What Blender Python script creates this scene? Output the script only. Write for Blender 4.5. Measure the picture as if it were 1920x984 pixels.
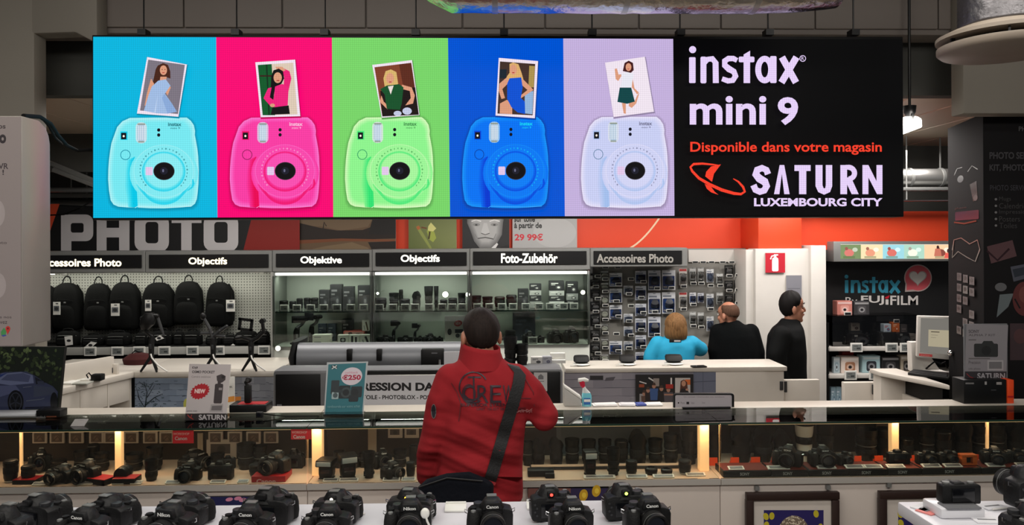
import bpy, bmesh, math, random
from mathutils import Vector, Matrix
from mathutils.bvhtree import BVHTree
random.seed(7)
for _o in list(bpy.data.objects):
    bpy.data.objects.remove(_o)
SC = bpy.context.scene
COL = SC.collection
PI = math.pi
R = math.radians

# ------------------------------------------------------------------ camera
F_PX, HOR, CAM_Z = 1450.0, 450.0, 2.0
cam_d = bpy.data.cameras.new('camera')
cam_d.sensor_width = 36.0
cam_d.lens = 36.0 * F_PX / 1920.0
cam_d.shift_y = -(492.0 - HOR) / 1920.0
cam_d.clip_start = 0.05
cam = bpy.data.objects.new('camera', cam_d)
COL.objects.link(cam)
CAM_R = Matrix.Rotation(R(-1.45), 3, 'Z') @ Matrix.Rotation(R(90), 3, 'X') @ Matrix.Rotation(R(-0.26), 3, 'Z')
cam.matrix_world = Matrix.Translation((0, 0, CAM_Z)) @ CAM_R.to_4x4()
SC.camera = cam

# ------------------------------------------------------------------ world, lamps, exposure
SC.view_settings.view_transform = 'Standard'
SC.view_settings.look = 'None'
SC.view_settings.gamma = 1.0
SC.view_settings.exposure = 0.0
SC.view_settings.use_curve_mapping = False
SC.cycles.max_bounces = 8
SC.cycles.transparent_max_bounces = 24
SC.cycles.caustics_reflective = False
SC.cycles.caustics_refractive = False
w = bpy.data.worlds.new('world')
SC.world = w
w.use_nodes = True
w.node_tree.nodes['Background'].inputs[0].default_value = (0.9, 0.93, 1.0, 1)
w.node_tree.nodes['Background'].inputs[1].default_value = 0.10

def area(name, loc, size, sy, power, col=(1, 0.95, 0.88), rot=(0, 0, 0), spread=180):
    d = bpy.data.lights.new(name, 'AREA')
    d.shape = 'RECTANGLE'; d.size = size; d.size_y = sy
    d.energy = power; d.color = col; d.spread = R(spread)
    o = bpy.data.objects.new(name, d); COL.objects.link(o)
    o.location = loc; o.rotation_euler = rot
    return o

def spot(name, loc, target, power, col=(1, 0.93, 0.85), ang=60, blend=0.6, rad=0.05):
    d = bpy.data.lights.new(name, 'SPOT')
    d.energy = power; d.color = col; d.spot_size = R(ang); d.spot_blend = blend; d.shadow_soft_size = rad
    o = bpy.data.objects.new(name, d); COL.objects.link(o)
    o.location = loc
    o.rotation_euler = (Vector(target) - Vector(loc)).to_track_quat('-Z', 'Y').to_euler()
    return o

area('shop_light', (0.0, 0.3, 3.5), 6.0, 0.5, 118, rot=(R(48), 0, 0))
area('shop_light', (0.3, 2.6, 3.5), 5.0, 0.3, 44)
area('staff_light', (-0.6, 5.2, 2.8), 5.0, 0.5, 78, (1, 0.95, 0.89))
area('staff_light', (2.6, 5.6, 2.8), 2.0, 0.6, 38, (1, 0.94, 0.90))
area('booth_light', (3.2, 6.4, 2.75), 1.2, 0.3, 22, (1, 0.94, 0.9))
spot('band_fill_light', (0.6, 4.9, 2.8), (1.0, 7.1, 2.1), 70, (1, .95, .9), 120, .9, .1)  # added fill spots that brighten the orange band; no fixture carries them
spot('band_fill_light', (2.6, 5.5, 2.8), (3.1, 6.8, 2.2), 30, (1, .95, .9), 110, .9, .1)

# ------------------------------------------------------------------ projection helpers
def P(px, py, Y):
    """world point seen at photo pixel (px, py) on the plane y = Y"""
    d = CAM_R @ Vector(((px - 960.0) / F_PX, -(py - HOR) / F_PX, -1.0))
    return Vector((0, 0, CAM_Z)) + d * (Y / d.y)

def PZ(px, py, z):
    d = CAM_R @ Vector(((px - 960.0) / F_PX, -(py - HOR) / F_PX, -1.0))
    return Vector((0, 0, CAM_Z)) + d * ((z - CAM_Z) / d.z)

def ms(n, Y):
    return n * Y / F_PX

# ------------------------------------------------------------------ materials
def lin(c):
    r = []
    for v in c[:3]:
        v = v / 255.0
        r.append(v / 12.92 if v <= 0.04045 else ((v + 0.055) / 1.055) ** 2.4)
    return (r[0], r[1], r[2], 1.0)

MATS = {}
def pm(name, col, rough=0.5, metal=0.0, noise=8.0, amt=0.06, bump=0.0, emit=0.0, ecol=None, coat=0.0, spec=0.5):
    if name in MATS:
        return MATS[name]
    m = bpy.data.materials.new(name); m.use_nodes = True
    nt = m.node_tree; b = nt.nodes['Principled BSDF']
    c = lin(col)
    tc = nt.nodes.new('ShaderNodeTexCoord'); nz = nt.nodes.new('ShaderNodeTexNoise')
    nz.inputs['Scale'].default_value = noise; nz.inputs['Detail'].default_value = 4
    nt.links.new(tc.outputs['Object'], nz.inputs['Vector'])
    mx = nt.nodes.new('ShaderNodeMix'); mx.data_type = 'RGBA'
    mx.inputs[6].default_value = tuple(v * (1 - amt) for v in c[:3]) + (1,)
    mx.inputs[7].default_value = tuple(min(1, v * (1 + amt)) for v in c[:3]) + (1,)
    nt.links.new(nz.outputs['Fac'], mx.inputs[0])
    nt.links.new(mx.outputs[2], b.inputs['Base Color'])
    b.inputs['Roughness'].default_value = rough
    b.inputs['Metallic'].default_value = metal
    b.inputs['Coat Weight'].default_value = coat
    b.inputs['Specular IOR Level'].default_value = spec
    if bump:
        bp = nt.nodes.new('ShaderNodeBump'); bp.inputs['Strength'].default_value = bump
        bp.inputs['Distance'].default_value = 0.01
        nt.links.new(nz.outputs['Fac'], bp.inputs['Height']); nt.links.new(bp.outputs['Normal'], b.inputs['Normal'])
    if emit:
        b.inputs['Emission Color'].default_value = lin(ecol or col)
        b.inputs['Emission Strength'].default_value = emit
    MATS[name] = m
    return m

def glass_mat(name, tint=(0.93, 0.97, 0.94), ior=1.45, rough=0.0):
    m = bpy.data.materials.new(name); m.use_nodes = True
    nt = m.node_tree; nt.nodes.clear()
    out = nt.nodes.new('ShaderNodeOutputMaterial')
    tr = nt.nodes.new('ShaderNodeBsdfTransparent'); tr.inputs[0].default_value = (*tint, 1)
    gl = nt.nodes.new('ShaderNodeBsdfGlossy'); gl.inputs['Roughness'].default_value = rough
    fr = nt.nodes.new('ShaderNodeFresnel'); fr.inputs[0].default_value = ior
    mx = nt.nodes.new('ShaderNodeMixShader')
    nt.links.new(fr.outputs[0], mx.inputs[0]); nt.links.new(tr.outputs[0], mx.inputs[1]); nt.links.new(gl.outputs[0], mx.inputs[2])
    nt.links.new(mx.outputs[0], out.inputs[0])
    return m

def art_mat(name, emit=0.0, rough=0.5, dots=False):
    m = bpy.data.materials.new(name); m.use_nodes = True
    nt = m.node_tree; b = nt.nodes['Principled BSDF']
    at = nt.nodes.new('ShaderNodeVertexColor'); at.layer_name = 'Col'
    b.inputs['Roughness'].default_value = rough
    if emit:
        b.inputs['Specular IOR Level'].default_value = 0.04
        b.inputs['Base Color'].default_value = (0.004, 0.004, 0.004, 1)
        src = at.outputs['Color']
        if dots:   # rows and columns of light-emitting diodes
            tc = nt.nodes.new('ShaderNodeTexCoord')
            sx = nt.nodes.new('ShaderNodeSeparateXYZ'); nt.links.new(tc.outputs['Object'], sx.inputs[0])
            prod = None
            for k in (0, 2):
                ml = nt.nodes.new('ShaderNodeMath'); ml.operation = 'MULTIPLY'; ml.inputs[1].default_value = 2 * PI / 0.0104
                nt.links.new(sx.outputs[k], ml.inputs[0])
                sn = nt.nodes.new('ShaderNodeMath'); sn.operation = 'SINE'; nt.links.new(ml.outputs[0], sn.inputs[0])
                md = nt.nodes.new('ShaderNodeMath'); md.operation = 'MULTIPLY_ADD'; md.inputs[1].default_value = 0.06; md.inputs[2].default_value = 0.97
                nt.links.new(sn.outputs[0], md.inputs[0])
                if prod is None:
                    prod = md
                else:
                    p2 = nt.nodes.new('ShaderNodeMath'); p2.operation = 'MULTIPLY'
                    nt.links.new(prod.outputs[0], p2.inputs[0]); nt.links.new(md.outputs[0], p2.inputs[1]); prod = p2
            vm = nt.nodes.new('ShaderNodeVectorMath'); vm.operation = 'SCALE'
            nt.links.new(src, vm.inputs[0]); nt.links.new(prod.outputs[0], vm.inputs['Scale'])
            src = vm.outputs[0]
        nt.links.new(src, b.inputs['Emission Color'])
        b.inputs['Emission Strength'].default_value = emit
    else:
        nt.links.new(at.outputs['Color'], b.inputs['Base Color'])
    return m

ART = art_mat('printed_matte', 0, 0.55)
ARTG = art_mat('printed_gloss', 0, 0.25)
ART_LED = art_mat('led_diodes', 1.0, 0.6, True)
ART_LIT = art_mat('backlit_print', 1.25, 0.4)
ART_DIM = art_mat('screen_picture', 0.6, 0.3)
GLASS = glass_mat('clear_glass')
GLASS_TOP = glass_mat('case_top_glass', (0.88, 0.94, 0.90), 1.45)
ACRYL = glass_mat('clear_acrylic', (0.92, 0.92, 0.92), 1.4)

WHITE = pm('white_laminate', (205, 198, 188), 0.4)
WHITE2 = pm('white_paint', (200, 196, 190), 0.5)
CASEW = pm('case_white_panel', (196, 186, 178), 0.45, amt=0.03)
BEIGE = pm('case_floor_board', (216, 190, 168), 0.5)
GREYM = pm('grey_metal', (120, 121, 119), 0.45, 0.3)
SILVER = pm('silver_metal', (175, 175, 172), 0.32, 0.85)
FOIL = pm('crumpled_foil', (205, 205, 205), 0.22, 1.0, noise=26, bump=0.55)
BLACK = pm('black_plastic', (13, 13, 14), 0.45, noise=40, spec=.3)
BLACK2 = pm('black_rubber', (10, 10, 11), 0.6, noise=60, spec=.3)
LENSB = pm('lens_barrel_black', (14, 13, 12), 0.4, noise=50, spec=.35)
RIBB = pm('lens_ribbed_rubber', (8, 8, 8), 0.7, noise=90, bump=0.3, spec=.3)
LGLASS = pm('lens_front_glass', (10, 12, 20), 0.05, coat=1.0)
DARKF = pm('black_bag_fabric', (8, 9, 9), 0.9, noise=120, bump=0.25, spec=.15)
DARKF2 = pm('charcoal_bag_fabric', (16, 17, 17), 0.9, noise=120, bump=0.25, spec=.15)
DGREY = pm('dark_grey_plastic', (40, 41, 43), 0.45)
MGREY = pm('mid_grey_plastic', (110, 111, 114), 0.4)
RED = pm('red_plinth', (170, 20, 28), 0.45)
ORANGE = pm('orange_card', (232, 74, 26), 0.5)
ORANGED = pm('orange_plinth_top', (112, 34, 14), 0.6)
LABELW = pm('label_white_plastic', (225, 224, 218), 0.4)
LABELD = pm('label_grey_display', (120, 124, 122), 0.3)
LABELK = pm('label_dark_display', (34, 36, 38), 0.3)
EDGEG = pm('green_glass_edge', (30, 52, 42), 0.15)
CHROME = pm('chrome', (210, 210, 210), 0.12, 1.0)
CABLEB = pm('black_cable', (12, 12, 12), 0.8, spec=.15)
CABLEW = pm('white_cable', (215, 213, 208), 0.5)

# ------------------------------------------------------------------ mesh builder
class MB:
    def __init__(s):
        s.v = []; s.f = []
    def add(s, vs, fs):
        n = len(s.v)
        s.v += [Vector(q) for q in vs]
        s.f += [tuple(i + n for i in q) for q in fs]
        return s
    def xf(s, M, start=0):
        for i in range(start, len(s.v)):
            s.v[i] = M @ s.v[i]
        return s
    def box(s, c, d, rz=0.0, rx=0.0, ry=0.0):
        x, y, z = d[0] / 2, d[1] / 2, d[2] / 2
        vs = [(-x, -y, -z), (x, -y, -z), (x, y, -z), (-x, y, -z), (-x, -y, z), (x, -y, z), (x, y, z), (-x, y, z)]
        M = Matrix.Translation(c) @ Matrix.Rotation(rz, 4, 'Z') @ Matrix.Rotation(ry, 4, 'Y') @ Matrix.Rotation(rx, 4, 'X')
        return s.add([M @ Vector(q) for q in vs], [(0, 3, 2, 1), (4, 5, 6, 7), (0, 1, 5, 4), (1, 2, 6, 5), (2, 3, 7, 6), (3, 0, 4, 7)])
    def bb(s, x0, x1, y0, y1, z0, z1):
        return s.box(((x0 + x1) / 2, (y0 + y1) / 2, (z0 + z1) / 2), (abs(x1 - x0), abs(y1 - y0), abs(z1 - z0)))
    def pbox(s, x0, y0, x1, y1, Y, dep):
        """box whose front face fills a photo rectangle on plane y = Y"""
        a = P(x0, (y0 + y1) / 2, Y); b = P(x1, (y0 + y1) / 2, Y)
        t = P((x0 + x1) / 2, y0, Y); u = P((x0 + x1) / 2, y1, Y)
        return s.bb(a.x, b.x, Y, Y + dep, u.z, t.z)
    def cyl(s, p0, p1, r0, r1=None, n=16, caps=True):
        p0 = Vector(p0); p1 = Vector(p1); r1 = r0 if r1 is None else r1
        ax = (p1 - p0).normalized()
        a = ax.orthogonal().normalized(); b = ax.cross(a)
        vs = []
        for p, r in ((p0, r0), (p1, r1)):
            for i in range(n):
                t = 2 * PI * i / n
                vs.append(p + a * (r * math.cos(t)) + b * (r * math.sin(t)))
        fs = [(i, (i + 1) % n, n + (i + 1) % n, n + i) for i in range(n)]
        if caps:
            fs += [tuple(range(n - 1, -1, -1)), tuple(range(n, 2 * n))]
        return s.add(vs, fs)
    def lathe(s, prof, M=None, n=24):
        """profile of (radius, height) turned about local z"""
        M = M or Matrix.Identity(4)
        vs = []
        for r, z in prof:
            for i in range(n):
                t = 2 * PI * i / n
                vs.append(M @ Vector((r * math.cos(t), r * math.sin(t), z)))
        fs = []
        for k in range(len(prof) - 1):
            for i in range(n):
                j = (i + 1) % n
                fs.append((k * n + i, k * n + j, (k + 1) * n + j, (k + 1) * n + i))
        fs.append(tuple(range(n - 1, -1, -1)))
        L = (len(prof) - 1) * n
        fs.append(tuple(range(L, L + n)))
        return s.add(vs, fs)
    def prism(s, poly, y0, y1, M=None):
        """polygon in the xz plane pushed along y"""
        M = M or Matrix.Identity(4)
        n = len(poly)
        vs = [M @ Vector((p[0], y0, p[1])) for p in poly] + [M @ Vector((p[0], y1, p[1])) for p in poly]
        fs = [(i, (i + 1) % n, n + (i + 1) % n, n + i) for i in range(n)]
        fs += [tuple(range(n - 1, -1, -1)), tuple(range(n, 2 * n))]
        return s.add(vs, fs)
    def slab(s, poly, z0, z1):
        """polygon in the xy plane pushed along z"""
        n = len(poly)
        vs = [(p[0], p[1], z0) for p in poly] + [(p[0], p[1], z1) for p in poly]
        fs = [(i, (i + 1) % n, n + (i + 1) % n, n + i) for i in range(n)]
        fs += [tuple(range(n - 1, -1, -1)), tuple(range(n, 2 * n))]
        return s.add(vs, fs)
    def rings(s, rs, n=20):
        """closed loft through ellipses (centre, half axis a, half axis b)"""
        vs = []
        for c, a, b in rs:
            c = Vector(c); a = Vector(a); b = Vector(b)
            for i in range(n):
                t = 2 * PI * i / n
                vs.append(c + a * math.cos(t) + b * math.sin(t))
        fs = []
        for k in range(len(rs) - 1):
            for i in range(n):
                j = (i + 1) % n
                fs.append((k * n + i, k * n + j, (k + 1) * n + j, (k + 1) * n + i))
        L = (len(rs) - 1) * n
        fs += [tuple(range(n - 1, -1, -1)), tuple(range(L, L + n))]
        return s.add(vs, fs)
    def tube(s, pts, r, n=8, flat=None):
        pts = [Vector(p) for p in pts]
        rr = r if isinstance(r, (list, tuple)) else [r] * len(pts)
        a = None; rs = []
        for i, p in enumerate(pts):
            d = (pts[min(i + 1, len(pts) - 1)] - pts[max(i - 1, 0)]).normalized()
            a = d.orthogonal().normalized() if a is None else (a - d * a.dot(d)).normalized()
            b = d.cross(a)
            rs.append((p, a * rr[i], b * rr[i] * (flat or 1)))
        return s.rings(rs, n)
    def ell(s, c, rad, n=16, m=10, M=None):
        c = Vector(c); vs = []; fs = []
        M = M or Matrix.Identity(3)
        for k in range(1, m):
            th = PI * k / m
            for i in range(n):
                t = 2 * PI * i / n
                vs.append(c + M @ Vector((rad[0] * math.sin(th) * math.cos(t), rad[1] * math.sin(th) * math.sin(t), rad[2] * math.cos(th))))
        for k in range(m - 2):
            for i in range(n):
                j = (i + 1) % n
                fs.append((k * n + i, (k + 1) * n + i, (k + 1) * n + j, k * n + j))
        top = len(vs); vs.append(c + M @ Vector((0, 0, rad[2]))); vs.append(c + M @ Vector((0, 0, -rad[2])))
        for i in range(n):
            j = (i + 1) % n
            fs.append((top, i, j)); fs.append((top + 1, (m - 2) * n + j, (m - 2) * n + i))
        return s.add(vs, fs)
    def limb(s, pts, rad, n=14):
        """round-ended tapering limb"""
        s.tube(pts, rad, n)
        for p, r in zip(pts, rad):
            s.ell(p, (r, r, r), n, 8)
        return s
    def build(s, name, mat, parent=None, bevel=0.0, seg=2, origin=None, ang=35, fixn=True):
        me = bpy.data.meshes.new(name)
        off = Vector(origin) if origin is not None else Vector((0, 0, 0))
        me.from_pydata([v - off for v in s.v], [], s.f)
        if fixn or bevel:
            bm = bmesh.new(); bm.from_mesh(me)
            if fixn:
                bmesh.ops.recalc_face_normals(bm, faces=bm.faces)
            if bevel:
                es = [e for e in bm.edges if len(e.link_faces) == 2 and e.calc_face_angle(0) > R(30)]
                bmesh.ops.bevel(bm, geom=es, offset=bevel, segments=seg, affect='EDGES', clamp_overlap=True, profile=0.5)
            bm.to_mesh(me); bm.free()
        for p in me.polygons:
            p.use_smooth = True
        me.set_sharp_from_angle(angle=R(ang))
        me.materials.append(mat)
        return link(name, me, parent, off)

def link(name, me, parent=None, off=None):
    o = bpy.data.objects.new(name, me); COL.objects.link(o)
    if off is not None:
        o.location = off
    if parent is not None:
        o.parent = parent
        o.matrix_parent_inverse = Matrix.Translation(-absloc(parent))
    return o

def absloc(o):
    # only ever used on parents that are neither turned nor scaled yet
    l = Vector(o.location)
    if o.parent is not None:
        l = l + o.matrix_parent_inverse.translation + absloc(o.parent)
    return l

def tag(o, label, cat, group=None):
    o['label'] = label; o['category'] = cat
    if group:
        o['group'] = group
    return o

def struct(o):
    o['kind'] = 'structure'
    return o

def thing(name, label, cat, loc=(0, 0, 0), group=None):
    o = bpy.data.objects.new(name, None); COL.objects.link(o)
    o.location = loc; o.empty_display_size = 0.05
    return tag(o, label, cat, group)

def dup(root, label=None, loc=None, rz=None, scale=None, group=None, rx=None):
    r = root.copy(); COL.objects.link(r)
    for ch in list(root.children):
        c = ch.copy(); COL.objects.link(c); c.parent = r
        for g in list(ch.children):
            d = g.copy(); COL.objects.link(d); d.parent = c
    return put(r, label, loc, rz, scale, group, rx)

def put(r, label=None, loc=None, rz=None, scale=None, group=None, rx=None):
    if label: r['label'] = label
    if group: r['group'] = group
    if loc is not None: r.location = loc
    r.rotation_mode = 'ZXY' if rx else 'XYZ'
    if rz is not None or rx: r.rotation_euler = (rx or 0, 0, rz or 0)
    if scale is not None: r.scale = scale if isinstance(scale, (tuple, list)) else (scale,) * 3
    return r

class Stock:
    """hands out the prototype itself first, then copies of it"""
    def __init__(s, root): s.root = root; s.used = False
    def get(s, label, loc, rz=0, scale=1, group=None, rx=None):
        if not s.used:
            s.used = True
            return put(s.root, label, loc, rz, scale, group, rx)
        return dup(s.root, label, loc, rz, scale, group, rx)

ORD = ['', 'first', 'second', 'third', 'fourth', 'fifth', 'sixth', 'seventh', 'eighth', 'ninth', 'tenth', 'eleventh', 'twelfth', 'thirteenth',
       'fourteenth', 'fifteenth', 'sixteenth', 'seventeenth', 'eighteenth', 'nineteenth', 'twentieth', 'twenty-first', 'twenty-second']

# ------------------------------------------------------------------ lettering and flat pictures
_TX = {}
def glyphs(txt, bold=0.0):
    k = (txt, bold)
    if k in _TX:
        return _TX[k]
    cu = bpy.data.curves.new('lettering', 'FONT'); cu.body = txt; cu.offset = bold; cu.resolution_u = 4
    ob = bpy.data.objects.new('lettering', cu); COL.objects.link(ob)
    dg = bpy.context.evaluated_depsgraph_get()
    me = bpy.data.meshes.new_from_object(ob.evaluated_get(dg))
    vs = [(v.co.x, v.co.y) for v in me.vertices]; fs = [tuple(p.vertices) for p in me.polygons]
    bpy.data.objects.remove(ob); bpy.data.curves.remove(cu); bpy.data.meshes.remove(me)
    xs = [v[0] for v in vs]; ys = [v[1] for v in vs]
    x0, x1, y0, y1 = min(xs), max(xs), min(ys), max(ys)
    vs = [((x - x0) / (x1 - x0), (y - y0) / (y1 - y0)) for x, y in vs]
    _TX[k] = (vs, fs)
    return _TX[k]

class Art:
    """a flat picture made of coloured shapes laid over each other; fmap(x, y, k) -> point, k = lift in metres"""
    def __init__(s, fmap, step=0.00012):
        s.fm = fmap; s.v = []; s.f = []; s.c = []; s.k = 0; s.step = step
    def raw(s, pts, faces, col, lift=True):
        if lift: s.k += 1
        n = len(s.v)
        s.v += [s.fm(x, y, s.k * s.step) for x, y in pts]
        grad = isinstance(col[0], (tuple, list))
        for f in faces:
            s.f.append(tuple(i + n for i in f))
            s.c.append([lin(col[i]) for i in f] if grad else [lin(col)] * len(f))
        return s
    def poly(s, pts, col, lift=True):
        return s.raw(pts, [tuple(range(len(pts)))], col, lift)
    def rect(s, x0, y0, x1, y1, col, lift=True):
        return s.poly([(x0, y0), (x1, y0), (x1, y1), (x0, y1)], col, lift)
    def ell(s, cx, cy, rx, ry, col, lift=True, n=32, rot=0.0):
        c, d = math.cos(rot), math.sin(rot)
        return s.poly([(cx + rx * math.cos(t) * c - ry * math.sin(t) * d, cy + rx * math.cos(t) * d + ry * math.sin(t) * c)
                       for t in [2 * PI * i / n for i in range(n)]], col, lift)
    def glow(s, cx, cy, rx, ry, cin, cout, n=32):
        """ellipse blending from the middle colour to the rim colour"""
        pts = [(cx, cy)] + [(cx + rx * math.cos(2 * PI * i / n), cy + ry * math.sin(2 * PI * i / n)) for i in range(n)]
        return s.raw(pts, [(0, 1 + i, 1 + (i + 1) % n) for i in range(n)], [cin] + [cout] * n)
    def ring(s, cx, cy, rx, ry, w, col, n=40, a0=0.0, a1=2 * PI, lift=True):
        pts = []; fs = []
        for i in range(n + 1):
            t = a0 + (a1 - a0) * i / n
            pts += [(cx + rx * math.cos(t), cy + ry * math.sin(t)), (cx + (rx - w) * math.cos(t), cy + (ry - w) * math.sin(t))]
            if i: fs.append((2 * i - 2, 2 * i, 2 * i + 1, 2 * i - 1))
        return s.raw(pts, fs, col, lift)
    def rrect(s, x0, y0, x1, y1, r, col, lift=True, n=5):
        pts = []
        for cx, cy, a in ((x1 - r, y0 + r, -PI / 2), (x1 - r, y1 - r, 0), (x0 + r, y1 - r, PI / 2), (x0 + r, y0 + r, PI)):
            for i in range(n + 1):
                t = a + PI / 2 * i / n
                pts.append((cx + r * math.cos(t), cy + r * math.sin(t)))
        return s.poly(pts, col, lift)
    def line(s, pts, w, col, lift=True):
        L = []; Rr = []
        for i, p in enumerate(pts):
            a = pts[max(i - 1, 0)]; b = pts[min(i + 1, len(pts) - 1)]
            dx, dy = b[0] - a[0], b[1] - a[1]; l = math.hypot(dx, dy) or 1
            ww = w[i] if isinstance(w, (list, tuple)) else w
            nx, ny = -dy / l * ww / 2, dx / l * ww / 2
            L.append((p[0] + nx, p[1] + ny)); Rr.append((p[0] - nx, p[1] - ny))
        n = len(pts)
        return s.raw(L + Rr, [(i, i + 1, n + i + 1, n + i) for i in range(n - 1)], col, lift)
    def text(s, txt, x0, y0, x1, y1, col, bold=0.0, shear=0.0, lift=True):
        vs, fs = glyphs(txt, bold)
        return s.raw([(x0 + (x1 - x0) * u + shear * (v - 0.5) * (y1 - y0), y1 + (y0 - y1) * v) for u, v in vs], fs, col, lift)
    def build(s, name, mat, parent=None, origin=None):
        me = bpy.data.meshes.new(name)
        off = Vector(origin) if origin is not None else Vector((0, 0, 0))
        me.from_pydata([v - off for v in s.v], [], s.f)
        ca = me.color_attributes.new('Col', 'FLOAT_COLOR', 'CORNER')
        i = 0
        for f in s.c:
            for c in f:
                ca.data[i].color = c; i += 1
        me.materials.append(mat)
        return link(name, me, parent, off)

def flat(Y, lift0=0.0):
    return lambda x, y, k: P(x, y, Y) - Vector((0, k + lift0, 0))

def quad_map(c00, c10, c11, c01, w=1.0, h=1.0):
    c00, c10, c11, c01 = [Vector(c) for c in (c00, c10, c11, c01)]
    nrm = (c10 - c00).cross(c01 - c00).normalized()
    if nrm.dot(Vector((0, 0, CAM_Z)) - c00) < 0: nrm = -nrm
    def fm(x, y, k):
        u, v = x / w, y / h
        return (c00 * (1 - u) + c10 * u) * (1 - v) + (c01 * (1 - u) + c11 * u) * v + nrm * k
    return fm

def remesh(mb, voxel, iters=4, fac=0.5):
    me = bpy.data.meshes.new('figure'); me.from_pydata(mb.v, [], mb.f)
    bm = bmesh.new(); bm.from_mesh(me); bmesh.ops.recalc_face_normals(bm, faces=bm.faces); bm.to_mesh(me); bm.free()
    ob = bpy.data.objects.new('figure', me); COL.objects.link(ob)
    md = ob.modifiers.new('r', 'REMESH'); md.mode = 'VOXEL'; md.voxel_size = voxel
    if iters:
        s2 = ob.modifiers.new('s', 'SMOOTH'); s2.iterations = iters; s2.factor = fac
    dg = bpy.context.evaluated_depsgraph_get(); dg.update()
    m2 = bpy.data.meshes.new_from_object(ob.evaluated_get(dg))
    r = MB(); r.v = [v.co.copy() for v in m2.vertices]; r.f = [tuple(p.vertices) for p in m2.polygons]
    bpy.data.objects.remove(ob); bpy.data.meshes.remove(me); bpy.data.meshes.remove(m2)
    return r

# ================================================================== SETTING
FLOORM = pm('floor_tiles', (120, 112, 102), 0.35, noise=3)
BEAM = pm('beam_panel_grey', (112, 104, 98), 0.6, noise=2, amt=0.04)
WALLD = pm('upper_wall_dark', (58, 58, 54), 0.7, noise=2)
WALLG = pm('plaster_grey', (128, 122, 112), 0.7, noise=2)
SLATM = pm('ceiling_slats', (190, 172, 152), 0.4, 0.2, noise=2)
ORW = pm('orange_wall_paint', (232, 72, 36), 0.5, noise=1.5, amt=0.03)

struct(MB().bb(-7, 7, -1.5, 9, -0.1, 0).build('floor', FLOORM))
# upper ceiling over the shopper's side and the slatted lower ceiling over the staff side
struct(MB().bb(-7, 7, -1.5, 4.4, 3.62, 3.7).build('ceiling', WALLG))
sl = MB()
for i in range(28):
    x = -6.0 + i * 0.43
    sl.bb(x, x + 0.415, 4.75, 7.3, 2.87, 2.9)
struct(sl.build('ceiling', SLATM, bevel=0.004, seg=1))
struct(MB().bb(-6, 6, 4.65, 4.75, 2.87, 3.3).build('wall_bulkhead', WALLD))
# downstand faced with square grey panels
bm_ = MB()
seams = [-420, -180, 20, 183, 344, 529, 686, 867, 1022, 1198, 1352, 1529, 1760, 2000, 2300]
zb = P(960, 62, 4.4).z
for a, b in zip(seams[:-1], seams[1:]):
    bm_.bb(P(a, 30, 4.4).x + 0.004, P(b, 30, 4.4).x - 0.004, 4.4, 4.5, zb + 0.03, 3.75)
bm_.bb(-5, 5, 4.42, 4.6, zb, 3.75)
struct(bm_.build('trim_beam', BEAM, bevel=0.003, seg=1))
# pillar on the left with its chamfered bracket, pillar on the right
pl = MB()
pl.bb(P(-420, 100, 4.28).x, P(64, 100, 4.28).x, 4.28, 4.4, 0, 3.65)
a = P(64, 50, 4.28); b = P(140, 50, 4.28); c = P(182, 82, 4.28)
pl.prism([(a.x - .02, 3.65), (c.x, 3.65), (c.x, c.z), (b.x, P(140, 60, 4.28).z), (a.x - .02, P(64, 63, 4.28).z)], 4.28, 4.4)
struct(pl.build('wall_left', WALLG, bevel=0.01))
struct(MB().bb(P(1806, 150, 4.28).x, P(2300, 150, 4.28).x, 4.28, 4.4, P(1850, 213, 4.28).z, 3.65).build('wall_right', WALLG, bevel=0.01))
# back wall: dark above, orange band, plain below
struct(MB().bb(-6, 6, 7.2, 7.3, 0, 3.0).build('wall_back', WALLD))
zo0, zo1 = P(960, 478, 7.1).z, P(960, 398, 7.1).z
struct(MB().bb(P(470, 0, 7.1).x, P(1425, 0, 7.1).x, 7.1, 7.2, 1.7, zo1).build('wall_orange_band', ORW))
struct(MB().bb(P(1500, 0, 6.75).x, 5.5, 6.75, 6.85, P(1600, 468, 6.75).z, P(1720, 396, 6.75).z).build('wall_orange_return', ORW))
struct(MB().bb(P(1420, 0, 6.62).x, P(1501, 0, 6.62).x, 6.62, 7.15, P(1460, 468, 6.62).z, P(1460, 380, 6.62).z).build('trim_orange_pier', ORW, bevel=0.004))
# swooping pale line painted on the band
aw = Art(flat(7.1, 0.001))
pts = [(1165 + 80 * t, 470 - 75 * t ** 1.7) for t in [i / 14 for i in range(15)]]
aw.line(pts, 3.2, (246, 214, 180))
struct(aw.build('trim_swoosh', ART))
# white partition with the pilasters at the right of the pegboard
pw = MB()
pw.bb(P(1414, 0, 6.55).x, P(1530, 0, 6.55).x, 6.55, 6.75, 0, P(1460, 466, 6.55).z)
pw.bb(P(1518, 0, 6.5).x, P(1547, 0, 6.5).x, 6.5, 6.75, 0, P(1530, 460, 6.5).z)
pw.bb(P(1396, 0, 6.6).x, P(1416, 0, 6.6).x, 6.6, 7.1, 0, P(1400, 468, 6.6).z)
struct(pw.build('wall_partition', WHITE2, bevel=0.008))
struct(MB().bb(P(1547, 0, 7.0).x, 5.6, 7.0, 7.1, 0, P(1600, 460, 7.0).z).build('wall_booth', pm('booth_wall_black', (26, 26, 27), 0.5)))
struct(MB().bb(-5.9, -5.8, 3, 7.3, 0, 3.0).build('wall_side', WALLD))

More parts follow.
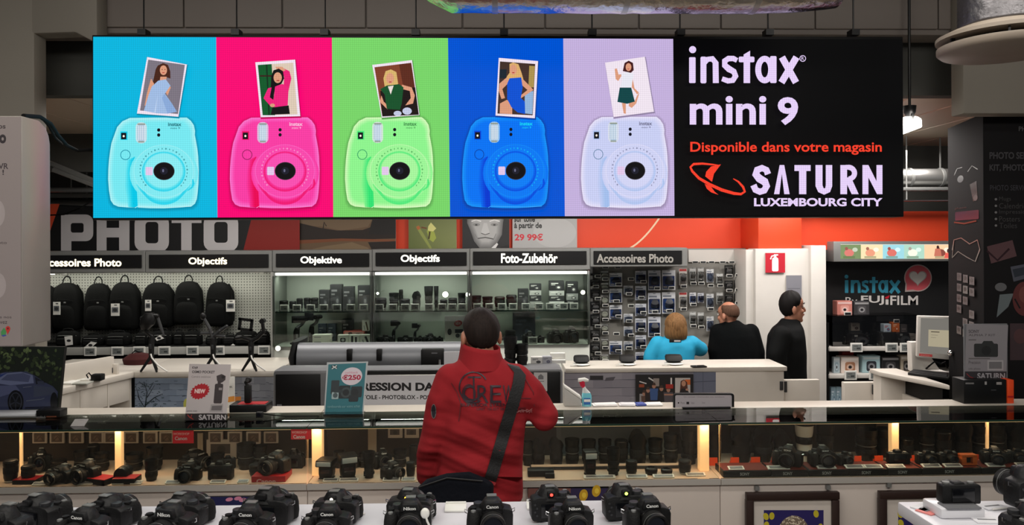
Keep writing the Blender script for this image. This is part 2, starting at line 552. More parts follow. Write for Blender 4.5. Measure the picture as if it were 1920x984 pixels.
# services under the slatted ceiling
def duct(name, label, x0, x1, py, r, Y, mat, ribs=0):
    a = P(x0, py, Y); b = P(x1, py, Y)
    t = thing(name, label, 'duct', (0.5 * (a.x + b.x), Y, a.z))
    MB().cyl(a, (b.x, Y, a.z), r, n=24).build('pipe', mat, t)
    n = max(2, ribs)
    for i in range(n):
        x = a.x + (b.x - a.x) * (i + 0.5) / n
        MB().cyl((x - .012, Y, a.z), (x + .012, Y, a.z), r + 0.006, n=24).build('joint_collar', GREYM, t)
    for i in range(2):
        x = a.x + (b.x - a.x) * (i + 0.5) / 2
        MB().bb(x - .006, x + .006, Y - .003, Y + .003, a.z + r * .9, 2.88).build('hanger', GREYM, t)
    return t
duct('ceiling_duct', 'silver ventilation pipe high on the wall left of the LED screen', 60, 470, 388, 0.07, 7.11, SILVER, 5)
duct('ceiling_duct', 'shiny silver pipe under the ceiling right of the LED screen', 1500, 1850, 333, 0.075, 6.6, SILVER, 6)
for (x0, x1, y0, y1, Y, mt, lb) in (
        (60, 500, 351, 359, 6.7, SILVER, 'pale steel rail above the silver pipe left of the LED screen'),
        (60, 500, 362, 370, 7.0, GREYM, 'dark cable tray between steel rail and silver pipe, left of the LED screen'),
        (1520, 1880, 351, 357, 6.5, GREYM, 'dark grey slat of the cable tray below the shiny pipe, right of the LED screen'),
        (1520, 1880, 374, 377, 6.45, CHROME, 'thin bright rail over the orange band, right of the LED screen')):
    t = thing('cable_tray' if mt is GREYM else 'ceiling_rail', lb, 'rail', P((x0 + x1) / 2, y1, Y))
    MB().pbox(x0, y0, x1, y1, Y, 0.12).build('channel', mt, t, bevel=0.004)
    for i in range(3):
        p = P(x0 + (x1 - x0) * (i + .5) / 3, y0, Y + .06)
        MB().cyl(p, (p.x, p.y, 2.88), 0.006, n=8).build('hanger_rod', GREYM, t)
# slanting braces by the left pipe
for (xa, ya, xb, yb, lb) in ((80, 300, 178, 340, 'upper slanting steel brace left of the LED screen'), (100, 318, 190, 352, 'lower slanting steel brace left of the LED screen')):
    t = MB().tube([P(xa, ya, 6.3), P(xb, yb, 6.3)], 0.022, 6).build('steel_brace', GREYM)
    tag(t, lb, 'brace')
struct(MB().bb(-6, P(180, 0, 6.5).x + .4, 6.3, 6.36, P(100, 322, 6.3).z, 2.87).build('trim_bulkhead', WALLD))

# ================================================================== LED SCREEN
YL = 3.85
led = thing('led_screen', 'wide lit LED advertising screen hanging from the beam with five pictured instant cameras', 'screen', P(932, 408, YL))
MB().pbox(173, 67, 1694, 409.5, YL + .004, 0.12).build('cabinet', BLACK, led, bevel=0.004)
for x in (270, 444, 610, 780, 945, 1110, 1275, 1440, 1600):
    m = MB(); p = P(x, 68, YL + .06)
    m.bb(p.x - .02, p.x + .02, YL + .03, YL + .09, p.z, p.z + .03)
    m.cyl((p.x, YL + .06, p.z + .02), (p.x, YL + .06, 3.63), 0.004, n=6)
    m.build('hanging_bracket', BLACK, led)
A = Art(flat(YL, 0.001))
cols = dict(cy=(4, 186, 228), pk=(255, 0, 118), gr=(124, 218, 108), bl=(0, 86, 216), lv=(201, 181, 226), bk=(6, 6, 7))
bx = [175, 405.5, 622.5, 840, 1056, 1262, 1692]
bx2 = [175, 408, 625, 844, 1059, 1264.5, 1694]
for i, k in enumerate(('cy', 'pk', 'gr', 'bl', 'lv', 'bk')):
    yt = 69 + i * 0.8; yb = 408.5 - i * 0.8
    A.poly([(bx[i], yt), (bx[i + 1], yt + .8), (bx2[i + 1], yb - .8), (bx2[i], yb)], cols[k], lift=(i == 0))

OUT = [(300, 100), (500, 97), (800, 97), (835, 125), (862, 165), (872, 215), (870, 250), (880, 300), (892, 370), (900, 440), (905, 560), (902, 680), (895, 760), (888, 815), (872, 855), (840, 880), (760, 888), (600, 897), (480, 896), (370, 890), (280, 889), (200, 882), (158, 864), (132, 825), (118, 740), (110, 640), (112, 550), (118, 470), (128, 390), (140, 320), (165, 250), (190, 180), (235, 130)]
def mixc(a, b, t): return tuple(a[i] + (b[i] - a[i]) * t for i in range(3))
def instant(L, Rr, main, dark, light, txt, bg, yt=220.5, yb=390.5):
    sx = (Rr - L) / 795.0; sy = (yb - yt) / 800.0
    def q(X, Y): return (L + (X - 110) * sx, yt + (Y - 97) * sy)
    def qq(pts): return [q(*p) for p in pts]
    for k in range(5, 0, -1):    # soft edge of the picture under the camera
        A.poly([(510 + (X - 510) * (1 + .012 * k), 500 + (Y - 500) * (1 + .012 * k) + 10 + 2 * k) and q(510 + (X - 510) * (1 + .012 * k), 508 + (Y - 500) * (1 + .012 * k)) for X, Y in OUT], mixc(mixc(bg, (0, 0, 0), .22), bg, k / 6))
    for k in range(9):
        t = k / 8; f = 1 - 0.13 * t
        A.poly(qq([(505 + (X - 505) * f, 480 + (Y - 480) * f) for X, Y in OUT]), mixc(light, main, min(1, t * 1.2)))
    # darker hollow beside the grip
    for k in range(6):
        t = k / 5
        wv = 52 * (1 - t)
        A.poly(qq([(330 - wv, 470), (345, 440), (345, 560), (362, 700), (372, 892), (330 - wv * .8, 886), (300 - wv * .8 + 20 * t, 700), (292 - wv * .5 + 18 * t, 560)]), mixc(main, dark, .15 + .85 * t))
    for k in range(5):
        A.ell(*q(600, 590), (300 - 5 * k) * sx, (262 - 5 * k) * sy, mixc(main, light, .1 * k - .1 if k else 0))
    for k in range(7):
        A.ring(*q(600, 600 + 13 * k), (262 - 10 * k) * sx, (236 - 8 * k) * sy, 20 * sx, mixc(main, dark, .12 + .08 * k), a0=PI * .12, a1=PI * .88)
    A.ell(*q(600, 570), 262 * sx, 232 * sy, mixc(main, light, .22))
    A.ring(*q(600, 570), 264 * sx, 234 * sy, 5 * sx, mixc(main, light, .75))
    for k in range(5):
        A.ell(*q(600, 574 - 2 * k), (190 - 6 * k) * sx, (176 - 6 * k) * sy, mixc(dark, main, .35 + .18 * k) if k < 4 else mixc(main, light, .35))
    for k in range(30):
        t = R(140 + k * 262 / 29)
        A.ell(*q(600 + 207 * math.cos(t), 567 + 195 * math.sin(t)), (5 + 4 * (k % 3 == 0)) * sx, 8 * sy, mixc(txt, main, .35), lift=(k == 0), n=6)
    A.ell(*q(603, 570), 93 * sx, 79 * sy, (14, 12, 16)); A.ring(*q(603, 570), 93 * sx, 79 * sy, 6 * sx, (50, 44, 50))
    A.ell(*q(603, 568), 34 * sx, 32 * sy, (30, 30, 44)); A.ell(*q(596, 566), 8 * sx, 14 * sy, (110, 110, 140))
    A.rrect(*q(443, 533), *q(505, 606), 8 * sx, (232, 205, 240))
    A.rect(*q(222, 220), *q(284, 296), mixc(dark, main, .2)); A.rect(*q(228, 232), *q(274, 290), (12, 14, 22)); A.ell(*q(251, 262), 9 * sx, 10 * sy, (255, 246, 230))
    A.rrect(*q(356, 140), *q(454, 325), 42 * sx, mixc(light, (215, 225, 235), .7)); A.rrect(*q(372, 158), *q(438, 308), 24 * sx, (176, 200, 222))
    for k in range(4):
        A.rect(*q(380 + 16 * k, 170), *q(388 + 16 * k, 296), (226, 236, 246), lift=(k == 0))
    A.rect(*q(372, 150), *q(440, 163), (150, 160, 150)); A.rect(*q(378, 306), *q(432, 318), (150, 160, 150), False)
    A.ring(*q(267, 427), 45 * sx, 45 * sy, 6 * sx, mixc(dark, (20, 60, 80), .45))
    A.ell(*q(558, 208), 14 * sx, 15 * sy, (14, 16, 30)); A.ell(*q(558, 252), 14 * sx, 15 * sy, (14, 16, 30), False)
    A.text('instax', *q(640, 142), *q(758, 174), txt, 0.03); A.text('mini 9', *q(662, 182), *q(744, 200), txt, 0.01, lift=False)
    A.line(qq([(856, 640), (862, 680), (850, 712), (812, 742)]), [10 * sx, 22 * sx, 16 * sx, 8 * sx], mixc(dark, main, .35))
    A.line(qq([(350, 893), (374, 880), (700, 889), (765, 884), (840, 880)]), 5 * sy, mixc(light, (255, 255, 255), .2))
instant(203, 373, (122, 238, 247), (0, 205, 238), (176, 246, 250), (40, 120, 130), cols['cy'])
instant(432, 600, (255, 62, 168), (240, 0, 88), (255, 118, 208), (255, 190, 225), cols['pk'])
instant(648, 813, (146, 250, 146), (50, 232, 118), (216, 255, 190), (70, 150, 80), cols['gr'])
instant(867, 1028, (0, 118, 250), (0, 58, 214), (18, 150, 255), (20, 215, 250), cols['bl'])
instant(1088, 1250, (206, 212, 249), (168, 196, 242), (234, 229, 253), (120, 120, 150), cols['lv'])

def photo_card(q, inner, bg=None):
    cx = sum(p[0] for p in q) / 4; cy = sum(p[1] for p in q) / 4
    for k in (3, 2, 1):
        A.poly([(cx + (x - cx) * (1 + .012 * k) + 1, cy + (y - cy) * (1 + .012 * k) + 1.5) for x, y in q], mixc(bg, (0, 0, 0), .09 * (4 - k)))
    A.poly(q, (246, 232, 246)); A.poly([(a / 3, b / 3) for a, b in inner[0]], inner[1])
def z3(pts, ox=0): return [(ox + x / 3, y / 3) for x, y in pts]
SK = (226, 160, 128); SK2 = (196, 128, 98)
# woman in a pale blue dress
photo_card([(282, 110), (356, 124), (340, 221), (263, 215)], ([(852, 345), (1056, 374), (1018, 648), (806, 628)], (128, 120, 132)), cols['cy'])
A.poly(z3([(905, 378), (935, 364), (962, 374), (975, 410), (976, 450), (940, 440), (925, 470), (895, 495), (872, 490), (885, 440), (893, 400)]), (74, 38, 26))
A.poly(z3([(868, 450), (885, 480), (862, 540), (845, 605), (832, 600), (845, 530)]), SK)
A.poly(z3([(955, 460), (978, 500), (960, 545), (945, 520)]), SK, False)
A.poly(z3([(920, 440), (955, 440), (950, 470), (915, 470)]), SK, False)
A.ell(937 / 3, 404 / 3, 20 / 3, 27 / 3, SK)
A.poly(z3([(908, 462), (950, 455), (976, 490), (945, 535), (985, 590), (1012, 635), (960, 646), (900, 644), (828, 630), (855, 540), (872, 495)]), (164, 192, 232))
A.poly(z3([(940, 535), (985, 590), (1012, 635), (960, 646), (930, 560)]), (142, 174, 222)); A.poly(z3([(905, 540), (895, 640), (885, 640)]), (188, 210, 242), False)
A.ell(937 / 3, 418 / 3, 7 / 3, 2.5 / 3, (190, 60, 60)); A.ell(930 / 3, 400 / 3, 3 / 3, 2 / 3, (40, 25, 20), False); A.ell(946 / 3, 400 / 3, 3 / 3, 2 / 3, (40, 25, 20), False)
# dark-haired woman in pink with one arm raised
photo_card([(483, 120), (557, 115), (566.5, 220), (493, 222)], ([(1463, 375), (1660, 362), (1684, 650), (1490, 655)], (226, 206, 186)), cols['pk'])
A.poly(z3([(1463, 375), (1540, 370), (1560, 655), (1490, 655)]), (14, 92, 44)); A.rect(1475 / 3, 432 / 3, 1545 / 3, 440 / 3, (60, 22, 24)); A.poly(z3([(1508, 372), (1516, 372), (1530, 655), (1522, 655)]), (10, 50, 28), False)
A.poly(z3([(1610, 395), (1640, 410), (1650, 450), (1632, 530), (1605, 520), (1610, 440), (1590, 420)]), (240, 30, 120))
A.poly(z3([(1560, 385), (1600, 385), (1618, 405), (1600, 412), (1570, 402)]), SK)
A.poly(z3([(1550, 405), (1580, 395), (1604, 410), (1610, 450), (1595, 480), (1560, 500), (1545, 590), (1525, 580), (1535, 510), (1538, 440)]), (16, 12, 16))
A.ell(1574 / 3, 446 / 3, 23 / 3, 30 / 3, SK)
A.poly(z3([(1560, 495), (1600, 480), (1635, 500), (1630, 600), (1560, 612), (1530, 600), (1495, 560), (1520, 505), (1540, 500), (1530, 555), (1550, 570)]), (244, 34, 126))
A.poly(z3([(1545, 612), (1635, 600), (1642, 648), (1535, 652)]), (18, 14, 18)); A.ell(1576 / 3, 462 / 3, 9 / 3, 3 / 3, (180, 40, 50)); A.ell(1545 / 3, 600 / 3, 14 / 3, 10 / 3, SK, False)
# blond woman in a green top
photo_card([(700, 125), (774, 116), (788, 218), (718, 223)], ([(640 * 3 + 193, 388), (640 * 3 + 398, 363), (640 * 3 + 440, 652), (640 * 3 + 237, 662)], (132, 66, 44)), cols['gr'])
o = 640
A.poly(z3([(330, 372), (398, 363), (425, 545), (350, 480)], o), (96, 44, 30)); A.poly(z3([(225, 520), (420, 500), (440, 652), (237, 662)], o), (30, 20, 20))
A.poly(z3([(345, 485), (400, 500), (418, 545), (408, 590), (365, 600), (395, 560), (390, 520), (350, 510)], o), SK); A.poly(z3([(232, 545), (222, 580), (265, 622), (272, 605), (245, 580)], o), SK, False)
A.poly(z3([(255, 410), (285, 400), (315, 415), (325, 480), (310, 495), (250, 495), (243, 450)], o), (222, 184, 112)); A.ell(o + 280 / 3, 450 / 3, 22 / 3, 30 / 3, SK)
A.poly(z3([(225, 510), (262, 490), (330, 482), (355, 500), (345, 590), (335, 625), (262, 620), (250, 540)], o), (22, 84, 44)); A.poly(z3([(268, 495), (300, 490), (284, 540)], o), (240, 226, 220))
A.ell(o + 322 / 3, 645 / 3, 22 / 3, 14 / 3, (200, 206, 232)); A.ell(o + 375 / 3, 632 / 3, 26 / 3, 20 / 3, (200, 206, 232), False); A.ell(o + 281 / 3, 470 / 3, 8 / 3, 3 / 3, (176, 60, 60), False)
# blond woman in a blue dress
photo_card([(935, 112), (1008, 118), (1002, 224), (929, 219)], ([(o * 3 + 892, 356), (o * 3 + 1088, 370), (o * 3 + 1074, 656), (o * 3 + 878, 646)], (70, 50, 44)), cols['bl'])
A.poly(z3([(1055, 380), (1086, 382), (1080, 500), (1050, 500)], o), (176, 150, 82)); A.poly(z3([(1030, 530), (1078, 520), (1072, 650), (1028, 645)], o), (150, 184, 222)); A.poly(z3([(890, 400), (930, 400), (925, 450), (888, 450)], o), (30, 40, 50))
A.poly(z3([(888, 480), (935, 440), (945, 470), (905, 510), (920, 560), (900, 565), (885, 520)], o), SK); A.poly(z3([(1010, 445), (1065, 500), (1078, 515), (1010, 560), (995, 555), (1045, 515), (1005, 480)], o), SK, False)
A.poly(z3([(945, 370), (965, 362), (995, 372), (1012, 420), (1022, 455), (935, 460), (930, 440), (945, 420)], o), (226, 178, 112)); A.ell(o + 966 / 3, 402 / 3, 20 / 3, 28 / 3, SK)
A.poly(z3([(892, 590), (930, 570), (960, 590), (960, 650), (890, 645)], o), SK)
A.poly(z3([(945, 450), (1010, 445), (1018, 500), (1008, 560), (1030, 580), (1032, 648), (990, 640), (955, 610), (932, 565), (932, 480)], o), (12, 84, 216)); A.ell(o + 966 / 3, 419 / 3, 7 / 3, 3 / 3, (190, 50, 50))
# woman in a white top and dark green skirt
photo_card([(1132, 121), (1206, 110), (1223, 212), (1148, 222)], ([(o * 3 + 1485, 366), (o * 3 + 1692, 335), (o * 3 + 1740, 632), (o * 3 + 1532, 656)], (246, 234, 246)), cols['lv'])
A.poly(z3([(1530, 398), (1542, 395), (1552, 430), (1575, 425), (1550, 465), (1536, 455)], o), SK); A.poly(z3([(1630, 450), (1640, 505), (1665, 530), (1655, 540), (1625, 500)], o), SK, False)
A.poly(z3([(1585, 365), (1608, 352), (1632, 365), (1636, 405), (1620, 420), (1575, 410)], o), (70, 28, 30)); A.ell(o + 1607 / 3, 388 / 3, 16 / 3, 22 / 3, SK)
A.poly(z3([(1565, 425), (1600, 415), (1635, 425), (1630, 460), (1622, 505), (1560, 500), (1572, 460)], o), (238, 238, 248))
A.poly(z3([(1570, 588), (1592, 588), (1592, 648), (1580, 645)], o), SK); A.poly(z3([(1610, 585), (1640, 580), (1655, 545), (1668, 530), (1650, 590), (1625, 615), (1608, 605)], o), SK, False)
A.poly(z3([(1558, 502), (1622, 502), (1642, 580), (1600, 592), (1545, 582)], o), (16, 72, 74)); A.ell(o + 1606 / 3, 399 / 3, 5 / 3, 2 / 3, (190, 40, 60))

# black panel of the screen: words and the ringed-planet emblem
WT = (236, 214, 255); RD = (255, 66, 44)
for ch, x0, y0, x1, y1 in (('i', 1288, 92, 1300.5, 159), ('n', 1309, 109, 1343, 159), ('s', 1347, 109, 1380, 160), ('t', 1380, 99, 1409, 159), ('a', 1411, 108, 1449, 160), ('x', 1454, 110, 1492, 159)):
    if ch == 'i':
        A.ell(1294.5, 97, 6.6, 6.6, WT); A.rrect(1288, 111, 1300, 159, 2, WT, False)
    elif ch == 'n':
        A.rrect(1309, 110, 1320, 159.5, 3, WT); A.line([(1314, 124), (1322, 115), (1331, 114), (1337, 121), (1337.5, 159)], [9, 10, 11, 11, 11], WT)
    elif ch == 't':
        A.poly([(1391, 105), (1401, 99), (1401, 159), (1389, 159), (1389, 106)], WT); A.rrect(1380, 110, 1409, 120.5, 2.5, WT)
    elif ch == 'a':
        A.ring(1428, 134, 17.5, 25.5, 11, WT); A.rrect(1438, 109, 1450, 159, 2.5, WT)
    elif ch == 'x':
        A.line([(1460, 111), (1486, 158)], 12.5, WT); A.line([(1487, 111), (1459, 158)], 12.5, WT)
    else:
        A.line([(1377, 117), (1370, 113.5), (1361, 113.5), (1354, 118), (1354, 126), (1362, 133), (1371, 138), (1374, 146), (1369, 154), (1360, 155), (1349, 151)], [9, 10, 10.5, 11, 11, 12, 11, 11, 10.5, 10, 9], WT)
A.ring(1498.5, 113.5, 6, 6, 1.3, WT); A.text('R', 1496, 110.5, 1501, 116.5, WT)
A.text('mini', 1289, 183, 1431, 236, WT, 0.025); A.text('9', 1452, 185, 1490, 237, WT, 0.03, lift=False)
A.text('Disponible dans votre magasin', 1290, 268, 1645, 292, RD, 0.018)
A.line([(1406, 0)] * 0 or [(1640, 313), (1640, 362)], 0.01, WT)
for ch, x0, x1 in (('S', 1405, 1437), ('T', 1480, 1513), ('U', 1521, 1553), ('R', 1568, 1601), ('N', 1608, 1646)):
    if ch == 'T':
        A.rect(1483, 311, 1513, 322, WT); A.rect(1491.5, 311, 1505, 365, WT)
    elif ch == 'U':
        A.poly([(1522, 311), (1535, 311), (1535, 348), (1537, 354), (1540, 354), (1541, 348), (1541, 311), (1553, 311), (1553, 350), (1549, 361), (1538, 366), (1527, 361), (1522, 350)], WT)
    elif ch == 'N':
        A.poly([(1609, 311), (1620, 311), (1635, 341), (1635, 311), (1646, 311), (1646, 365), (1636, 365), (1620, 334), (1620, 365), (1609, 365)], WT)
    elif ch == 'R':
        A.rect(1568, 311, 1580.5, 365, WT); A.ring(1583, 326, 16, 15.5, 9.5, WT, a0=-PI / 2, a1=PI / 2); A.rect(1578, 310.7, 1584, 319.5, WT, False); A.poly([(1579, 334), (1588, 334), (1602, 365), (1589, 365), (1580, 346)], WT)
    else:
        A.line([(1434, 328), (1431, 320), (1423, 316.5), (1414, 320), (1411.5, 328), (1418, 336), (1428, 342), (1431.5, 350), (1427, 358), (1419, 360.5), (1411, 357), (1407, 348)], [12, 12, 12, 13, 14, 14.5, 14.5, 13, 12.5, 12, 12, 12], WT)
A.poly([(1445, 365), (1455.5, 311), (1464, 311), (1474, 365), (1464, 365), (1459.5, 327), (1455, 365)], WT)
A.text('LUXEMBOURG CITY', 1408, 372, 1646, 387.5, WT, 0.035)
q = lambda X, Y: (1270 + X / 3.076, 80 + Y / 3.075)
A.line([q(*p) for p in [(232, 712), (190, 708), (130, 702), (80, 705), (62, 722), (72, 745), (110, 785), (170, 820), (240, 852), (310, 872), (350, 876), (372, 862), (362, 835), (335, 805), (306, 788)]], [1, 3, 4, 4.5, 4, 4.5, 5, 5.5, 6, 5.5, 4.5, 4.5, 4.5, 3.5, 1.5], RD)
A.poly([q(*p) for p in [(236, 706), (180, 718), (152, 748), (146, 775), (185, 806), (196, 760)]], RD); A.poly([q(*p) for p in [(143, 818), (178, 832), (200, 862), (222, 880), (180, 866), (155, 845)]], RD)
A.build('display', ART_LED, led)

# ================================================================== THINGS UNDER THE CEILING
# big crumpled foil duct running along the top of the picture
p0 = P(765, -30, 3.25); p1 = P(1570, -30, 3.25); zc = P(1100, -45, 3.25).z; rr = zc - P(1100, 23, 3.25).z
dt = thing('foil_duct', 'crumpled aluminium foil duct reflecting the screen colours, across the top of the photo', 'duct', ((p0.x + p1.x) / 2, 3.25, zc - rr))
m = MB(); N = 40; prof = []
for i in range(N + 1):
    t = i / N
    k = min(1, (t * 9) ** .5 + .05) if t < .12 else 1.0
    if t > .8: k = 1 - .16 * ((t - .8) / .2) ** 2
    prof.append((rr * k * (1 + random.uniform(-.012, .012)), t * (p1.x - p0.x)))
m.lathe(prof, Matrix.Translation((p0.x, 3.25, zc)) @ Matrix.Rotation(R(90), 4, 'Y'), 40)
m.build('foil_sleeve', FOIL, dt)
for k in range(3):
    m = MB(); x = p0.x + (p1.x - p0.x) * (.2 + .3 * k)
    m.cyl((x - .012, 3.25, zc), (x + .012, 3.25, zc), rr * 1.012, n=40); m.bb(x - .01, x + .01, 3.245, 3.255, zc + rr * .9, 3.63)
    m.build('hanging_strap', SILVER, dt)
# round air diffuser at the upper right
YD = 3.0
c = P(1884, 78, YD); rd = ms(117, YD)
df = thing('air_diffuser', 'round beige ceiling air diffuser with slotted double disc under a foil pipe', 'air diffuser', (c.x, YD, c.z - .03))
TANM = pm('diffuser_tan', (150, 138, 124), 0.5)
M = Matrix.Translation((c.x, YD, c.z))
MB().lathe([(rd * .2, -.045), (rd * .93, -.042), (rd * .985, -.03), (rd * .985, -.012), (rd * .9, -.008)], M, 48).build('lower_disc', TANM, df, ang=50)
MB().lathe([(rd * .6, .012), (rd, .012), (rd, .026), (rd * .8, .048), (rd * .55, .07)], M, 48).build('upper_disc', TANM, df, ang=50)
MB().cyl((c.x, YD, c.z - .01), (c.x, YD, c.z + .02), rd * .62, n=32).build('slot_core', BLACK, df)
for i in range(6):
    t = 2 * PI * i / 6
    MB().box((c.x + rd * .86 * math.cos(t), YD + rd * .86 * math.sin(t), c.z), (.016, .008, .03), t).build('slot_spacer', BLACK, df)
prof = []
for i in range(61):
    prof.append((ms(78, YD) * (1 + .02 * (i % 2)), .06 + i * .008))
MB().lathe(prof, M, 36).build('foil_pipe', pm('foil_grey', (112, 110, 112), .38, .9, noise=26, bump=.6), df, ang=80)
# bright floodlight on a black bracket beside the screen
c = P(1711, 234, 4.3)
fl = thing('floodlight', 'bright white floodlight on black bracket just right of the LED screen', 'floodlight', (c.x, 4.3, c.z + .1))
MB().prism([(c.x - .05, c.z - .052), (c.x + .058, c.z - .012), (c.x + .055, c.z + .035), (c.x + .03, c.z + .05), (c.x - .04, c.z + .048), (c.x - .06, c.z + .02)], 4.3, 4.36).build('lamp_head', pm('floodlight_glow', (255, 255, 255), 0.4, emit=6, ecol=(255, 250, 240)), fl, bevel=0.008)
MB().rings([((c.x + .002, 4.33, c.z + .04), (.012, 0, 0), (0, .012, 0)), ((c.x, 4.33, c.z + .075), (.032, 0, 0), (0, .03, 0)), ((c.x, 4.33, c.z + .112), (.036, 0, 0), (0, .034, 0))], 16).build('bracket_cup', BLACK, fl)
MB().bb(c.x - .006, c.x + .006, 4.292, 4.30, c.z + .0, c.z + .06).build('bracket_arm', BLACK, fl)
MB().cyl((c.x, 4.33, c.z + .11), (c.x, 4.33, zb + .5), .008, n=8).build('hanging_rod', BLACK, fl)
spot('floodlight_beam', (c.x, 4.25, c.z), (c.x - .2, 6.9, 2.1), 22, (1, .93, .86), 110, 0.9, 0.05)
# cables beside the screen
for pts, r, lb in (([(44, 217, 2.9), (75, 219, 3.1), (95, 232, 3.3), (110, 255, 3.5), (125, 272, 3.7), (145, 282, 3.85), (171, 281, 3.91)], .008, 'thick black cable sagging from the white display stand to the LED screen'),
                   ([(58, 218, 3.02), (78, 220, 3.2), (92, 236, 3.42), (103, 258, 3.62), (116, 270, 3.82)], .006, 'short black cable looping beside the thick one over the white display stand'),
                   ([(60, 398, 6.83), (80, 404, 6.8), (120, 402, 6.6), (150, 390, 6.4), (200, 360, 6.38)], .006, 'thin black cable crossing the silver pipe above the big white P')):
    tag(MB().tube([P(*q) for q in pts], r, 8).build('power_cable', CABLEB), lb, 'cable')

# ================================================================== STOCK OF SMALL GOODS
def Mz(r, z0=0): return Matrix.Translation((0, 0, z0))
def lens_proto(kind, mat=None, ring=None):
    t = thing('camera_lens', 'x', 'lens')
    b = mat or LENSB
    if kind == 'short':      # 75 mm wide, 80 mm tall, cap up
        MB().lathe([(.030, 0), (.031, .012), (.034, .016), (.035, .03), (.035, .062), (.0375, .066), (.0375, .078), (.036, .08)], n=24).build('barrel', b, t)
        MB().lathe([(.0362, .034), (.0368, .036), (.0368, .056), (.0362, .058)], n=36).build('focus_ring', RIBB, t)
        MB().lathe([(.033, .0801), (.033, .083), (.030, .084)], n=24).build('lens_cap', BLACK, t)
        MB().lathe([(.0307, .002), (.0312, .003), (.0312, .007), (.0307, .008)], n=24).build('mount_ring', SILVER, t)
    elif kind == 'zoom':     # 80 mm wide, 130 mm tall with hood
        MB().lathe([(.031, 0), (.033, .015), (.036, .02), (.036, .06), (.034, .062), (.036, .065), (.038, .09), (.038, .1)], n=24).build('barrel', b, t)
        MB().lathe([(.0375, .026), (.038, .028), (.038, .048), (.0375, .05)], n=36).build('zoom_ring', RIBB, t)
        MB().lathe([(.0385, .07), (.039, .072), (.039, .088), (.0385, .09)], n=36).build('focus_ring', RIBB, t)
        MB().lathe([(.038, .1), (.040, .104), (.042, .13), (.0395, .13), (.037, .108)], n=28).build('lens_hood', BLACK, t)
        MB().lathe([(.0364, .0615), (.0364, .0632)], n=24).build('accent_ring', ring or GREYM, t)
    elif kind == 'tele':     # 90 mm wide, 220 mm tall
        MB().lathe([(.032, 0), (.034, .02), (.034, .06), (.036, .065), (.037, .12), (.041, .14), (.043, .17), (.043, .175)], n=28).build('barrel', b, t)
        MB().lathe([(.0385, .085), (.039, .087), (.0395, .118), (.039, .12)], n=36).build('focus_ring', RIBB, t)
        MB().lathe([(.042, .174), (.045, .176), (.046, .22), (.0435, .22), (.042, .18)], n=28).build('lens_hood', BLACK, t)
        MB().lathe([(.0395, .03), (.041, .032), (.041, .05), (.0395, .052)], n=24).bb(-.012, .012, -.075, -.03, .034, .048).build('tripod_collar', BLACK2, t)
    elif kind == 'petal':    # hood with curved petals
        MB().lathe([(.033, 0), (.035, .015), (.037, .02), (.037, .08)], n=24).build('barrel', b, t)
        MB().lathe([(.0378, .03), (.0384, .032), (.0384, .06), (.0378, .062)], n=36).build('focus_ring', RIBB, t)
        m = MB(); n = 40; vs = []; fs = []
        for k, (r, zz) in enumerate(((.038, .08), (.044, 0), (.042, 0), (.036, .084))):
            for i in range(n):
                a = 2 * PI * i / n
                z = zz if zz else .112 - .022 * math.cos(2 * a) 
                vs.append((r * math.cos(a), r * math.sin(a), z))
        for k in range(3):
            for i in range(n):
                j = (i + 1) % n; fs.append((k * n + i, k * n + j, (k + 1) * n + j, (k + 1) * n + i))
        m.add(vs, fs).build('petal_hood', BLACK, t, fixn=True)
        MB().lathe([(.030, .081), (.030, .086), (.02, .088)], n=24).build('front_glass', LGLASS, t)
    elif kind == 'pancake':
        MB().lathe([(.029, 0), (.031, .008), (.032, .012), (.032, .022), (.026, .026)], n=28).build('barrel', b, t)
        MB().lathe([(.0322, .012), (.0326, .013), (.0326, .019), (.0322, .02)], n=36).build('focus_ring', RIBB, t)
        MB().lathe([(.018, .0255), (.018, .028), (.010, .029)], n=24).build('front_glass', LGLASS, t)
    elif kind == 'cap':      # lens lying with its front to the viewer
        Mx = Matrix.Translation((0, 0, .035)) @ Matrix.Rotation(R(90), 4, 'X')
        MB().lathe([(.03, -.05), (.033, -.03), (.035, .0), (.035, .03), (.034, .033)], Mx, 28).build('barrel', b, t)
        MB().lathe([(.0325, .0331), (.0325, .036), (.030, .037)], Mx, 28).build('lens_cap', BLACK2, t)
        MB().lathe([(.0358, -.02), (.0364, -.018), (.0364, .0), (.0358, .002)], Mx, 36).build('focus_ring', RIBB, t)
    return t

DIM = {}
def reg(key, root, wd, ht, dp=None):
    DIM[key] = (Stock(root), wd, ht)
reg('short', lens_proto('short'), .075, .084)
reg('zoom', lens_proto('zoom'), .084, .13)
reg('tele', lens_proto('tele'), .092, .22)
reg('petal', lens_proto('petal'), .088, .134)
reg('pancake', lens_proto('pancake'), .066, .029)
reg('caplens', lens_proto('cap'), .07, .07)
reg('whitetele', lens_proto('tele', pm('white_tele_barrel', (214, 208, 198), .4)), .092, .22)

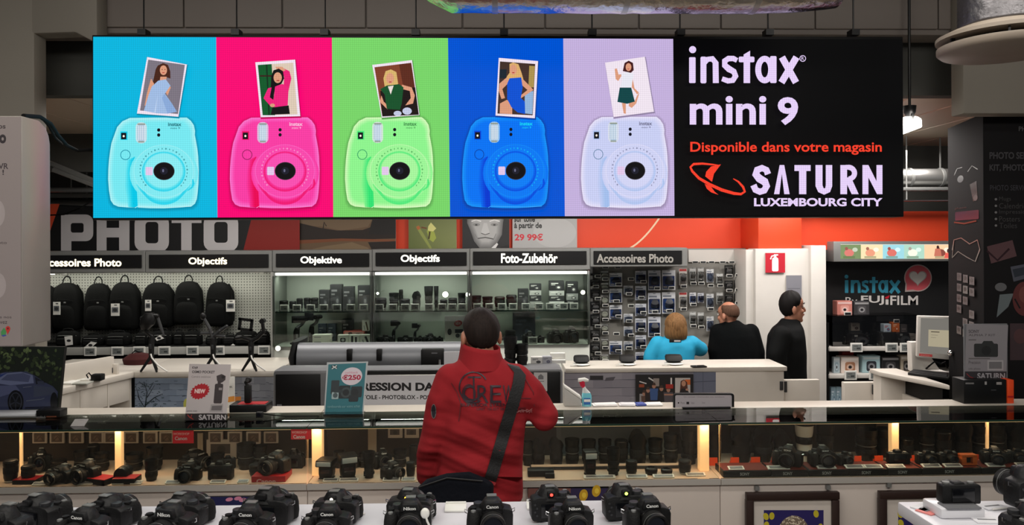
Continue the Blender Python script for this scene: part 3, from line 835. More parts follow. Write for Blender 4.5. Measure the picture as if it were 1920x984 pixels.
CAMB = pm('camera_body_black', (13, 13, 14), 0.5, noise=140, bump=0.12, spec=.35)
CAMG = pm('camera_grip_leather', (9, 9, 9), 0.75, noise=200, bump=0.3, spec=.3)
INK = art_mat('camera_lettering', 0, 0.4)
def dslr_proto(word, lens='kit'):
    """single-lens reflex camera, front towards -y, 130 mm wide"""
    t = thing('slr_camera', 'x', 'camera')
    body = [(-.062, .006), (-.058, 0), (.058, 0), (.064, .008), (.065, .052), (.060, .066), (.040, .071), (-.036, .071), (-.052, .068), (-.062, .058)]
    MB().prism(body, -.024, .026).build('body', CAMB, t, bevel=.005, seg=2)
    MB().rings([((-.048, -.032, .003), (.018, 0, 0), (0, .022, 0)), ((-.048, -.034, .02), (.019, 0, 0), (0, .025, 0)), ((-.047, -.033, .045), (.019, 0, 0), (0, .025, 0)), ((-.047, -.030, .062), (.017, 0, 0), (0, .021, 0)), ((-.047, -.026, .069), (.012, 0, 0), (0, .015, 0))], 20).build('hand_grip', CAMG, t)
    MB().rings([((.006, -.004, .060), (.039, 0, 0), (0, .034, 0)), ((.006, -.006, .074), (.034, 0, 0), (0, .032, 0)), ((.006, -.008, .088), (.027, 0, 0), (0, .028, 0)), ((.006, -.006, .096), (.021, 0, 0), (0, .022, 0)), ((.006, -.004, .099), (.013, 0, 0), (0, .014, 0))], 24).build('pentaprism', CAMB, t, ang=60)
    # flash lid facing the front
    MB().prism([(-.022, .071), (.034, .071), (.026, .093), (-.014, .093)], -.037, -.012).build('flash_cover', CAMB, t, bevel=.004)
    a = Art(lambda x, y, k: Vector((x, -.0374 - k, y)))
    a.text(word, -.011, .0855, .023, .0765, (225, 225, 222), .03); a.build('brand_lettering', INK, t)
    MB().bb(-.008, .020, -.004, .016, .098, .102).build('hot_shoe', GREYM, t, bevel=.001)
    MB().bb(-.006, .018, .020, .034, .074, .090).build('viewfinder_eyepiece', BLACK2, t, bevel=.004)
    MB().lathe([(.0135, .070), (.0135, .080), (.0125, .081)], Matrix.Translation((-.032, .008, 0)), 24).build('mode_dial', DGREY, t)
    MB().lathe([(.007, .066), (.007, .0725), (.005, .0735)], Matrix.Translation((-.047, -.036, 0)), 16).build('shutter_button', GREYM, t)
    MB().lathe([(.009, .069), (.009, .075)], Matrix.Translation((-.047, -.016, 0)), 20).build('control_wheel', BLACK2, t)
    MB().bb(-.026, .036, .026, .029, .010, .052).build('rear_screen', pm('rear_screen_glass', (14, 15, 18), .12), t, bevel=.002)
    for i in range(4):
        MB().cyl((.048 + .006 * (i % 2), .025, .018 + .011 * i), (.048 + .006 * (i % 2), .0285, .018 + .011 * i), .0035, n=12).build('rear_button', DGREY, t)
    for s in (-1, 1):
        MB().tube([(s * .063, 0, .060), (s * .071, 0, .064), (s * .071, 0, .056), (s * .064, 0, .052)], .0015, 6).build('strap_lug', CHROME, t)
    Mx = Matrix.Translation((.006, 0, .037)) @ Matrix.Rotation(R(90), 4, 'X')
    MB().lathe([(.034, .022), (.034, .030), (.032, .034), (.033, .036), (.033, .062), (.034, .064), (.0345, .078), (.033, .080), (.029, .080), (.026, .072)], Mx, 32).build('lens', LENSB, t)
    MB().lathe([(.0337, .040), (.0345, .042), (.0345, .058), (.0337, .060)], Mx, 40).build('zoom_ring', RIBB, t)
    MB().lathe([(.027, .0715), (.02, .0745), (.008, .076)], Mx, 28).build('front_glass', LGLASS, t)
    MB().lathe([(.0347, .0652), (.0347, .0668)], Mx, 32).build('accent_ring', GREYM, t)
    return t
reg('dslr', dslr_proto('Canon'), .13, .102)
reg('dslrn', dslr_proto('Nikon'), .13, .102)
reg('dslrx', dslr_proto('SONY'), .13, .102)

def mirrorless_proto():
    t = thing('compact_camera', 'x', 'camera')
    MB().prism([(-.056, .004), (-.052, 0), (.052, 0), (.057, .005), (.057, .058), (.053, .063), (-.050, .063), (-.056, .058)], -.017, .017).build('body', CAMB, t, bevel=.004)
    MB().rings([((-.044, -.02, .004), (.013, 0, 0), (0, .012, 0)), ((-.044, -.021, .03), (.013, 0, 0), (0, .014, 0)), ((-.044, -.02, .056), (.012, 0, 0), (0, .011, 0))], 16).build('hand_grip', CAMG, t)
    MB().prism([(-.018, .062), (.026, .062), (.018, .080), (-.010, .080)], -.016, .012).build('viewfinder_hump', CAMB, t, bevel=.004)
    MB().lathe([(.010, .062), (.010, .069)], Matrix.Translation((.038, 0, 0)), 20).build('mode_dial', GREYM, t)
    MB().lathe([(.009, .062), (.009, .068)], Matrix.Translation((-.034, 0, 0)), 20).build('exposure_dial', GREYM, t)
    MB().bb(-.036, .030, .017, .020, .008, .052).build('rear_screen', MATS['rear_screen_glass'], t, bevel=.002)
    Mx = Matrix.Translation((.006, 0, .032)) @ Matrix.Rotation(R(90), 4, 'X')
    MB().lathe([(.028, .015), (.028, .022), (.026, .024), (.027, .05), (.025, .052), (.02, .046)], Mx, 28).build('lens', LENSB, t)
    MB().lathe([(.021, .0455), (.012, .048)], Mx, 24).build('front_glass', LGLASS, t)
    return t
reg('compact', mirrorless_proto(), .114, .08)

def flash_proto():
    t = thing('flash_unit', 'x', 'flash')
    MB().bb(-.03, .03, -.022, .022, .0, .006).build('foot_stand', BLACK2, t, bevel=.002)
    MB().prism([(-.026, .006), (.026, .006), (.030, .030), (.030, .072), (.024, .078), (-.024, .078), (-.030, .072), (-.030, .030)], -.022, .024).build('body', BLACK, t, bevel=.004)
    MB().prism([(-.036, .080), (.036, .080), (.038, .088), (.036, .122), (-.036, .122), (-.038, .088)], -.040, .035).build('flash_head', BLACK, t, bevel=.004)
    MB().bb(-.031, .031, -.043, -.0395, .087, .115).build('diffuser_window', pm('flash_diffuser', (190, 190, 186), .2), t, bevel=.002)
    MB().bb(-.020, .020, -.0245, -.0215, .036, .060).build('sensor_window', pm('flash_sensor_dark', (40, 14, 16), .15), t, bevel=.002)
    return t
reg('flash', flash_proto(), .076, .122)

def label_proto(name, wd, ht, face, lines=True):
    t = thing(name, 'x', 'price label')
    MB().bb(-wd / 2, wd / 2, -.004, .006, 0, ht).build('frame', LABELW, t, bevel=.002, seg=1)
    e = min(wd, ht) * .16
    MB().bb(-wd / 2 + e, wd / 2 - e, -.0055, -.0035, e, ht - e).build('display', face, t)
    if lines:
        a = Art(lambda x, y, k: Vector((x * wd, -.0058 - k, y * ht)))
        a.rect(-.26, .70, .1, .62, (70, 74, 72)); a.rect(-.02, .50, .28, .32, (50, 54, 54), False); a.rect(-.26, .42, -.1, .36, (80, 84, 82), False)
        a.build('price_print', ART, t)
    return t
reg('label', label_proto('price_label', .10, .075, LABELD), .10, .075)
reg('tag', label_proto('hook_price_tag', .055, .030, LABELK, False), .055, .030)

def put_on(key, px, wpx, hpx, Y, z, label, rz=0, group=None, sdepth=None, rx=None):
    """stand a piece of stock on the level z so that it takes wpx by hpx photo pixels"""
    st, wd, ht = DIM[key]
    py = P(px, HOR + (CAM_Z - z) * F_PX / Y, Y)
    sx = ms(wpx, Y) / wd; sz = ms(hpx, Y) / ht
    return st.get(label, (py.x, Y, z), rz, (sx, sdepth or sx, sz), group, rx)

CARTONS = {}
def carton(name, label, px, wpx, hpx, Y, z, colr, art=None, dep=None, rz=0, group=None, cat='box', mapper=None):
    """a printed carton with its lid flap and front print"""
    x = P(px, HOR + (CAM_Z - z) * F_PX / Y, Y).x
    wd, ht = ms(wpx, Y), ms(hpx, Y); dp = dep or wd * .7
    t = thing(name, label, cat, (x, Y, z), group)
    k = ('carton', tuple(colr)); nm = 'carton_%d_%d_%d' % tuple(colr)
    t.rotation_euler = (0, 0, 0)
    m = pm(nm, colr, .5)
    def loc(mb, n, mt, **kw):
        o = mb.build(n, mt, None, **kw); o.parent = t; return o
    loc(MB().bb(-wd / 2, wd / 2, 0, dp, 0, ht), 'carton', m, bevel=min(wd, ht) * .02, seg=1)
    loc(MB().bb(-wd / 2 + .002, wd / 2 - .002, .002, dp - .002, ht, ht + .0015), 'lid_flap', m)
    if art:
        a = Art(lambda u, v, k: Vector(((u - .5) * wd, -.0006 - k, (1 - v) * ht)))
        art(a); o = a.build('front_print', ART); o.parent = t
    t.rotation_euler = (0, 0, rz)
    return t

# ================================================================== WALL OF SHELVES
YW, YH = 6.95, 6.5
# ---- signs over the shelves
FASC = pm('fascia_grey', (132, 133, 131), .4, .2)
SIGNK = pm('sign_plate_black', (12, 12, 13), .35)
LIT = art_mat('backlit_letters', 2.2, .4)
HS = [('Accessoires Photo', -60, 271.5, -40, 265, 478.5, 503, 68, 228, 484.5, 499.5, 471, 512, (255, 240, 205), 'black sign with lit words Accessoires Photo, partly behind the white display stand'),
      ('Objectifs', 272, 510, 279, 503, 477, 502, 353.5, 426, 482.5, 499.5, 470, 511, (255, 240, 205), 'black sign reading Objectifs over the backpacks'),
      ('Objektive', 510.5, 697.5, 517, 692, 475, 500, 563.5, 641, 480.5, 497.5, 468.5, 509.5, (255, 250, 235), 'black sign with glowing word Objektive over the first glass cabinet'),
      ('Objectifs', 698, 880.5, 704, 875, 473, 498, 751.5, 824.5, 477.5, 495, 467, 508, (255, 250, 235), 'black sign with glowing word Objectifs over the middle glass cabinet'),
      ('Foto-Zubehör', 881, 1106.5, 887, 1100, 471, 496, 939.5, 1045.5, 475, 493, 465.5, 506.5, (255, 250, 235), 'black sign with glowing words Foto-Zubehör over the third glass cabinet'),
      ('Accessoires Photo', 1107, 1289, 1113, 1279, 470, 495, 1118.5, 1262.5, 476, 492.5, 464.5, 500, (150, 148, 142), 'unlit black sign with grey words Accessoires Photo over the pegboard')]
for (tx, fx0, fx1, sx0, sx1, sy0, sy1, tx0, tx1, ty0, ty1, fy0, fy1, tc, lb) in HS:
    p = P((fx0 + fx1) / 2, fy1, YH)
    t = thing('shelf_sign', lb, 'sign', p)
    MB().pbox(fx0, fy0, fx1, fy1, YH, .45).build('fascia', FASC, t, bevel=.006, seg=1)
    MB().pbox(sx0, sy0, sx1, sy1, YH - .012, .02).build('sign_plate', SIGNK, t, bevel=.002, seg=1)
    a = Art(flat(YH - .012, .003)); a.text(tx, tx0, ty0, tx1, ty1, tc, .026)
    a.build('lettering', ART if tc[0] < 200 else LIT, t)

# ---- backpack bay: pegboard, upright, deck
def peg_mat():
    m = pm('pegboard_grey', (176, 178, 170), .5, noise=3, amt=.03)
    nt = m.node_tree; b = nt.nodes['Principled BSDF']
    tc = nt.nodes['Texture Coordinate']
    sx = nt.nodes.new('ShaderNodeSeparateXYZ'); nt.links.new(tc.outputs['Object'], sx.inputs[0])
    outs = []
    for k in (0, 2):
        d = nt.nodes.new('ShaderNodeMath'); d.operation = 'MULTIPLY'; d.inputs[1].default_value = 1 / .025
        nt.links.new(sx.outputs[k], d.inputs[0])
        f = nt.nodes.new('ShaderNodeMath'); f.operation = 'FRACT'; nt.links.new(d.outputs[0], f.inputs[0])
        s = nt.nodes.new('ShaderNodeMath'); s.operation = 'SUBTRACT'; s.inputs[1].default_value = .5; nt.links.new(f.outputs[0], s.inputs[0])
        q = nt.nodes.new('ShaderNodeMath'); q.operation = 'MULTIPLY'; nt.links.new(s.outputs[0], q.inputs[0]); nt.links.new(s.outputs[0], q.inputs[1])
        outs.append(q)
    ad = nt.nodes.new('ShaderNodeMath'); nt.links.new(outs[0].outputs[0], ad.inputs[0]); nt.links.new(outs[1].outputs[0], ad.inputs[1])
    lt = nt.nodes.new('ShaderNodeMath'); lt.operation = 'LESS_THAN'; lt.inputs[1].default_value = .045; nt.links.new(ad.outputs[0], lt.inputs[0])
    old = b.inputs['Base Color'].links[0].from_socket
    mx = nt.nodes.new('ShaderNodeMix'); mx.data_type = 'RGBA'; mx.inputs[7].default_value = (.08, .08, .075, 1)
    nt.links.new(lt.outputs[0], mx.inputs[0]); nt.links.new(old, mx.inputs[6]); nt.links.new(mx.outputs[2], b.inputs['Base Color'])
    return m
PEG = peg_mat()
ZD = P(300, 650, 6.6).z      # deck of the backpack bay
bay = thing('wall_shelf_unit', 'light grey pegboard shelving bay behind the black backpacks', 'shelving', P(250, 660, 6.8) * 1)
x0, x1 = P(-60, 600, YW).x, P(509, 600, YW).x
MB().bb(x0, x1, YW, YW + .04, 0, P(300, 500, YW).z).build('back_panel', PEG, bay)
MB().bb(P(-60, 0, 6.6).x, P(506, 0, 6.6).x, 6.6, YW, ZD - .02, ZD).build('deck_board', BLACK, bay)
MB().bb(P(-60, 0, 6.6).x, P(506, 0, 6.6).x, 6.585, 6.6, P(300, 664, 6.6).z, ZD).build('deck_edge', pm('deck_edge_grey', (170, 170, 165), .4), bay, bevel=.002)
MB().bb(P(-60, 0, 6.8).x, P(506, 0, 6.8).x, 6.8, 6.85, 0, ZD - .02).build('plinth_panel', BLACK, bay)
MB().bb(P(505, 0, 6.5).x, P(509.5, 0, 6.5).x, 6.5, YW, 0, P(505, 510, 6.5).z).build('upright', pm('upright_grey', (150, 150, 145), .4), bay, bevel=.002)
MB().bb(P(-60, 0, 6.62).x, P(505, 0, 6.62).x, 6.66, 6.69, P(300, 509, 6.62).z, P(300, 507, 6.62).z).build('light_strip', pm('strip_light_glow', (255, 250, 230), .4, emit=3), bay)
area('bay_light', (P(225, 0, 6.7).x, 6.72, P(300, 510, 6.7).z - .01), 2.4, .08, 6.5, (1, .97, .85), (R(14), 0, 0))

# ---- backpacks
def backpack_proto():
    t = thing('backpack', 'x', 'backpack')      # hangs from the origin: handle top at z = 0, 300 mm wide, 450 mm tall
    def se(w, d, z, y=-.07, n=26):
        return w, d, z, y
    prof = [(.02, .02, -.055), (.055, .035, -.06), (.085, .05, -.075), (.112, .06, -.105), (.13, .068, -.15), (.14, .074, -.21), (.145, .078, -.28), (.147, .08, -.35), (.146, .08, -.41), (.138, .074, -.438), (.12, .06, -.448), (.05, .03, -.452)]
    m = MB(); n = 28; vs = []; fs = []
    for w, d, z in prof:
        for i in range(n):
            a = 2 * PI * i / n; c, s = math.cos(a), math.sin(a)
            vs.append((w * math.copysign(abs(c) ** .7, c), -.085 + d * math.copysign(abs(s) ** .7, s), z))
    for k in range(len(prof) - 1):
        for i in range(n):
            j = (i + 1) % n; fs.append((k * n + i, k * n + j, (k + 1) * n + j, (k + 1) * n + i))
    fs += [tuple(range(n)), tuple(range(len(vs) - n, len(vs)))]
    m.add(vs, fs).build('main_body', DARKF, t, ang=80)
    prof = [(.05, .02, -.24), (.085, .032, -.25), (.105, .04, -.28), (.112, .044, -.34), (.112, .044, -.41), (.10, .036, -.435), (.05, .02, -.442)]
    MB().rings([((0, -.145, z), (w, 0, 0), (0, d, 0)) for w, d, z in prof], 24).build('front_pocket', DARKF, t, ang=80)
    MB().tube([(-.04, -.09, -.066), (-.036, -.085, -.03), (-.02, -.08, -.006), (0, -.08, 0), (.02, -.08, -.006), (.036, -.085, -.03), (.04, -.09, -.066)], .006, 8).build('carry_handle', DARKF2, t)
    MB().tube([(-.095, -.155, -.205), (-.05, -.166, -.195), (0, -.17, -.193), (.05, -.166, -.195), (.095, -.155, -.205)], .0028, 6).build('zip', DARKF2, t)
    MB().bb(.012, .034, -.172, -.168, -.222, -.210).build('badge', GREYM, t, bevel=.002)
    for s in (-1, 1):
        MB().tube([(s * .06, -.02, -.075), (s * .11, -.008, -.15), (s * .12, -.008, -.28), (s * .12, -.02, -.41)], .011, 8, .4).build('shoulder_strap', DARKF2, t)
    return t
BP = Stock(backpack_proto())
bps = [(96, 521, .24, 100, 'black backpack half hidden behind the white display stand'), (134.5, 517, .258, 98, 'black backpack with small logo, second in the hanging row'),
       (190.5, 518, .235, 97, 'narrow black backpack with shiny clip loops, hanging third in the row'), (242.5, 515.5, .27, 99, 'black backpack right of the one with shiny loops, white card at its left'),
       (303, 517, .285, 93, 'wide black backpack behind the tallest gimbal stand'), (358.5, 515, .25, 90, 'black backpack hanging second from the right end of the row'),
       (420.5, 516.5, .245, 92, 'slim oval black backpack at the right end of the row, with white card')]
HOOKM = pm('hook_steel', (190, 190, 185), .3, .8)
def hook_proto():
    t = thing('peg_hook', 'x', 'hook')     # tip at the origin, wall at +y .2
    MB().tube([(0, .22, .012), (0, .02, .012), (0, 0, .018), (0, -.006, .03)], .0035, 8).build('arm', HOOKM, t)
    MB().bb(-.035, .035, -.012, -.004, .008, .036).build('label_holder', LABELW, t, bevel=.002)
    MB().bb(-.02, .02, .205, .224, -.01, .03).build('back_plate', HOOKM, t, bevel=.002)
    return t
HK = Stock(hook_proto())
for i, (px, py, wd, hp, lb) in enumerate(bps):
    o = BP.get(lb, P(px, py, YW - .03), R((-6, 0, 8, -4, 3, 5, -12)[i]), (wd / .30, .9, ms(hp, YW) / .452), 'backpacks on the pegboard')
hk = [(88, 'behind the display stand', 512), (124, 'above the second backpack', 512), (182, 'above the narrow backpack', 511.5), (234, 'above the fourth backpack', 511.5), (292, 'above the wide backpack', 511.5), (352, 'above the fifth-hung backpack', 510.5), (414.5, 'above the slim oval backpack', 510)]
for i, ((px, lb, py), b) in enumerate(zip(hk, bps)):
    HK.get('white-fronted steel peg hook ' + lb, P(b[0], b[1] - 4.5, YW - .22), 0, 1, 'peg hooks for backpacks')
HK.get('empty steel peg hook right of the slim backpack', P(477, 513, YW - .22), 0, 1, 'peg hooks for backpacks')
# cards hanging on the packs
def swing_card(px0, py0, px1, py1, Y, lb):
    a = Art(flat(Y, .004)); c = P((px0 + px1) / 2, py1, Y)
    t = thing('hang_card', lb, 'card', c)
    MB().pbox(px0, py0, px1, py1, Y, .003).build('card', LABELW, t)
    w_, h_ = px1 - px0, py1 - py0
    a.rect(px0 + w_ * .12, py0 + h_ * .3, px1 - w_ * .12, py0 + h_ * .72, (96, 100, 104)); a.ell(px0 + w_ * .5, py0 + h_ * .52, w_ * .26, h_ * .14, (40, 42, 44)); a.rect(px0 + w_ * .4, py0 + h_ * .08, px0 + w_ * .75, py0 + h_ * .16, (60, 60, 60), False)
    a.build('card_print', ART, t)
    MB().tube([P((px0 + px1) / 2, py0, Y), P((px0 + px1) / 2 + 3, py0 - 10, Y + .05), P((px0 + px1) / 2 + 2, py0 - 24, Y + .1)], .0015, 5).build('string', CABLEB, t)
YB = YW - .20
swing_card(99.5, 566, 113, 590, YB, 'white product card left of the second backpack')
swing_card(208, 569, 224, 592, YB, 'white product card between the narrow and the fourth backpack')
swing_card(272, 562, 283.5, 583, YB, 'white product card at the left edge of the wide backpack')
swing_card(424, 562, 440.5, 584, YB, 'white product card on the slim oval backpack')

# ---- padded camera bags on the deck
def bag_proto():
    t = thing('camera_bag', 'x', 'bag')      # 170 mm wide, 130 mm tall
    prof = [(.078, .05, 0), (.085, .058, .012), (.085, .06, .06), (.08, .058, .09), (.066, .05, .112), (.04, .03, .122)]
    m = MB(); n = 28; vs = []; fs = []
    for w, d, z in prof:
        for i in range(n):
            a = 2 * PI * i / n; c, s = math.cos(a), math.sin(a)
            vs.append((w * math.copysign(abs(c) ** .55, c), d * math.copysign(abs(s) ** .55, s), z))
    for k in range(len(prof) - 1):
        for i in range(n):
            j = (i + 1) % n; fs.append((k * n + i, k * n + j, (k + 1) * n + j, (k + 1) * n + i))
    fs += [tuple(range(n)), tuple(range(len(vs) - n, len(vs)))]
    m.add(vs, fs).build('body', DARKF, t, ang=80)
    MB().rings([((0, -.062, .008), (.055, 0, 0), (0, .01, 0)), ((0, -.066, .02), (.06, 0, 0), (0, .014, 0)), ((0, -.064, .06), (.058, 0, 0), (0, .012, 0)), ((0, -.058, .07), (.05, 0, 0), (0, .006, 0))], 20).build('front_pocket', DARKF2, t)
    MB().tube([(-.045, 0, .112), (-.035, 0, .136), (0, 0, .142), (.035, 0, .136), (.045, 0, .112)], .006, 8).build('carry_handle', DARKF2, t)
    MB().tube([(-.08, -.03, .085), (-.05, -.056, .088), (0, -.061, .09), (.05, -.056, .088), (.08, -.03, .085)], .0025, 6).build('zip', GREYM, t)
    return t
reg('bag', bag_proto(), .175, .142)
YG = 6.74
for px, wp, hp, lb in ((128, 40, 31, 'black camera bag with white card, leftmost on the deck under the backpacks'), (176, 40, 22, 'low black camera pouch with white hang tag, under the narrow backpack'),
                       (223, 44, 27, 'black camera bag under the fourth backpack'), (267, 26, 26, 'small black pouch between two bags left of the tallest gimbal'), (304, 40, 30, 'black camera bag with white tag, behind the tallest gimbal stand'),
                       (336, 20, 28, 'slim black pouch right of the tallest gimbal stand'), (362, 34, 29, 'black camera bag with handle, under the fifth-hung backpack'), (402, 30, 20, 'low black pouch behind the second gimbal stand'),
                       (432, 28, 20, 'flat black pouch left of the phone gimbal'), (462, 42, 28, 'black camera bag behind the phone gimbal'), (494, 24, 28, 'black camera bag next to the first glass cabinet')):
    put_on('bag', px, wp, hp, YG, ZD, lb, 0, 'camera bags on the deck')
def paper_tag(pts, Y, lb):
    a = Art(flat(Y, .002)); a.poly(pts, (236, 235, 230)); cx = sum(p[0] for p in pts) / 4; cy = sum(p[1] for p in pts) / 4
    a.ell(cx, cy, 4, 2.4, (40, 40, 42))
    t = a.build('paper_tag', ART); tag(t, lb, 'tag')
paper_tag([(121, 631), (136, 629), (137, 646), (123, 648)], YG - .085, 'white paper tag on the leftmost camera bag')
paper_tag([(158, 651), (171, 640), (182, 642), (168, 655)], YG - .085, 'tilted white tag on the low pouch under the narrow backpack')
paper_tag([(291, 634), (300, 628), (308, 634), (294, 639)], YG - .085, 'crumpled white tag on the bag behind the tallest gimbal')
paper_tag([(429, 650), (437, 644), (445, 650), (438, 656)], YG - .085, 'white diamond-shaped tag left of the phone gimbal')
for px, lb in ((169, 'below the narrow backpack'), (220, 'below the fourth backpack'), (261, 'just left of the tallest gimbal'), (308, 'just right of the tallest gimbal'), (361, 'below the fifth-hung backpack'), (410, 'beside the second gimbal'), (495, 'at its right end, by the glass cabinet')):
    p = P(px, 665, 6.575)
    DIM['label'][0].get('white-framed price label on the deck edge ' + lb, (p.x, 6.575, P(300, 666, 6.575).z), 0, (1.0, 1, 1.0), 'price labels on the backpack bay')

# ---- glass cabinets
GBACK = pm('cabinet_back_grey', (150, 156, 146), .5, noise=2)
CABW = pm('cabinet_base_white', (196, 198, 190), .45)
ZS = P(800, 583, YH).z; ZC = P(800, 648, YH).z
cabs = [(511, 697, 'first glass cabinet from the backpacks, below the word Objektive'), (698.5, 880, 'middle glass cabinet below the lit word Objectifs'), (881.5, 1106, 'third glass cabinet, beside the pegboard of accessories')]
for x0p, x1p, lb in cabs:
    xa, xb = P(x0p, 600, YH).x, P(x1p, 600, YH).x
    zt = P(800, 509, YH).z
    t = thing('glass_cabinet', lb, 'cabinet', ((xa + xb) / 2, YH + .2, 0))
    MB().bb(xa, xb, YH + .02, YW, 0, ZC).build('base', CABW, t, bevel=.004)
    MB().bb(xa, xb, YW - .02, YW, ZC, zt).build('back_panel', GBACK, t)
    for x in (xa + .008, xb - .008):
        MB().bb(x - .008, x + .008, YH + .004, YH + .03, ZC, zt).build('frame_post', GREYM, t, bevel=.002)
    for x in (xa + .004, xb - .004):
        MB().bb(x - .003, x + .003, YH + .03, YW - .02, ZC, zt).build('glass_side', GLASS, t)
    MB().bb(xa + .01, xb - .01, YH + .03, YW - .03, ZS - .008, ZS).build('glass_shelf', GLASS, t)
    MB().bb(xa + .01, xb - .01, YH + .022, YH + .029, ZS - .01, ZS + .001).build('shelf_edge', EDGEG, t)
    MB().bb(xa + .002, xb - .002, YH - .006, YH, ZC + .002, zt - .03).build('glass_door', GLASS, t)
    MB().bb(xa + .02, xb - .02, YH + .01, YH + .05, zt - .028, zt - .004).build('strip_light', pm('cabinet_strip_glow', (255, 255, 245), .4, emit=.8), t, bevel=.004)
    area('cabinet_light', ((xa + xb) / 2, YH + .12, zt - .03), xb - xa - .1, .08, 3.4, (1, 1, .92), (R(10), 0, 0))
glint_glow = pm('painted_glint_glow', (255, 255, 240), .3, emit=7, ecol=(255, 250, 225))
def glint_bead(px, py, Y, lb, r=.02):  # added glowing beads where lamps only reflect in the cabinet glass
    p = P(px, py, Y); t = thing('cabinet_added_glint', lb, 'glint', p)
    MB().ell(p, (r, r * .6, r), 14, 8).build('glowing_bead', glint_glow, t)
    MB().cyl((p.x, p.y + .004, p.z), (p.x, p.y + .05, p.z), r * 1.05, r * .7).build('housing', CHROME, t)
    MB().cyl((p.x, p.y + .045, p.z), (p.x, YW, p.z), .004, n=8).build('stem', CHROME, t)
glint_bead(835, 552, 6.55, 'brightest small round added glint inside the middle glass cabinet', .024)
glint_bead(877, 552, 6.54, 'small round added glint at the right edge of the middle glass cabinet', .017)
glint_bead(1093, 548, 6.55, 'small round added glint at the right end of the third glass cabinet', .018)
glint_bead(521, 653, 6.46, 'small round added glint at the foot of the first glass cabinet', .02)
glint_bead(708, 550, 6.55, 'faint round added glint at the left edge of the middle glass cabinet', .010)

# upper glass shelf: lenses, boxes, labels
YS = 6.72
def row(items, Y, z, place, grp):
    seq = {}
    for it in items:
        key, px, wp, hp = it[:4]; nm = it[4]
        put_on(key, px, wp, hp, Y, z, nm + ', ' + place, it[5] if len(it) > 5 else random.uniform(-.3, .3), grp)
bk = lambda nm, c: (lambda px, wp, hp, Y, z, lb, **k: carton(nm, lb, px, wp, hp, Y, z, c, **k))
dbox = bk('lens_box', (24, 24, 26)); gbox = bk('lens_box', (92, 94, 92))
def boxprint(c1=(150, 150, 150), c2=(60, 62, 66)):
    def f(a):
        a.rect(.12, .2, .6, .28, c1); a.rect(.12, .36, .4, .42, c1, False); a.ell(.62, .66, .2, .2, c2); a.ell(.62, .66, .1, .1, c1)
    return f
p1 = 'upper shelf of the first glass cabinet'
row([('short', 532, 17, 17, 'stubby black lens at the left end'), ('short', 549, 13, 16, 'small black lens, second from the left'), ('short', 562, 12, 21, 'black lens, third from the left'), ('short', 576, 13, 22, 'black lens, fourth from the left'), ('short', 590, 14, 22, 'black lens, fifth from the left')], YS, ZS, p1, 'lenses in the first glass cabinet')
for px, wp, hp, lb in ((608, 20, 36, 'left of the three tall'), (630, 22, 46, 'middle of the three tall'), (653, 21, 42, 'right of the three tall')):
    dbox(px, wp, hp, YS, ZS, lb + ' black lens boxes in the first glass cabinet', art=boxprint((90, 90, 92), (40, 40, 44)))
dbox(682, 22, 44, YS, ZS, 'black lens box at the right end of the first cabinet\'s upper shelf', art=boxprint((110, 110, 110), (50, 50, 54)))
p2 = 'upper shelf of the middle glass cabinet'
row([('short', 715, 20, 21, 'wide black lens at the left end'), ('zoom', 739, 19, 30, 'black zoom lens, second from the left'), ('short', 760, 18, 19, 'short black lens, third from the left'), ('petal', 781, 17, 33, 'black hooded lens with tan rim'), ('tele', 804, 17, 42, 'tall black lens at the middle'), ('short', 832, 14, 17, 'short black lens under the bright added glint'), ('short', 849, 17, 20, 'black lens second from the right'), ('zoom', 866, 15, 29, 'black zoom lens at the right end')], YS, ZS, p2, 'lenses in the middle glass cabinet')
row([('short', 752, 8, 34, 'thin dark lens standing back'), ('tele', 818, 9, 40, 'thin grey lens standing back')], YS + .12, ZS, p2, 'lenses in the middle glass cabinet')
p3 = 'upper shelf of the third glass cabinet'
row([('zoom', 893, 20, 24, 'black zoom lens at the left end'), ('zoom', 914, 20, 22, 'black zoom lens, second from the left'), ('short', 937, 20, 22, 'black lens, third from the left'), ('short', 959, 20, 25, 'wide black lens, fourth from the left')], YS, ZS, p3, 'lenses in the third glass cabinet')
dbox(981, 20, 36, YS, ZS, 'tall black lens box right of the lenses, third glass cabinet', art=boxprint((90, 90, 90), (40, 40, 44)))
z_ = ZS
for i, (hp, c, lb) in enumerate(((12, (128, 130, 126), 'lowest grey box'), (11, (24, 24, 26), 'black middle box'), (9, (140, 142, 138), 'light grey third box'), (12, (26, 26, 28), 'black top box'))):
    carton('lens_box', lb + ' of the left stack in the third glass cabinet', 1004, 22, hp, YS, z_, c, boxprint((170, 170, 165), (60, 60, 62))); z_ += ms(hp, YS) + .002
z_ = ZS
for i, (hp, c, lb) in enumerate(((12, (170, 172, 168), 'lowest pale box'), (10, (30, 30, 32), 'black second box'), (9, (150, 152, 148), 'grey third box'), (18, (22, 22, 24), 'black tall top box'))):
    carton('lens_box', lb + ' of the wide stack in the third glass cabinet', 1044, 28, hp, YS, z_, c, boxprint((190, 190, 185), (60, 60, 62))); z_ += ms(hp, YS) + .002
z_ = ZS
for i, (hp, c, lb) in enumerate(((14, (26, 26, 28), 'lowest black box'), (12, (120, 122, 120), 'grey middle box'), (22, (20, 20, 22), 'black top box'))):
    carton('lens_box', lb + ' of the right-hand stack in the third glass cabinet', 1073, 22, hp, YS, z_, c, boxprint((190, 190, 185), (60, 60, 62))); z_ += ms(hp, YS) + .002
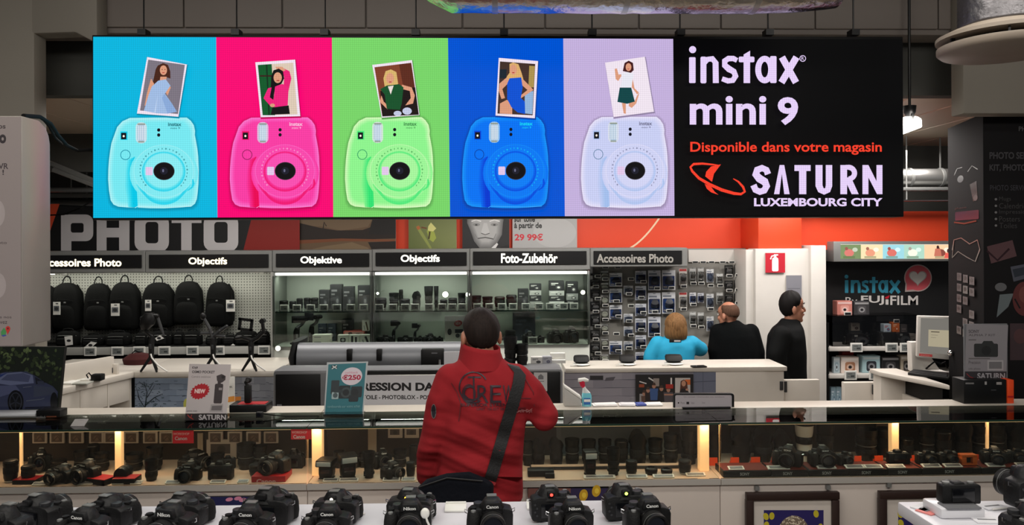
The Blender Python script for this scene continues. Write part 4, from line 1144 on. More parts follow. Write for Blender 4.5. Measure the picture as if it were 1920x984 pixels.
for g, xs, lb in ((0, (532, 556, 582, 606.5, 631, 657.5, 681.5), 'first'), (1, (711, 736.5, 759.5, 778, 804, 829, 848, 866.5), 'middle'), (2, (895, 918, 941, 962, 986, 1011, 1032, 1057, 1076.5), 'third')):
    for i, px in enumerate(xs):
        z0 = ZS + .002; p = P(px, 580, YH + .05)
        DIM['label'][0].get('white-framed price label, %s from left on the %s glass cabinet shelf' % (ORD[i + 1], lb), (p.x, YH + .06, z0), 0, (ms(15.5, YH) / .1, 1, ms(12, YH) / .075), 'price labels in the glass cabinets')

# lower deck: gimbals, boxes, cameras
def gimbal_proto():
    t = thing('phone_gimbal', 'x', 'gimbal')     # 300 mm tall
    MB().cyl((0, 0, .0), (0, 0, .012), .035, n=20).build('foot', BLACK, t)
    MB().limb([(0, 0, .012), (0, 0, .12), (.004, 0, .15)], [.016, .017, .015]).build('grip', BLACK2, t)
    MB().limb([(.004, 0, .16), (.03, .01, .19), (.045, .01, .235)], [.013, .011, .012]).build('motor_arm', DGREY, t)
    MB().cyl((.045, -.02, .245), (.045, .03, .245), .02, n=18).build('roll_motor', BLACK, t)
    MB().bb(-.03, .04, -.03, -.022, .215, .285).build('phone_clamp', BLACK, t, bevel=.006)
    MB().bb(-.006, .006, -.018, -.014, .06, .10).build('control_pad', MGREY, t, bevel=.002)
    return t
reg('gimbal', gimbal_proto(), .10, .29)
YD2 = 6.68
put_on('gimbal', 556, 34, 54, YD2, ZC, 'dark camera gimbal at the left of the first glass cabinet\'s lower deck', .4, 'gimbals in the glass cabinets')
put_on('gimbal', 584, 30, 58, YD2 + .05, ZC, 'taller grey-armed gimbal, second on the first glass cabinet\'s lower deck', -.5, 'gimbals in the glass cabinets')
def pic(cbg, cfg, kind=0):
    def f(a):
        a.rect(.06, .06, .94, .94, cbg)
        if kind == 0: a.rrect(.25, .3, .75, .75, .1, cfg); a.ell(.5, .52, .14, .15, (200, 200, 200))
        elif kind == 1: a.rect(.22, .2, .42, .9, cfg); a.rect(.58, .2, .76, .9, cfg, False); a.ell(.32, .2, .1, .12, cfg)
        else: a.line([(.5, .15), (.6, .4), (.78, .95)], .2, cfg); a.line([(.25, .5), (.35, .9)], .12, (150, 150, 150))
    return f
z1 = ZC
carton('product_box', 'flat white box, lower of two on the first glass cabinet\'s deck', 602, 32, 9, YD2 - .05, z1, (214, 212, 200), lambda a: a.rect(.1, .4, .5, .6, (120, 120, 120)))
carton('product_box', 'flat white box, upper of two on the first glass cabinet\'s deck', 602, 32, 8, YD2 - .05, z1 + ms(9, YD2) + .002, (224, 222, 212), lambda a: a.rect(.1, .4, .5, .6, (140, 140, 140)))
for px, k, c, lb in ((643, 0, (40, 40, 44), 'white box picturing a small dark camera, first glass cabinet'), (664, 1, (34, 34, 36), 'white box picturing two dark sticks, first glass cabinet'), (685, 2, (34, 34, 38), 'white box picturing a dark slanting handle, first glass cabinet')):
    carton('product_box', lb, px, 20, 17, YD2 - .05, z1, (226, 224, 216), pic((230, 228, 222), c, k))
carton('product_box', 'red-topped box behind the white boxes, first glass cabinet', 664, 40, 20, YD2 + .1, z1, (196, 90, 80), pic((200, 150, 140), (80, 60, 60), 1))
carton('product_box', 'small white box on the red-topped one with a brown stick, first glass cabinet', 686, 14, 20, YD2 + .1, z1 + ms(20, YD2 + .1) + .002, (214, 210, 200), pic((220, 216, 206), (90, 70, 50), 2))
carton('product_box', 'dark box in the middle back of the first glass cabinet\'s deck', 651, 20, 40, YD2 + .17, z1, (22, 24, 28), boxprint())
for px, lb in ((604, 'left of two'), (622, 'right of two')):
    carton('blister_box', lb + ' blue-grey clear boxes in the first glass cabinet\'s back', px, 15, 32, YD2 + .17, z1, (84, 98, 118), boxprint((170, 176, 190), (50, 56, 70)))
put_on('gimbal', 738, 20, 44, YD2, ZC, 'slim dark gimbal at the left of the middle glass cabinet\'s deck', .2, 'gimbals in the glass cabinets')
put_on('gimbal', 778, 16, 38, YD2, ZC, 'slim dark gimbal at the middle of the middle glass cabinet\'s deck', -.2, 'gimbals in the glass cabinets')
row([('compact', 722, 30, 17, 'black camera at the left end'), ('compact', 760, 28, 16, 'dark camera between the two slim gimbals'), ('compact', 787, 18, 15, 'small dark camera right of the second slim gimbal'), ('dslr', 806, 24, 20, 'black camera'), ('compact', 824, 14, 14, 'small black camera next to the white card')], YD2 - .04, ZC, 'deck of the middle glass cabinet', 'cameras in the glass cabinets')
row([('dslr', 992, 26, 22, 'black camera at the left'), ('dslrn', 1040, 30, 26, 'black camera in the middle'), ('dslr', 1070, 30, 30, 'large black camera at the right end'), ('compact', 1012, 18, 14, 'small black camera'), ('short', 957, 20, 24, 'dark lens behind the man in red')], YD2 - .04, ZC, 'deck of the third glass cabinet', 'cameras in the glass cabinets')
p = P(999, 648, YH + .05)
DIM['label'][0].get('white-framed price label on the lower deck of the third glass cabinet', (p.x, YH + .06, ZC), 0, (.8, 1, .8), 'price labels in the glass cabinets')
carton('product_box', 'dark blue box at the back of the third glass cabinet\'s deck', 983, 42, 50, YD2 + .1, ZC, (30, 36, 46), boxprint((60, 66, 80), (20, 24, 30)))
# white card with a red badge standing in the middle cabinet
t = thing('display_card', 'white card with red oval badge standing in the middle glass cabinet', 'card', P(855, 640, 6.6))
MB().pbox(834, 592, 878, 640.5, 6.6, .01).build('card', LABELW, t)
a = Art(flat(6.6, .002)); a.ell(859, 606, 7.5, 5.5, (196, 40, 44), rot=-.3); a.text('NEW', 854, 603, 864, 609, (240, 230, 225), .02, lift=True)
a.ell(843, 622, 4, 6, (50, 52, 56)); a.rect(853, 617, 868, 624, (50, 56, 66)); a.ell(858, 629, 4, 4, (60, 64, 70)); a.ell(872, 614, 3, 3, (90, 90, 90)); a.build('card_print', ART, t)

# ================================================================== PEGBOARD OF ACCESSORIES
YP = 6.95
pw_ = thing('pegboard_wall', 'grey pegboard wall full of hanging blister packs at the right of the glass cabinets', 'pegboard', P(1250, 690, YP))
MB().bb(P(1107, 0, YP).x, P(1396, 0, YP).x, YP, YP + .04, 0, P(1250, 466, YP).z).build('board', pm('accessory_board_grey', (128, 126, 120), .6, noise=6), pw_)
MB().bb(P(1289, 0, YP - .02).x, P(1387, 0, YP - .02).x, YP - .02, YP - .001, P(1300, 491, YP).z, P(1300, 468, YP).z).build('blank_panel', WHITE2, pw_)
for px in (1108.5, 1394):
    p = P(px, 600, YP - .01); MB().bb(p.x - .012, p.x + .012, YP - .03, YP, 0, P(px, 470, YP).z).build('slotted_upright', SILVER, pw_)
def pack_proto(kind):
    t = thing('blister_pack', 'x', 'package')    # hangs from z = 0, unit 100 mm wide 130 mm tall
    pal = {'blue': ((222, 224, 228), (44, 84, 160), (30, 40, 60)), 'navy': ((210, 214, 222), (34, 62, 124), (20, 26, 44)), 'pale': ((206, 208, 210), (150, 166, 196), (70, 80, 100)),
           'black': ((20, 20, 22), (40, 40, 42), (100, 100, 100)), 'clear': ((176, 178, 176), (140, 142, 140), (70, 70, 66)), 'ring': ((120, 120, 116), (70, 74, 60), (180, 184, 170)), 'red': ((200, 196, 190), (180, 60, 60), (60, 60, 60))}[kind]
    base = pm('pack_card_' + kind, pal[0], .35)
    MB().bb(-.05, .05, -.002, .002, -.13, 0).build('backing_card', base, t)
    a = Art(lambda x, y, k: Vector((x * .1, -.0024 - k, -y * .13)))
    if kind in ('blue', 'navy', 'pale'):
        a.rect(-.44, .30, .44, .94, pal[1]); a.rect(-.44, .14, .2, .22, (120, 128, 140), False); a.rect(-.40, .80, -.1, .9, pal[0]); a.rect(.02, .80, .4, .84, pal[0], False)
    elif kind == 'black':
        a.rect(-.4, .12, .4, .3, (90, 90, 88)); a.rect(-.3, .8, .3, .9, (130, 130, 128), False)
    elif kind == 'red':
        a.rect(-.44, .02, .44, .16, pal[1]); a.rect(-.3, .75, .3, .85, (120, 120, 118), False)
    else:
        a.rect(-.42, .1, .42, .2, (210, 212, 210)); a.rect(-.4, .86, .4, .95, (90, 92, 90), False)
    a.rect(-.10, .03, .10, .055, (60, 62, 64)); a.build('card_print', ART, t)
    if kind in ('ring', 'pale'):
        MB().lathe([(.022, 0), (.036, .0), (.038, .008), (.034, .012), (.024, .012), (.022, .006)], Matrix.Translation((0, -.003, -.075)) @ Matrix.Rotation(R(90), 4, 'X'), 24).build('packed_ring', pm('pack_goods_' + kind, pal[2], .3), t)
    else:
        MB().rings([((.004, -.003, -.095), (.030, 0, 0), (0, 0, .0001)), ((.004, -.012, -.075), (.034, 0, 0), (0, .008, .016)), ((.004, -.014, -.06), (.03, 0, 0), (0, .008, .012)), ((.004, -.004, -.045), (.02, 0, 0), (0, .002, .004))], 16).build('packed_goods', pm('pack_goods_' + kind, pal[2], .3), t)
    m = MB().bb(-.042, .042, -.022, -.003, -.118, -.035)
    m.build('blister_shell', ACRYL, t, bevel=.006)
    return t
PK = {k: Stock(pack_proto(k)) for k in ('blue', 'navy', 'pale', 'black', 'clear', 'ring', 'red')}
zp = lambda X, Y: (1100 + X / 4.1, 460 + Y / 4.1)
colsP = [('leftmost', 65, 72, 'black', [(215, 232), (262, 312), (340, 405), (432, 505), (530, 620), (650, 720), (745, 828), (850, 905)], [240, 320, 413, 512, 625, 725, 833]),
         ('second', 138, 62, 'ring', [(195, 252), (285, 348), (378, 455), (484, 564), (600, 668), (712, 782), (835, 885)], [262, 357, 465, 573, 677, 790, 890]),
         ('third', 223, 98, 'blue', [(212, 315), (332, 440), (458, 566), (735, 836)], [303, 432, 548, 683, 815]),
         ('fourth', 320, 72, 'pale', [(310, 376), (525, 592), (622, 696), (736, 806)], [262, 376, 468, 585, 695, 793]),
         ('fifth', 415, 84, 'navy', [(196, 290), (312, 420), (448, 542), (560, 666), (690, 795), (820, 905)], [283, 405, 522, 652, 783]),
         ('sixth', 520, 96, 'navy', [(192, 345), (364, 526), (548, 704)], [333, 513, 690]),
         ('seventh', 630, 102, 'blue', [(190, 342), (360, 524)], [330, 505]),
         ('eighth', 740, 62, 'red', [(178, 306), (360, 480)], [318, 493]),
         ('ninth', 815, 50, 'clear', [(170, 280), (362, 450), (510, 605)], [296, 458, 622]),
         ('tenth', 876, 48, 'clear', [(170, 280), (365, 440), (515, 608)], [296, 632]),
         ('eleventh', 948, 56, 'pale', [(182, 285), (372, 480), (545, 660)], [312, 492]),
         ('twelfth', 1022, 52, 'clear', [(216, 292), (362, 450)], [312]),
         ('thirteenth', 1092, 66, 'black', [(152, 228), (270, 338), (372, 430)], [237, 350]),
         ('fourteenth', 1160, 56, 'black', [(150, 224), (268, 336), (370, 436), (468, 545)], [232, 345, 445, 557])]
for cn, X, Wd, kind, packs, labs in colsP:
    for i, (ya, yb) in enumerate(packs):
        x, y = zp(X, ya)
        kk = kind
        if cn == 'ninth' and i == 1: kk = 'blue'
        if cn == 'tenth' and i == 1: kk = 'navy'
        desc = {'black': 'dark', 'ring': 'clear round-lidded', 'blue': 'blue and white', 'navy': 'navy blue', 'pale': 'pale small', 'clear': 'clear plastic', 'red': 'red-topped white'}[kk]
        o = PK[kk].get('%s blister pack, %s from top in the %s column of the pegboard' % (desc, ORD[i + 1], cn), P(x, y, YP - .045), R(random.uniform(-4, 4)), (ms(Wd / 4.1, YP) / .1, 1, ms((yb - ya) / 4.1, YP) / .13), 'blister packs on the pegboard')
    for i, yl in enumerate(labs):
        x, y = zp(X + (22 if Wd > 66 and i % 2 == 0 else 6), yl + 8)
        DIM['tag'][0].get('small white hook tag, %s from top in the %s pegboard column' % (ORD[i + 1], cn), P(x, y, YP - .11), 0, (1, 1, .92), 'hook tags on the pegboard')
for i, X in enumerate((145, 240, 835, 895, 960, 1045, 1115, 1185)):
    x, y = zp(X, 178 if i < 2 else 137)
    DIM['tag'][0].get('dark-faced hook tag, %s from the left along the top of the pegboard' % ORD[i + 1], P(x, y, YP - .11), 0, (1, 1, .7), 'hook tags on the pegboard')
# one rod behind each hook tag
rods = [o for o in COL.objects if o.name.startswith('hook_price_tag')]
rod_me = MB().tube([(0, .006, .012), (0, .115, .012)], .0025, 6).build('hook_rod', HOOKM)
first = True
for r_ in rods:
    o = rod_me if first else rod_me.copy()
    if not first: COL.objects.link(o)
    first = False
    o.parent = r_

# ================================================================== SIGNS ON THE ORANGE BAND
def printed(name, label, cat, x0, y0, x1, y1, Y, paint, mat=None, thick=.02, edge=None, group=None):
    t = thing(name, label, cat, P((x0 + x1) / 2, y1, Y), group)
    MB().pbox(x0, y0, x1, y1, Y, thick).build('board', edge or WHITE2, t)
    a = Art(flat(Y, .0008)); paint(a); a.build('print', mat or ART, t)
    return t
YO = 7.03
ph = thing('photo_sign', 'big black sign with white word PHOTO and red slanting ends above the backpacks', 'sign', P(260, 470, 7.0))
a_ = [P(x, y, 7.0) for x, y in ((20, 380), (560, 402), (560, 471), (20, 474))]
MB().prism([(p.x, p.z) for p in a_], 7.0, 7.08).build('panel', BLACK, ph)
A = Art(flat(7.0, .001))
A.poly([(20, 383), (560, 402), (560, 471), (20, 474)], (20, 20, 22)); A.poly([(60, 383), (112, 382), (80, 473), (20, 473)], (236, 84, 48))
A.poly([(475, 396), (562, 400), (562, 470), (456, 471)], (150, 30, 22))
LW = (226, 222, 224); KK = (20, 20, 22)
A.rrect(116, 402, 175, 452, 14, LW); A.rect(114.5, 402.5, 134, 471, LW); A.rrect(133, 418, 157, 436, 4, KK)
A.rect(181.5, 402.5, 200, 471, LW); A.rect(223.5, 402.5, 243, 471, LW, False); A.rect(199, 427, 225, 445, LW)
A.rrect(252.5, 402, 317, 471.5, 17, LW); A.rrect(273, 416, 297, 456, 6, KK)
A.rect(322, 402.5, 378, 418, LW); A.rect(340, 418, 359.5, 471, LW)
A.rrect(382, 402, 447, 471, 17, LW); A.rrect(402, 416, 427, 455, 6, KK)
A.build('lettering', ART, ph)
def land(a):
    a.poly([(562, 404), (742, 404), (742, 469), (562, 470)], (112, 88, 64)); a.poly([(562, 408), (700, 408), (690, 425), (640, 432), (600, 424), (562, 424)], (126, 104, 80))
    a.poly([(562, 418), (600, 427), (632, 432), (680, 431), (712, 420), (742, 416), (742, 447), (562, 452)], (36, 24, 18)); a.poly([(700, 406), (742, 404), (742, 440), (690, 440)], (24, 20, 18))
    a.poly([(562, 450), (640, 447), (742, 449), (742, 453), (640, 452), (562, 457)], (130, 74, 44)); a.poly([(612, 461), (660, 454), (690, 464), (695, 470), (570, 470)], (134, 112, 84)); a.poly([(690, 454), (742, 452), (742, 469), (698, 470)], (30, 22, 18))
    a.line([(606, 428), (608, 416), (612, 424)], 2, (40, 26, 20))
printed('canvas_print', 'brown landscape canvas print with lake and dark hills, above the word Objektive', 'print', 562, 403, 742, 470, YO, land)
def bud(a):
    a.raw([(766, 403), (856, 403), (856, 468), (766, 468)], [(0, 1, 2, 3)], [(112, 122, 70), (124, 132, 84), (132, 140, 86), (98, 110, 58)])
    a.line([(782, 424), (792, 440), (808, 466)], [5, 6, 4], (150, 160, 84)); a.line([(783, 424), (786, 430)], 6, (190, 110, 60)); a.poly([(803, 424), (808, 417), (818, 428), (812, 434), (802, 432)], (226, 222, 140)); a.poly([(800, 432), (814, 434), (818, 446), (812, 454), (804, 448)], (168, 180, 80)); a.line([(790, 426), (800, 428)], 2.5, (120, 70, 40)); a.line([(806, 434), (804, 448)], 3, (70, 60, 30))
printed('canvas_print', 'green canvas print of a pale flower bud, above the middle word Objectifs', 'print', 766, 403, 856, 468.5, YO, bud)
def oldman(a):
    a.rect(867, 402, 955, 468, (34, 34, 36)); a.poly([(868, 468), (900, 462), (930, 466), (955, 458), (955, 468)], (20, 20, 22)); a.poly([(918, 466), (930, 452), (934, 458), (928, 467)], (226, 226, 226))
    for k in range(6):
        f = 1 - .07 * k
        a.poly([(911 + (x - 911) * f, 430 + (y - 430) * f) for x, y in ((876, 402), (946, 402), (943, 418), (941, 440), (933, 454), (920, 466), (900, 466), (889, 452), (882, 432), (876, 418))], mixc((112, 112, 112), (182, 182, 182), k / 5))
    a.ell(893, 421, 7, 3, (146, 146, 146)); a.ell(927, 421, 7, 3, (146, 146, 146), False); a.ell(893, 421.5, 2.4, 1.4, (60, 60, 60)); a.ell(927, 421.5, 2.4, 1.4, (60, 60, 60), False)
    a.line([(884, 415), (893, 412), (902, 415)], 2.4, (230, 230, 230)); a.line([(918, 415), (927, 412), (937, 415)], 2.4, (230, 230, 230), False)
    a.poly([(907, 418), (913, 418), (918, 436), (910, 440), (902, 436)], (200, 200, 200)); a.line([(902, 437), (910, 440), (918, 437)], 1.4, (80, 80, 80)); a.line([(896, 447), (910, 445), (925, 448)], 2, (84, 84, 84)); a.line([(890, 438), (896, 448)], 1.2, (130, 130, 130)); a.line([(930, 438), (925, 450)], 1.2, (130, 130, 130), False)
    for y in (405, 408, 411): a.line([(892, y), (910, y - 1), (930, y)], .8, (150, 150, 150))
printed('canvas_print', 'black and white canvas portrait of an old man, above the words Foto-Zubehör', 'print', 867, 402, 955, 468, YO, oldman)
def price(a):
    a.rect(961, 401, 1082, 467, (176, 176, 176)); a.ell(1040, 436, 40, 28, (186, 186, 186))
    a.text('sur toile', 964, 404, 1003, 416, (24, 24, 24), .03); a.text('à partir de', 964, 417, 1016, 431, (24, 24, 24), .03, lift=False); a.text('29 99€', 965, 438, 1018, 451, (206, 40, 56), .03, lift=False)
printed('canvas_print', 'grey canvas panel reading sur toile, à partir de and 29 99€, beside the old man', 'print', 961, 401, 1082, 467, YO, price)
for (x0, x1, lb) in ((742.5, 765.5, 'red strip between the landscape and the flower bud prints'), (856.5, 866.5, 'narrow red strip between the flower bud and the old man prints')):
    pass
t = MB().prism([(P(x, y, YO - .01).x, P(x, y, YO - .01).z) for x, y in ((530, 408), (540, 407), (540, 417), (531, 418))], YO - .022, YO - .012).build('yellow_tag', pm('yellow_paper', (214, 190, 60), .6))
tag(t, 'small yellow tag hanging under the screen by the red slanting end', 'tag')

# fire extinguisher sign and grey notice on the partition
def ext(a):
    a.rect(1435, 474, 1472, 511, (186, 24, 44)); a.rrect(1447.5, 486, 1459.5, 508.5, 2.5, (240, 236, 234)); a.ell(1453.5, 486, 5.8, 4, (240, 236, 234)); a.rect(1451.5, 478, 1455.5, 482.5, (240, 236, 234))
    a.line([(1456, 478), (1447, 480), (1444.5, 486)], 2.4, (240, 236, 234)); a.rect(1451, 476.5, 1459, 479, (240, 236, 234))
printed('extinguisher_sign', 'red square sign with white fire extinguisher symbol on the white partition', 'sign', 1435, 474, 1472, 511, 6.53, ext, thick=.012)
printed('wall_notice', 'grey notice on the white partition above the man in profile', 'notice', 1474, 516, 1503, 562, 6.53, lambda a: (a.rect(1474, 516, 1503, 562, (126, 126, 134)), a.rect(1477, 540, 1500, 541.5, (100, 100, 108))), thick=.008)

# ================================================================== STANDS AT BOTH EDGES
YT = 2.6
st = thing('display_stand', 'white free-standing display board at the left edge with printed words', 'display stand', (P(-160, 0, YT).x, YT + .1, 0))
z0, z1 = P(40, 650, YT).z, P(40, 217, YT).z
xr = P(40, 0, YT).x; xl = P(-330, 0, YT).x
MB().prism([(0, z0), (.166, z0), (.166, z1 - .075), (.158, z1 - .045), (.14, z1 - .02), (.10, z1), (0, z1)], -xr, -xl, Matrix.Translation((0, YT, 0)) @ Matrix.Rotation(R(90), 4, 'Z')).build('board', pm('stand_white_metal', (150, 144, 138), .35, .1), st, bevel=.006)
MB().bb(P(-260, 0, YT).x, P(-150, 0, YT).x, YT + .04, YT + .12, 0, z0 + .02).build('post', GREYM, st, bevel=.005)
MB().bb(P(-330, 0, YT).x, P(-90, 0, YT).x, YT - .1, YT + .3, 0, .02).build('foot_plate', GREYM, st, bevel=.004)
A = Art(flat(YT, .0012))
A.rect(-300, 219, 40, 648, (140, 130, 128)); INKD = (58, 48, 52)
A.text('photos', -32, 232, 11, 244, INKD, .02); A.text('o', -1, 252, 12, 269, (40, 32, 36), .05, lift=False); A.text('de VR', -20, 306, 16, 317, INKD, .02, lift=False); A.text('le !', -14, 318, 8, 328, INKD, .02, lift=False); A.text('photo', -16, 452, 13, 459, INKD, lift=False); A.text('images nos', -24, 592, 22, 598, INKD, lift=False); A.text('retrouvez', -26, 601, 14, 607, INKD, lift=False)
A.ell(-6, 400, 16, 26, (160, 150, 149)); A.ell(-4, 535, 16, 24, (160, 150, 149), False)
A.poly([(2, 622), (8, 614), (13, 621), (11, 628), (3, 629)], (70, 140, 80)); A.poly([(3, 628), (11, 627), (13, 629), (6, 631)], (60, 80, 150)); A.ell(15.5, 616, 4.4, 5, (188, 50, 46)); A.poly([(11.5, 618), (19.5, 618), (15, 627)], (188, 50, 46)); A.ell(15.5, 615.5, 1.7, 1.9, (110, 26, 24))
A.build('poster', ART, st)

# dark tower on the right with faint pictures
N = P(1843, 212, 4.45); Fp = P(1780, 240, 5.04); zt = N.z
tw = thing('display_tower', 'dark grey advertising tower at the right edge with faint pictures and dim lettering', 'display stand', (N.x + .5, 4.8, 0))
nr = P(2080, 212, 4.45)
MB().slab([(N.x, N.y), (nr.x, N.y), (nr.x, 5.06), (Fp.x, 5.06), (Fp.x, Fp.y)], 0, zt).build('tower_body', pm('tower_dark', (27, 26, 27), .7, noise=3, spec=.1), tw, bevel=.004)
zb_ = 1.0
A = Art(quad_map((Fp.x, Fp.y, zt), (N.x, N.y, zt), (N.x, N.y, zb_), (Fp.x, Fp.y, zb_), 63, 560), .0004)
for (x, y, r_, c) in ((22, 115, 6, (88, 88, 92)),): A.ell(x, y, r_, r_ * 1.2, c)
A.line([(10, 104), (16, 92), (26, 92)], 1.4, (84, 84, 84)); A.line([(36, 104), (44, 94), (54, 104)], 1.4, (84, 84, 84)); A.poly([(40, 130), (52, 126), (54, 160), (46, 165)], (66, 60, 62)); A.ell(50, 158, 4, 6, (92, 90, 90))
A.rrect(12, 182, 56, 200, 2, (44, 48, 66)); A.text('photo', 12, 172, 34, 178, (66, 64, 64)); A.line([(10, 203), (30, 207), (52, 203)], 3, (80, 56, 50))
A.line([(6, 262), (10, 240), (24, 236), (40, 248), (54, 240)], 2, (96, 92, 88)); A.line([(6, 278), (18, 264), (34, 274), (50, 282), (58, 258)], 2, (96, 92, 88)); A.line([(10, 240), (6, 278)], 1.2, (96, 92, 88)); A.line([(54, 240), (58, 258)], 1.2, (96, 92, 88), False)
for i in range(3):
    for j in range(6):
        if (i + j) % 5 == 4: continue
        x, y = 16 + 13 * i, 308 + 22 * j + 2 * i
        A.rect(x, y, x + 9, y + 16, (104, 96, 94) if (i * j) % 2 else (88, 76, 78)); A.ell(x + 4, y + 7, 2.6, 4, (62, 44, 44))
A.build('side_print', ARTG, tw)
A = Art(flat(4.45, .001)); DG = (72, 70, 72)
A.text('PHOTO', 1910, 237, 1950, 246, (96, 94, 96), .01); A.text('PHOTO SERVICE', 1855, 285, 1954, 298, DG, .03, lift=False); A.text('KIT, PHOTOS ET', 1855, 308, 1948, 322, DG, .03, lift=False); A.text('PHOTO SERVICE ET', 1856, 347, 1945, 357, (62, 60, 64), .01, lift=False)
for i, tx in enumerate(('Mugs', 'Calendriers', 'Impressions', 'Posters', 'Toiles')):
    y = 373.5 + 12.3 * i
    A.ell(1867, y, 2.4, 2.2, (120, 118, 118)); A.text(tx, 1873, y - 5, 1873 + 5.6 * len(tx), y + 5, (64, 62, 62), lift=False)
A.poly([(1850, 462), (1898, 450), (1906, 480), (1858, 494)], (92, 66, 68)); A.line([(1850, 470), (1870, 488), (1892, 466)], 4, (50, 30, 34)); A.poly([(1894, 500), (1926, 494), (1930, 520), (1900, 528)], (80, 82, 92)); A.poly([(1898, 505), (1922, 500), (1924, 514), (1902, 520)], (48, 52, 60)); A.ell(1876, 538, 11, 8, (100, 100, 102)); A.poly([(1874, 552), (1900, 550), (1890, 575), (1868, 595)], (104, 112, 114)); A.ell(1920, 560, 22, 32, (94, 48, 46)); A.ell(1922, 552, 12, 16, (112, 66, 60)); A.line([(1902, 560), (1912, 578)], 3, (30, 22, 22)); A.rect(1893, 606, 1960, 675, (68, 54, 56)); A.ell(1912, 630, 12, 14, (84, 58, 58))
A.build('front_print', ARTG, tw)
# price card and boxes in front of it
def pcard(a):
    a.poly([(1812, 607), (1890, 609), (1886, 712), (1808, 711)], (138, 134, 138)); a.text('SONY', 1816, 618, 1836, 624, (70, 64, 68), .02); a.text('ALPHA 7 KIT', 1816, 626, 1866, 630, (80, 74, 78), .01, lift=False); a.rect(1816, 636, 1830, 638, (96, 92, 94), False)
    a.rrect(1826, 644, 1871, 669, 3, (44, 46, 46)); a.poly([(1840, 645), (1844, 639), (1860, 639), (1864, 645)], (44, 46, 46)); a.ell(1849, 657, 9, 9, (30, 32, 32)); a.rect(1816, 671, 1856, 673, (100, 96, 98)); a.text('Precision', 1816, 676, 1838, 682, (86, 80, 84), .0); a.text('info photo', 1816, 689, 1838, 694, (86, 80, 84), lift=False)
    a.rect(1851, 675, 1881, 694, (166, 162, 164)); a.rect(1854, 678, 1878, 691, (112, 110, 112)); a.poly([(1809, 696), (1887, 696), (1886, 712), (1808, 711)], (50, 46, 50)); a.text('SATURN', 1832, 699, 1884, 710, (158, 154, 158), .03); a.line([(1812, 700), (1818, 706), (1826, 709)], 1.6, (130, 44, 50))
printed('price_card', 'grey price card with camera picture leaning at the dark tower, SATURN strip below', 'price card', 1808, 607, 1889, 712, 4.22, pcard, thick=.008, edge=MGREY)
t = thing('carton_box', 'black camera box on the case top under the price card at the dark tower', 'box', (P(1845, 770, 4.16).x, 4.2, 1.085))
MB().bb(P(1804, 0, 4.16).x, P(1884, 0, 4.16).x, 4.16, 4.27, 1.087, P(1845, 712, 4.16).z).build('carton', BLACK, t, bevel=.003)
A = Art(flat(4.16, .001)); A.rect(1810, 717, 1826, 720, (120, 118, 118)); A.rect(1846, 715, 1850, 721, (160, 158, 156), False); A.rect(1868, 716, 1878, 721, (150, 146, 144), False); A.rect(1858, 730, 1868, 732, (60, 60, 62), False); A.build('front_print', ARTG, t)
t = thing('orange_box', 'slim orange box standing beside the black camera box at the dark tower', 'box', (P(1891, 770, 4.16).x, 4.2, 1.085))
MB().bb(P(1885.5, 0, 4.16).x, P(1898, 0, 4.16).x, 4.16, 4.26, 1.087, P(1890, 712, 4.16).z).build('carton', ORANGE, t, bevel=.003)
MB().bb(P(1886.5, 0, 4.157).x, P(1897, 0, 4.157).x, 4.157, 4.16, P(1890, 745, 4.16).z, P(1890, 742, 4.16).z).build('seal_strip', RED, t)

# ================================================================== INSTANT CAMERA BOOTH
YK = 6.9
def bprint(a):
    a.rect(1549, 485, 1800, 602, (24, 24, 25)); BL = (62, 160, 190)
    x0 = 1583; s = 1.0
    a.ell(1587, 518.5, 3.6, 3.6, BL); a.rrect(1584, 525, 1590.5, 549, 1, BL); a.rrect(1595, 525, 1601, 549, 1, BL); a.line([(1598, 532), (1603, 527.5), (1608, 527.5), (1610.5, 532), (1611, 549)], 5.5, BL)
    a.line([(1628, 529), (1623, 527.5), (1618, 529.5), (1618.5, 534), (1625, 538), (1627, 543), (1623, 547), (1615, 545)], 5.2, BL)
    a.rect(1635, 519, 1641, 549, BL); a.rect(1630, 525.5, 1646, 530.5, BL); a.ring(1655, 537, 8.5, 12, 5.2, BL); a.rect(1659, 525, 1665, 549, BL); a.line([(1669, 526), (1686, 549)], 6, BL); a.line([(1686, 526), (1669, 549)], 6, BL)
    a.ell(1721, 521, 26, 25.5, (196, 180, 176)); a.poly([(1698, 520), (1696.5, 547), (1718, 546)], (196, 180, 176)); a.ell(1721, 521, 24, 23.5, (228, 98, 108)); a.poly([(1700, 524), (1699.5, 544), (1716, 542)], (228, 98, 108))
    H = []
    for i in range(40):
        u = 2 * PI * i / 40
        H.append((1720.5 + 16 * math.sin(u) ** 3 * .92, 520 - (13 * math.cos(u) - 5 * math.cos(2 * u) - 2 * math.cos(3 * u) - math.cos(4 * u)) * .86))
    a.poly([(1720.5 + (x - 1720.5) * 1.14, 521 + (y - 521) * 1.14) for x, y in H], (200, 190, 186)); a.poly(H, (240, 236, 230))
    a.text('By', 1585, 557, 1607, 575, (226, 222, 218)); a.text('FUJ', 1614, 554, 1657, 571.5, (226, 222, 218), .02); a.text('FILM', 1669, 554, 1721, 571.5, (226, 222, 218), .02, lift=False); a.rrect(1660, 561, 1665.5, 571, .8, (226, 222, 218)); a.poly([(1659, 557), (1668, 553), (1666, 559), (1660, 560)], (206, 30, 50))
bk_ = thing('booth_backboard', 'black board with blue instax lettering, pink heart bubble and white By FUJIFILM', 'sign board', P(1660, 600, YK))
MB().pbox(1548, 484, 1800, 602, YK, .05).build('board', BLACK, bk_)
A = Art(flat(YK, .001)); bprint(A); A.build('print', ART, bk_)
lb_ = thing('picture_lightbox', 'lit grey-framed lightbox with a strip of holiday photos above the booth', 'lightbox', P(1680, 487, 6.62))
MB().pbox(1563, 452, 1800, 490, 6.62, .25).build('housing', FASC, lb_, bevel=.006)
A = Art(flat(6.62, .001))
